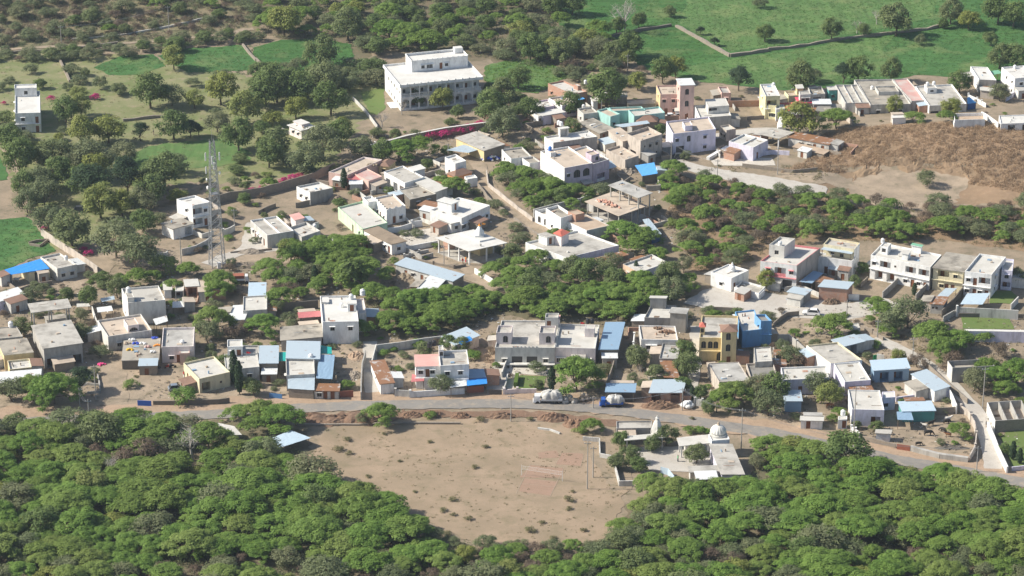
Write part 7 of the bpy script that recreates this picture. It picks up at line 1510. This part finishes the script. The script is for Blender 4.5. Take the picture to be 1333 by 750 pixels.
wood([(640,222),(700,222),(708,238),(762,262),(785,255),(780,247),(700,275),(668,262),(650,240)], [('thorn', 6), ('grey', 1)], 5, 9, .5, 400)
wood([(868,240),(930,235),(1000,250),(1100,262),(1190,272),(1400,272),(1400,330),(1250,312),(1150,313),(1060,312),(995,320),(960,345),(905,350),(870,300)], [('thorn', 5), ('grey', 3), ('dry', 3), ('bush', 2)], 5, 9.5, .56, 900)
wood([(375,330),(420,318),(445,312),(482,335),(478,372),(430,380),(380,392),(355,370)], [('thorn', 4), ('grey', 1)], 4.5, 8, .55, 200)
wood([(330,-20),(735,-20),(735,35),(800,60),(760,100),(745,90),(710,75),(640,78),(610,62),(500,66),(470,95),(462,60),(410,48),(345,48)], [('thorn', 4), ('leafy', 2), ('grey', 4), ('yellow', 1)], 5.5, 10.5, .72, 800)
wood([(-60,85),(110,92),(210,98),(330,102),(400,128),(430,215),(330,232),(270,165),(190,125),(60,130),(-60,120)], [('leafy', 4), ('grey', 4), ('yellow', 2)], 4, 7, .9, 170)
wood([(-60,150),(20,160),(60,165),(230,230),(235,330),(140,345),(60,290),(5,200)], [('leafy', 2), ('grey', 4), ('yellow', 2)], 4, 7.5, .85, 190)
wood([(690,290),(740,260),(800,330),(870,330),(880,372),(760,380),(640,385),(600,360),(640,350)], [('thorn', 3), ('leafy', 1), ('grey', 1)], 4, 7, .62, 300)
wood([(-60,-30),(345,-30),(340,35),(230,55),(120,60),(-60,70)], [('leafy', 2), ('grey', 4), ('thorn', 1), ('dry', 3)], 4.5, 9, .85, 500)
wood([(0,380),(60,372),(130,360),(230,350),(400,395),(480,440),(640,440),(640,515),(420,520),(200,520),(0,520)], [('bush', 3), ('dry', 3), ('grey', 3), ('leafy', 1), ('thorn', 1)], 2.2, 5.4, .8, 650)
wood([(640,440),(800,430),(900,400),(1150,415),(1240,440),(1333,460),(1333,540),(1280,600),(1180,590),(1000,550),(800,525),(640,515)], [('bush', 3), ('dry', 3), ('grey', 3), ('leafy', 1), ('thorn', 1)], 2.2, 5.4, .8, 600)
wood([(230,240),(450,180),(600,160),(720,130),(900,130),(900,235),(870,300),(700,330),(500,390),(230,345)], [('bush', 3), ('dry', 2), ('grey', 4), ('leafy', 2), ('thorn', 1)], 2.2, 5.4, .8, 600)
for pl in ([(0,380),(60,372),(130,360),(230,350),(400,395),(480,440),(640,440),(640,515),(420,520),(200,520),(0,520)], [(640,440),(800,430),(900,400),(1150,415),(1240,440),(1333,460),(1333,540),(1280,600),(1180,590),(1000,550),(800,525),(640,515)], [(230,240),(450,180),(600,160),(720,130),(1330,110),(1330,160),(1060,170),(900,235),(870,300),(700,330),(500,390),(230,345)]):
    wood(pl, [('weed', 4), ('dry', 3), ('bush', 2), ('grey', 1)], 1.6, 3.4, .9, 260)
# bougainvillea along walls
for a, b, c in ((560,176,18),(578,174,18),(596,170,18),(612,167,16),(628,162,18),(640,154,18),(545,178,14),(370,236,14),(380,232,14),(392,229,12),(340,246,12),(330,248,12),(110,325,12),(116,330,12),(58,297,8),(66,128,12),(124,126,14),(5,134,8),(364,240,10)): T('magenta', a, b, c)
wood([(-60,62),(120,62),(240,50),(330,42),(342,56),(230,68),(120,80),(-60,84)], [('leafy', 3), ('grey', 4), ('dry', 1)], 4, 8, .5, 200)
wood([(335,96),(400,94),(500,88),(505,112),(450,125),(400,132),(340,128)], [('leafy', 5), ('grey', 3)], 6, 10, .5, 140)
wood([(630,112),(650,120),(690,128),(688,160),(650,175),(628,150)], [('leafy', 3), ('grey', 3), ('thorn', 2)], 4, 6, .6, 120)
wood([(700,40),(835,60),(835,110),(790,128),(740,110),(700,80)], [('leafy', 3), ('grey', 4), ('dry', 2)], 4, 7, .62, 120)
wood([(640,190),(720,235),(700,200),(700,140),(740,150),(735,200)], [('thorn', 3), ('grey', 2)], 4, 7, .6, 80)
# small scrub of the bare ground
for a, b, c in ((452,572,12),(440,585,14),(430,610,12),(455,590,10),(632,582,9),(618,608,10),(590,650,11),(577,664,11),(590,670,9),(610,675,12),(740,650,14),(741,662,10),(690,690,14),(705,680,10),(625,546,14),(900,545,8),(1010,585,10),(690,545,10),(560,575,8),(520,600,7),(745,640,8),(500,565,7),(640,700,9),(720,700,10),(760,690,10),(480,620,8),(540,640,7),(650,560,7)): T('weed', a, b, c)
def scatter_stuff(name, polys, dens, mat, R0, Hh, nq, leaf, seed=1, asp=2, keep=True, world=None, vary=.5):
    rg = np.random.default_rng(seed); r2 = random.Random(seed); C = []; NN = []; S = []; TT = []
    for poly in polys:
        B = [G(*p) for p in poly]; B = [(p.x, p.y) for p in B]; x0 = min(p[0] for p in B); x1 = max(p[0] for p in B); y0 = min(p[1] for p in B); y1 = max(p[1] for p in B)
        for _ in range(int((x1-x0)*(y1-y0)*dens)):
            x, y = r2.uniform(x0, x1), r2.uniform(y0, y1)
            if not inpoly(x, y, B): continue
            if keep and math.sin(x*.21+seed)*math.sin(y*.17+seed*2)+r2.uniform(-.8, .8) < -.25: continue
            ok = True
            for F in FOOT:
                if abs(F[0][0]-x) < 30 and abs(F[0][1]-y) < 30 and inpoly(x, y, F): ok = False; break
            if ok:
                for SS, hw in ROADS:
                    for p in SS[::2]:
                        if abs(p.x-x) < hw+1 and abs(p.y-y) < hw+1: ok = False; break
                    if not ok: break
            if not ok: continue
            r = R0*r2.uniform(1-vary, 1+vary); n = max(4, int(nq*(r/R0)**2)); d = rg.normal(size=(n, 3)); d /= np.linalg.norm(d, axis=1)[:, None]; d[:, 2] = abs(d[:, 2])
            C.append(np.array([x, y, hgt(x, y)])+d*np.array([r, r, Hh*r/R0])*rg.uniform(.5, 1, (n, 1))); NN.append(d+rg.normal(size=(n, 3))*.6); S.append(leaf*rg.uniform(.6, 1.4, n)); TT.append(np.clip(r2.uniform(0, .7)+rg.uniform(0, .3, n), 0, 1))
    me = quads_mesh(name, np.concatenate(C), np.concatenate(NN), np.concatenate(S), np.concatenate(TT), mat, asp, seed); o = bpy.data.objects.new(name, me); col.objects.link(o); o['kind'] = 'stuff'
scatter_stuff('dry_scrub', [[(1062,180),(1100,168),(1200,163),(1400,172),(1400,270),(1262,240),(1255,222),(1190,216),(1120,216),(1090,226),(1040,222),(1010,226),(1070,200)]], 1.1, 'leaf_scrub', .9, .8, 52, .19, 3, keep=False)
scatter_stuff('hill_scrub', [[(-60,-30),(345,-30),(335,38),(225,52),(120,57),(-60,64)]], .55, 'leaf_dry', .9, .8, 44, .2, 4)
scatter_stuff('hill_scrub', [[(-60,-30),(345,-30),(335,38),(225,52),(120,57),(-60,64)]], .4, 'leaf_grey', 1.0, .9, 44, .22, 6)
scatter_stuff('low_scrub', [[(905,232),(1080,262),(1190,275),(1400,275),(1400,335),(1250,316),(1060,316),(960,345),(900,352),(868,240)], [(905,222),(940,218),(1010,215),(1080,222),(1075,238),(1000,228)], [(1075,440),(1240,440),(1333,440),(1333,475),(1200,480),(1120,470)]], .3, 'leaf_tuft', .8, .7, 30, .2, 5)
scatter_stuff('undergrowth', [[(-60,560),(200,560),(330,556),(398,566),(385,606),(430,640),(540,690),(640,722),(760,722),(830,655),(960,640),(1010,585),(1180,618),(1380,662),(1400,800),(-60,800)], [(330,-20),(735,-20),(735,35),(800,60),(760,100),(640,78),(500,66),(462,60),(345,48)], [(480,392),(760,385),(905,372),(845,402),(640,408),(520,436)]], .25, 'leaf_grey', 1.2, 1.1, 40, .26, 7)
scatter_stuff('undergrowth', [[(-60,795),(1400,795),(1600,1120),(-260,1120)]], .10, 'leaf_thorn', 2.4, 2.2, 90, .34, 8)
scatter_stuff('grass_tufts', [[(400,560),(760,552),(820,640),(760,712),(600,700),(400,615)], [(770,560),(800,560),(820,640),(790,640)]], .3, 'leaf_tuft', .38, .22, 10, .16, 9)
scatter_stuff('grass_tufts', [[(-60,60),(340,60),(340,110),(500,112),(470,190),(330,235),(230,330),(60,330),(-60,150)], [(0,370),(330,350),(640,400),(1333,420),(1333,640),(1180,590),(900,540),(600,515),(0,530)], [(650,230),(720,300),(640,300)], [(735,60),(840,95),(830,120),(700,100)]], .12, 'leaf_tuft', .45, .3, 12, .17, 11)
scatter_stuff('field_crop_rows', [[(632,86),(667,78),(705,76),(742,100),(722,108),(700,122),(650,117),(630,105)]], 1.2, 'leaf_thorn', .5, .4, 8, .25, 12, keep=False)

scatter_stuff('loose_stones', [[(0,370),(330,340),(500,330),(640,400),(1333,400),(1333,640),(1180,590),(900,540),(600,520),(0,540)], [(450,180),(900,150),(880,330),(500,340)]],   .38, 'stone', .38, .2, 7, .3, 21, asp=1.3)
scatter_stuff('crop', [[(722,-10),(1340,-10),(1340,100),(1190,98),(1160,106),(1020,116),(905,104),(838,90),(800,50),(722,25)], [(205,73),(313,59),(460,55),(460,90),(335,99),(245,95)], [(122,88),(200,71),(216,86),(142,98)], [(-20,290),(34,283),(57,310),(73,327),(5,353),(-20,355)]], 1.0, 'leaf_crop', .6, .16, 6, .26, 31, keep=False)
scatter_stuff('litter', [[(0,380),(330,350),(500,340),(640,410),(1333,400),(1333,640),(1180,590),(900,540),(600,515),(0,530)], [(450,180),(900,150),(880,330),(500,340)]],   .08, 'clothwhite', .33, .12, 4, .3, 41, asp=1.2)
# past 300 in view: the smallest-looking thorn trees become one thicket
for KD, KNM, KMT in (('thorn','thorn_thicket','leaf_thorn'), ('grey','grey_thicket','leaf_grey')):
  TH = sorted([t for t in LATER if t[3] == KD and not t[5]], key=lambda t: -t[4]/t[2]); extra = TH[270:]
  if extra:
    CO = []; TN = []; r2 = np.random.default_rng(2)
    for o, x, y, k, w, l in extra:
        cr = [c for c in o.children if c.name.startswith('crown')][0]; me = cr.data; co = np.empty(len(me.vertices)*3, dtype=np.float32); me.vertices.foreach_get('co', co); co = co.reshape(-1, 4, 3)
        tn = np.empty(len(me.polygons), dtype=np.float32); me.attributes['tone'].data.foreach_get('value', tn); s = o.scale; a = o.rotation_euler.z; co = co*np.array(s[:]); c_, s_ = math.cos(a), math.sin(a)
        X = co[..., 0]*c_-co[..., 1]*s_; Y = co[..., 0]*s_+co[..., 1]*c_; co = np.stack([X+o.location.x, Y+o.location.y, co[..., 2]+o.location.z], -1); CO.append(co); TN.append(tn)
        for c in list(o.children): bpy.data.objects.remove(c)
        bpy.data.objects.remove(o)
    ids = {id(t) for t in extra}; LATER[:] = [t for t in LATER if id(t) not in ids]
    v = np.concatenate(CO).reshape(-1, 3); n = len(v)//4; me = bpy.data.meshes.new(KNM); me.vertices.add(4*n); me.vertices.foreach_set('co', v.astype(np.float32).ravel()); me.loops.add(4*n)
    me.loops.foreach_set('vertex_index', np.arange(4*n, dtype=np.int32)); me.polygons.add(n); me.polygons.foreach_set('loop_start', np.arange(0, 4*n, 4, dtype=np.int32)); me.polygons.foreach_set('loop_total', np.full(n, 4, dtype=np.int32))
    at = me.attributes.new('tone', 'FLOAT', 'FACE'); at.data.foreach_set('value', np.concatenate(TN)); me.materials.append(MATS[KMT]); me.update(calc_edges=True)
    o = bpy.data.objects.new(KNM, me); col.objects.link(o); o['kind'] = 'stuff'
# ---------------------------------------------------------------- wording of the vegetation's labels
MARKS += [(*G(*p).xy, n) for p, n in (((600,600),'bare sports field'),((60,700),'lower left corner'),((1280,700),'lower right corner'),((700,740),'bottom edge'),((250,700),'bottom left woodland gap'),((1060,680),'slope below the right road'),
  ((950,30),'upper green fields'),((1250,30),'far right green fields'),((270,80),'upper left green plots'),((100,20),'scrubby hill top'),((560,20),'far wood'),((1220,200),'brown scrub hill'),((1000,290),'green slope'),((470,740),'lower centre wood'),((900,740),'lower right wood'),
  ((240,200),'orchard meadow'),((120,260),'left orchard'),((330,640),'wood beside the sports field'),((150,640),'left thorn wood'),((1150,640),'right roadside wood'),((1180,700),'right thorn wood'),((40,600),'left roadside wood'))]
import collections
base = collections.OrderedDict()
for (o, x, y, kind, w, lab) in LATER:
    if lab: o['label'] = lab; continue
    d = sorted(((mx-x)**2+((my-y)*.8)**2, mx, my, n) for mx, my, n in MARKS)[0]
    dx, dy = x-d[1], y-d[2]; rel = ('right of' if dx > 0 else 'left of') if abs(dx) > abs(dy) else ('behind' if dy > 0 else 'in front of')
    R0 = KINDS[kind][1]; q = w/(2*R0); size = 'large' if q > 1.12 else ('small' if q < .72 else 'medium')
    b = f'{size} {KN[kind][1]} {rel} the {d[3]}'; base.setdefault(b, []).append((x/y, o))
for b, L in base.items():
    L.sort(key=lambda t: t[0])
    for i, (k, o) in enumerate(L):
        if len(L) == 1: o['label'] = b
        elif len(L) <= 9: o['label'] = (ORD[i] if i < len(L)-1 else 'rightmost')+' '+b
        else: o['label'] = b; 
        o['group'] = b.split(' ', 1)[1]
for ob in bpy.data.objects:
    l = ob.get('label')
    if l and len(l.split()) > 16: ob['label'] = ' '.join(l.split()[:16])

for ob in bpy.data.objects:
    if not ob.parent and ob.get('category') and not ob.get('kind'): ob['kind'] = 'thing'
HAZE = .00007
# ---------------------------------------------------------------- camera, light, air
cam = bpy.data.cameras.new('camera'); co = bpy.data.objects.new('camera', cam); col.objects.link(co)
co.location = (0, 0, CAM_Z); co.rotation_euler = (R(90)-TILT, 0, 0); cam.sensor_width = 36; cam.lens = F_PX/1333*36; cam.clip_end = 12000; cam.clip_start = 5; sc.camera = co
EL, AZ = R(39), R(179)                       # the sun stands left of the view and very slightly behind the village
sd = Vector((math.cos(AZ)*math.cos(EL), math.sin(AZ)*math.cos(EL), math.sin(EL)))
L = bpy.data.lights.new('sun', 'SUN'); L.energy = 5.0; L.angle = R(.5); L.color = (1, .935, .82)
lo = bpy.data.objects.new('sun', L); col.objects.link(lo); lo.rotation_euler = sd.to_track_quat('Z', 'Y').to_euler(); lo.location = (0, 0, 500)
w = bpy.data.worlds.new('World'); sc.world = w; w.use_nodes = True; nt = w.node_tree
sky = nt.nodes.new('ShaderNodeTexSky'); sky.sky_type = 'NISHITA'; sky.sun_disc = False; sky.sun_elevation = EL; sky.sun_rotation = R(90)-AZ; sky.altitude = 300; sky.dust_density = 2.0
nt.links.new(sky.outputs[0], nt.nodes['Background'].inputs[0]); nt.nodes['Background'].inputs[1].default_value = .095
sc.view_settings.view_transform = 'Standard'; sc.view_settings.look = 'None'; sc.view_settings.exposure = .53; sc.view_settings.gamma = 1
hz = MB(); hz.box(-3600, 3600, -1300, 6500, -40, 300, 'soil'); 
mh = bpy.data.materials.new('haze_air'); mh.use_nodes = True; nh = mh.node_tree; nh.nodes.remove(nh.nodes['Principled BSDF'])
pv = nh.nodes.new('ShaderNodeVolumePrincipled'); pv.inputs['Density'].default_value = HAZE; pv.inputs['Color'].default_value = (.72, .86, 1, 1); pv.inputs['Anisotropy'].default_value = .2
nh.links.new(pv.outputs[0], nh.nodes['Material Output'].inputs['Volume']); MATS['haze_air'] = mh
hz = MB(); hz.box(-3600, 3600, -1300, 6500, -40, 300, 'haze_air')
if HAZE > 0: o = hz.build('haze'); o['kind'] = 'stuff'
sc.cycles.use_denoising = True; sc.cycles.denoising_prefilter = 'ACCURATE'; sc.cycles.use_adaptive_sampling = False; sc.cycles.denoiser = 'OPENIMAGEDENOISE'
sc.cycles.max_bounces = 5; sc.cycles.diffuse_bounces = 3; sc.cycles.glossy_bounces = 2; sc.cycles.transmission_bounces = 2; sc.cycles.volume_bounces = 0; sc.cycles.transparent_max_bounces = 8; sc.cycles.volume_step_rate = 1
sc.cycles.caustics_reflective = False; sc.cycles.caustics_refractive = False
sc.render.use_persistent_data = False
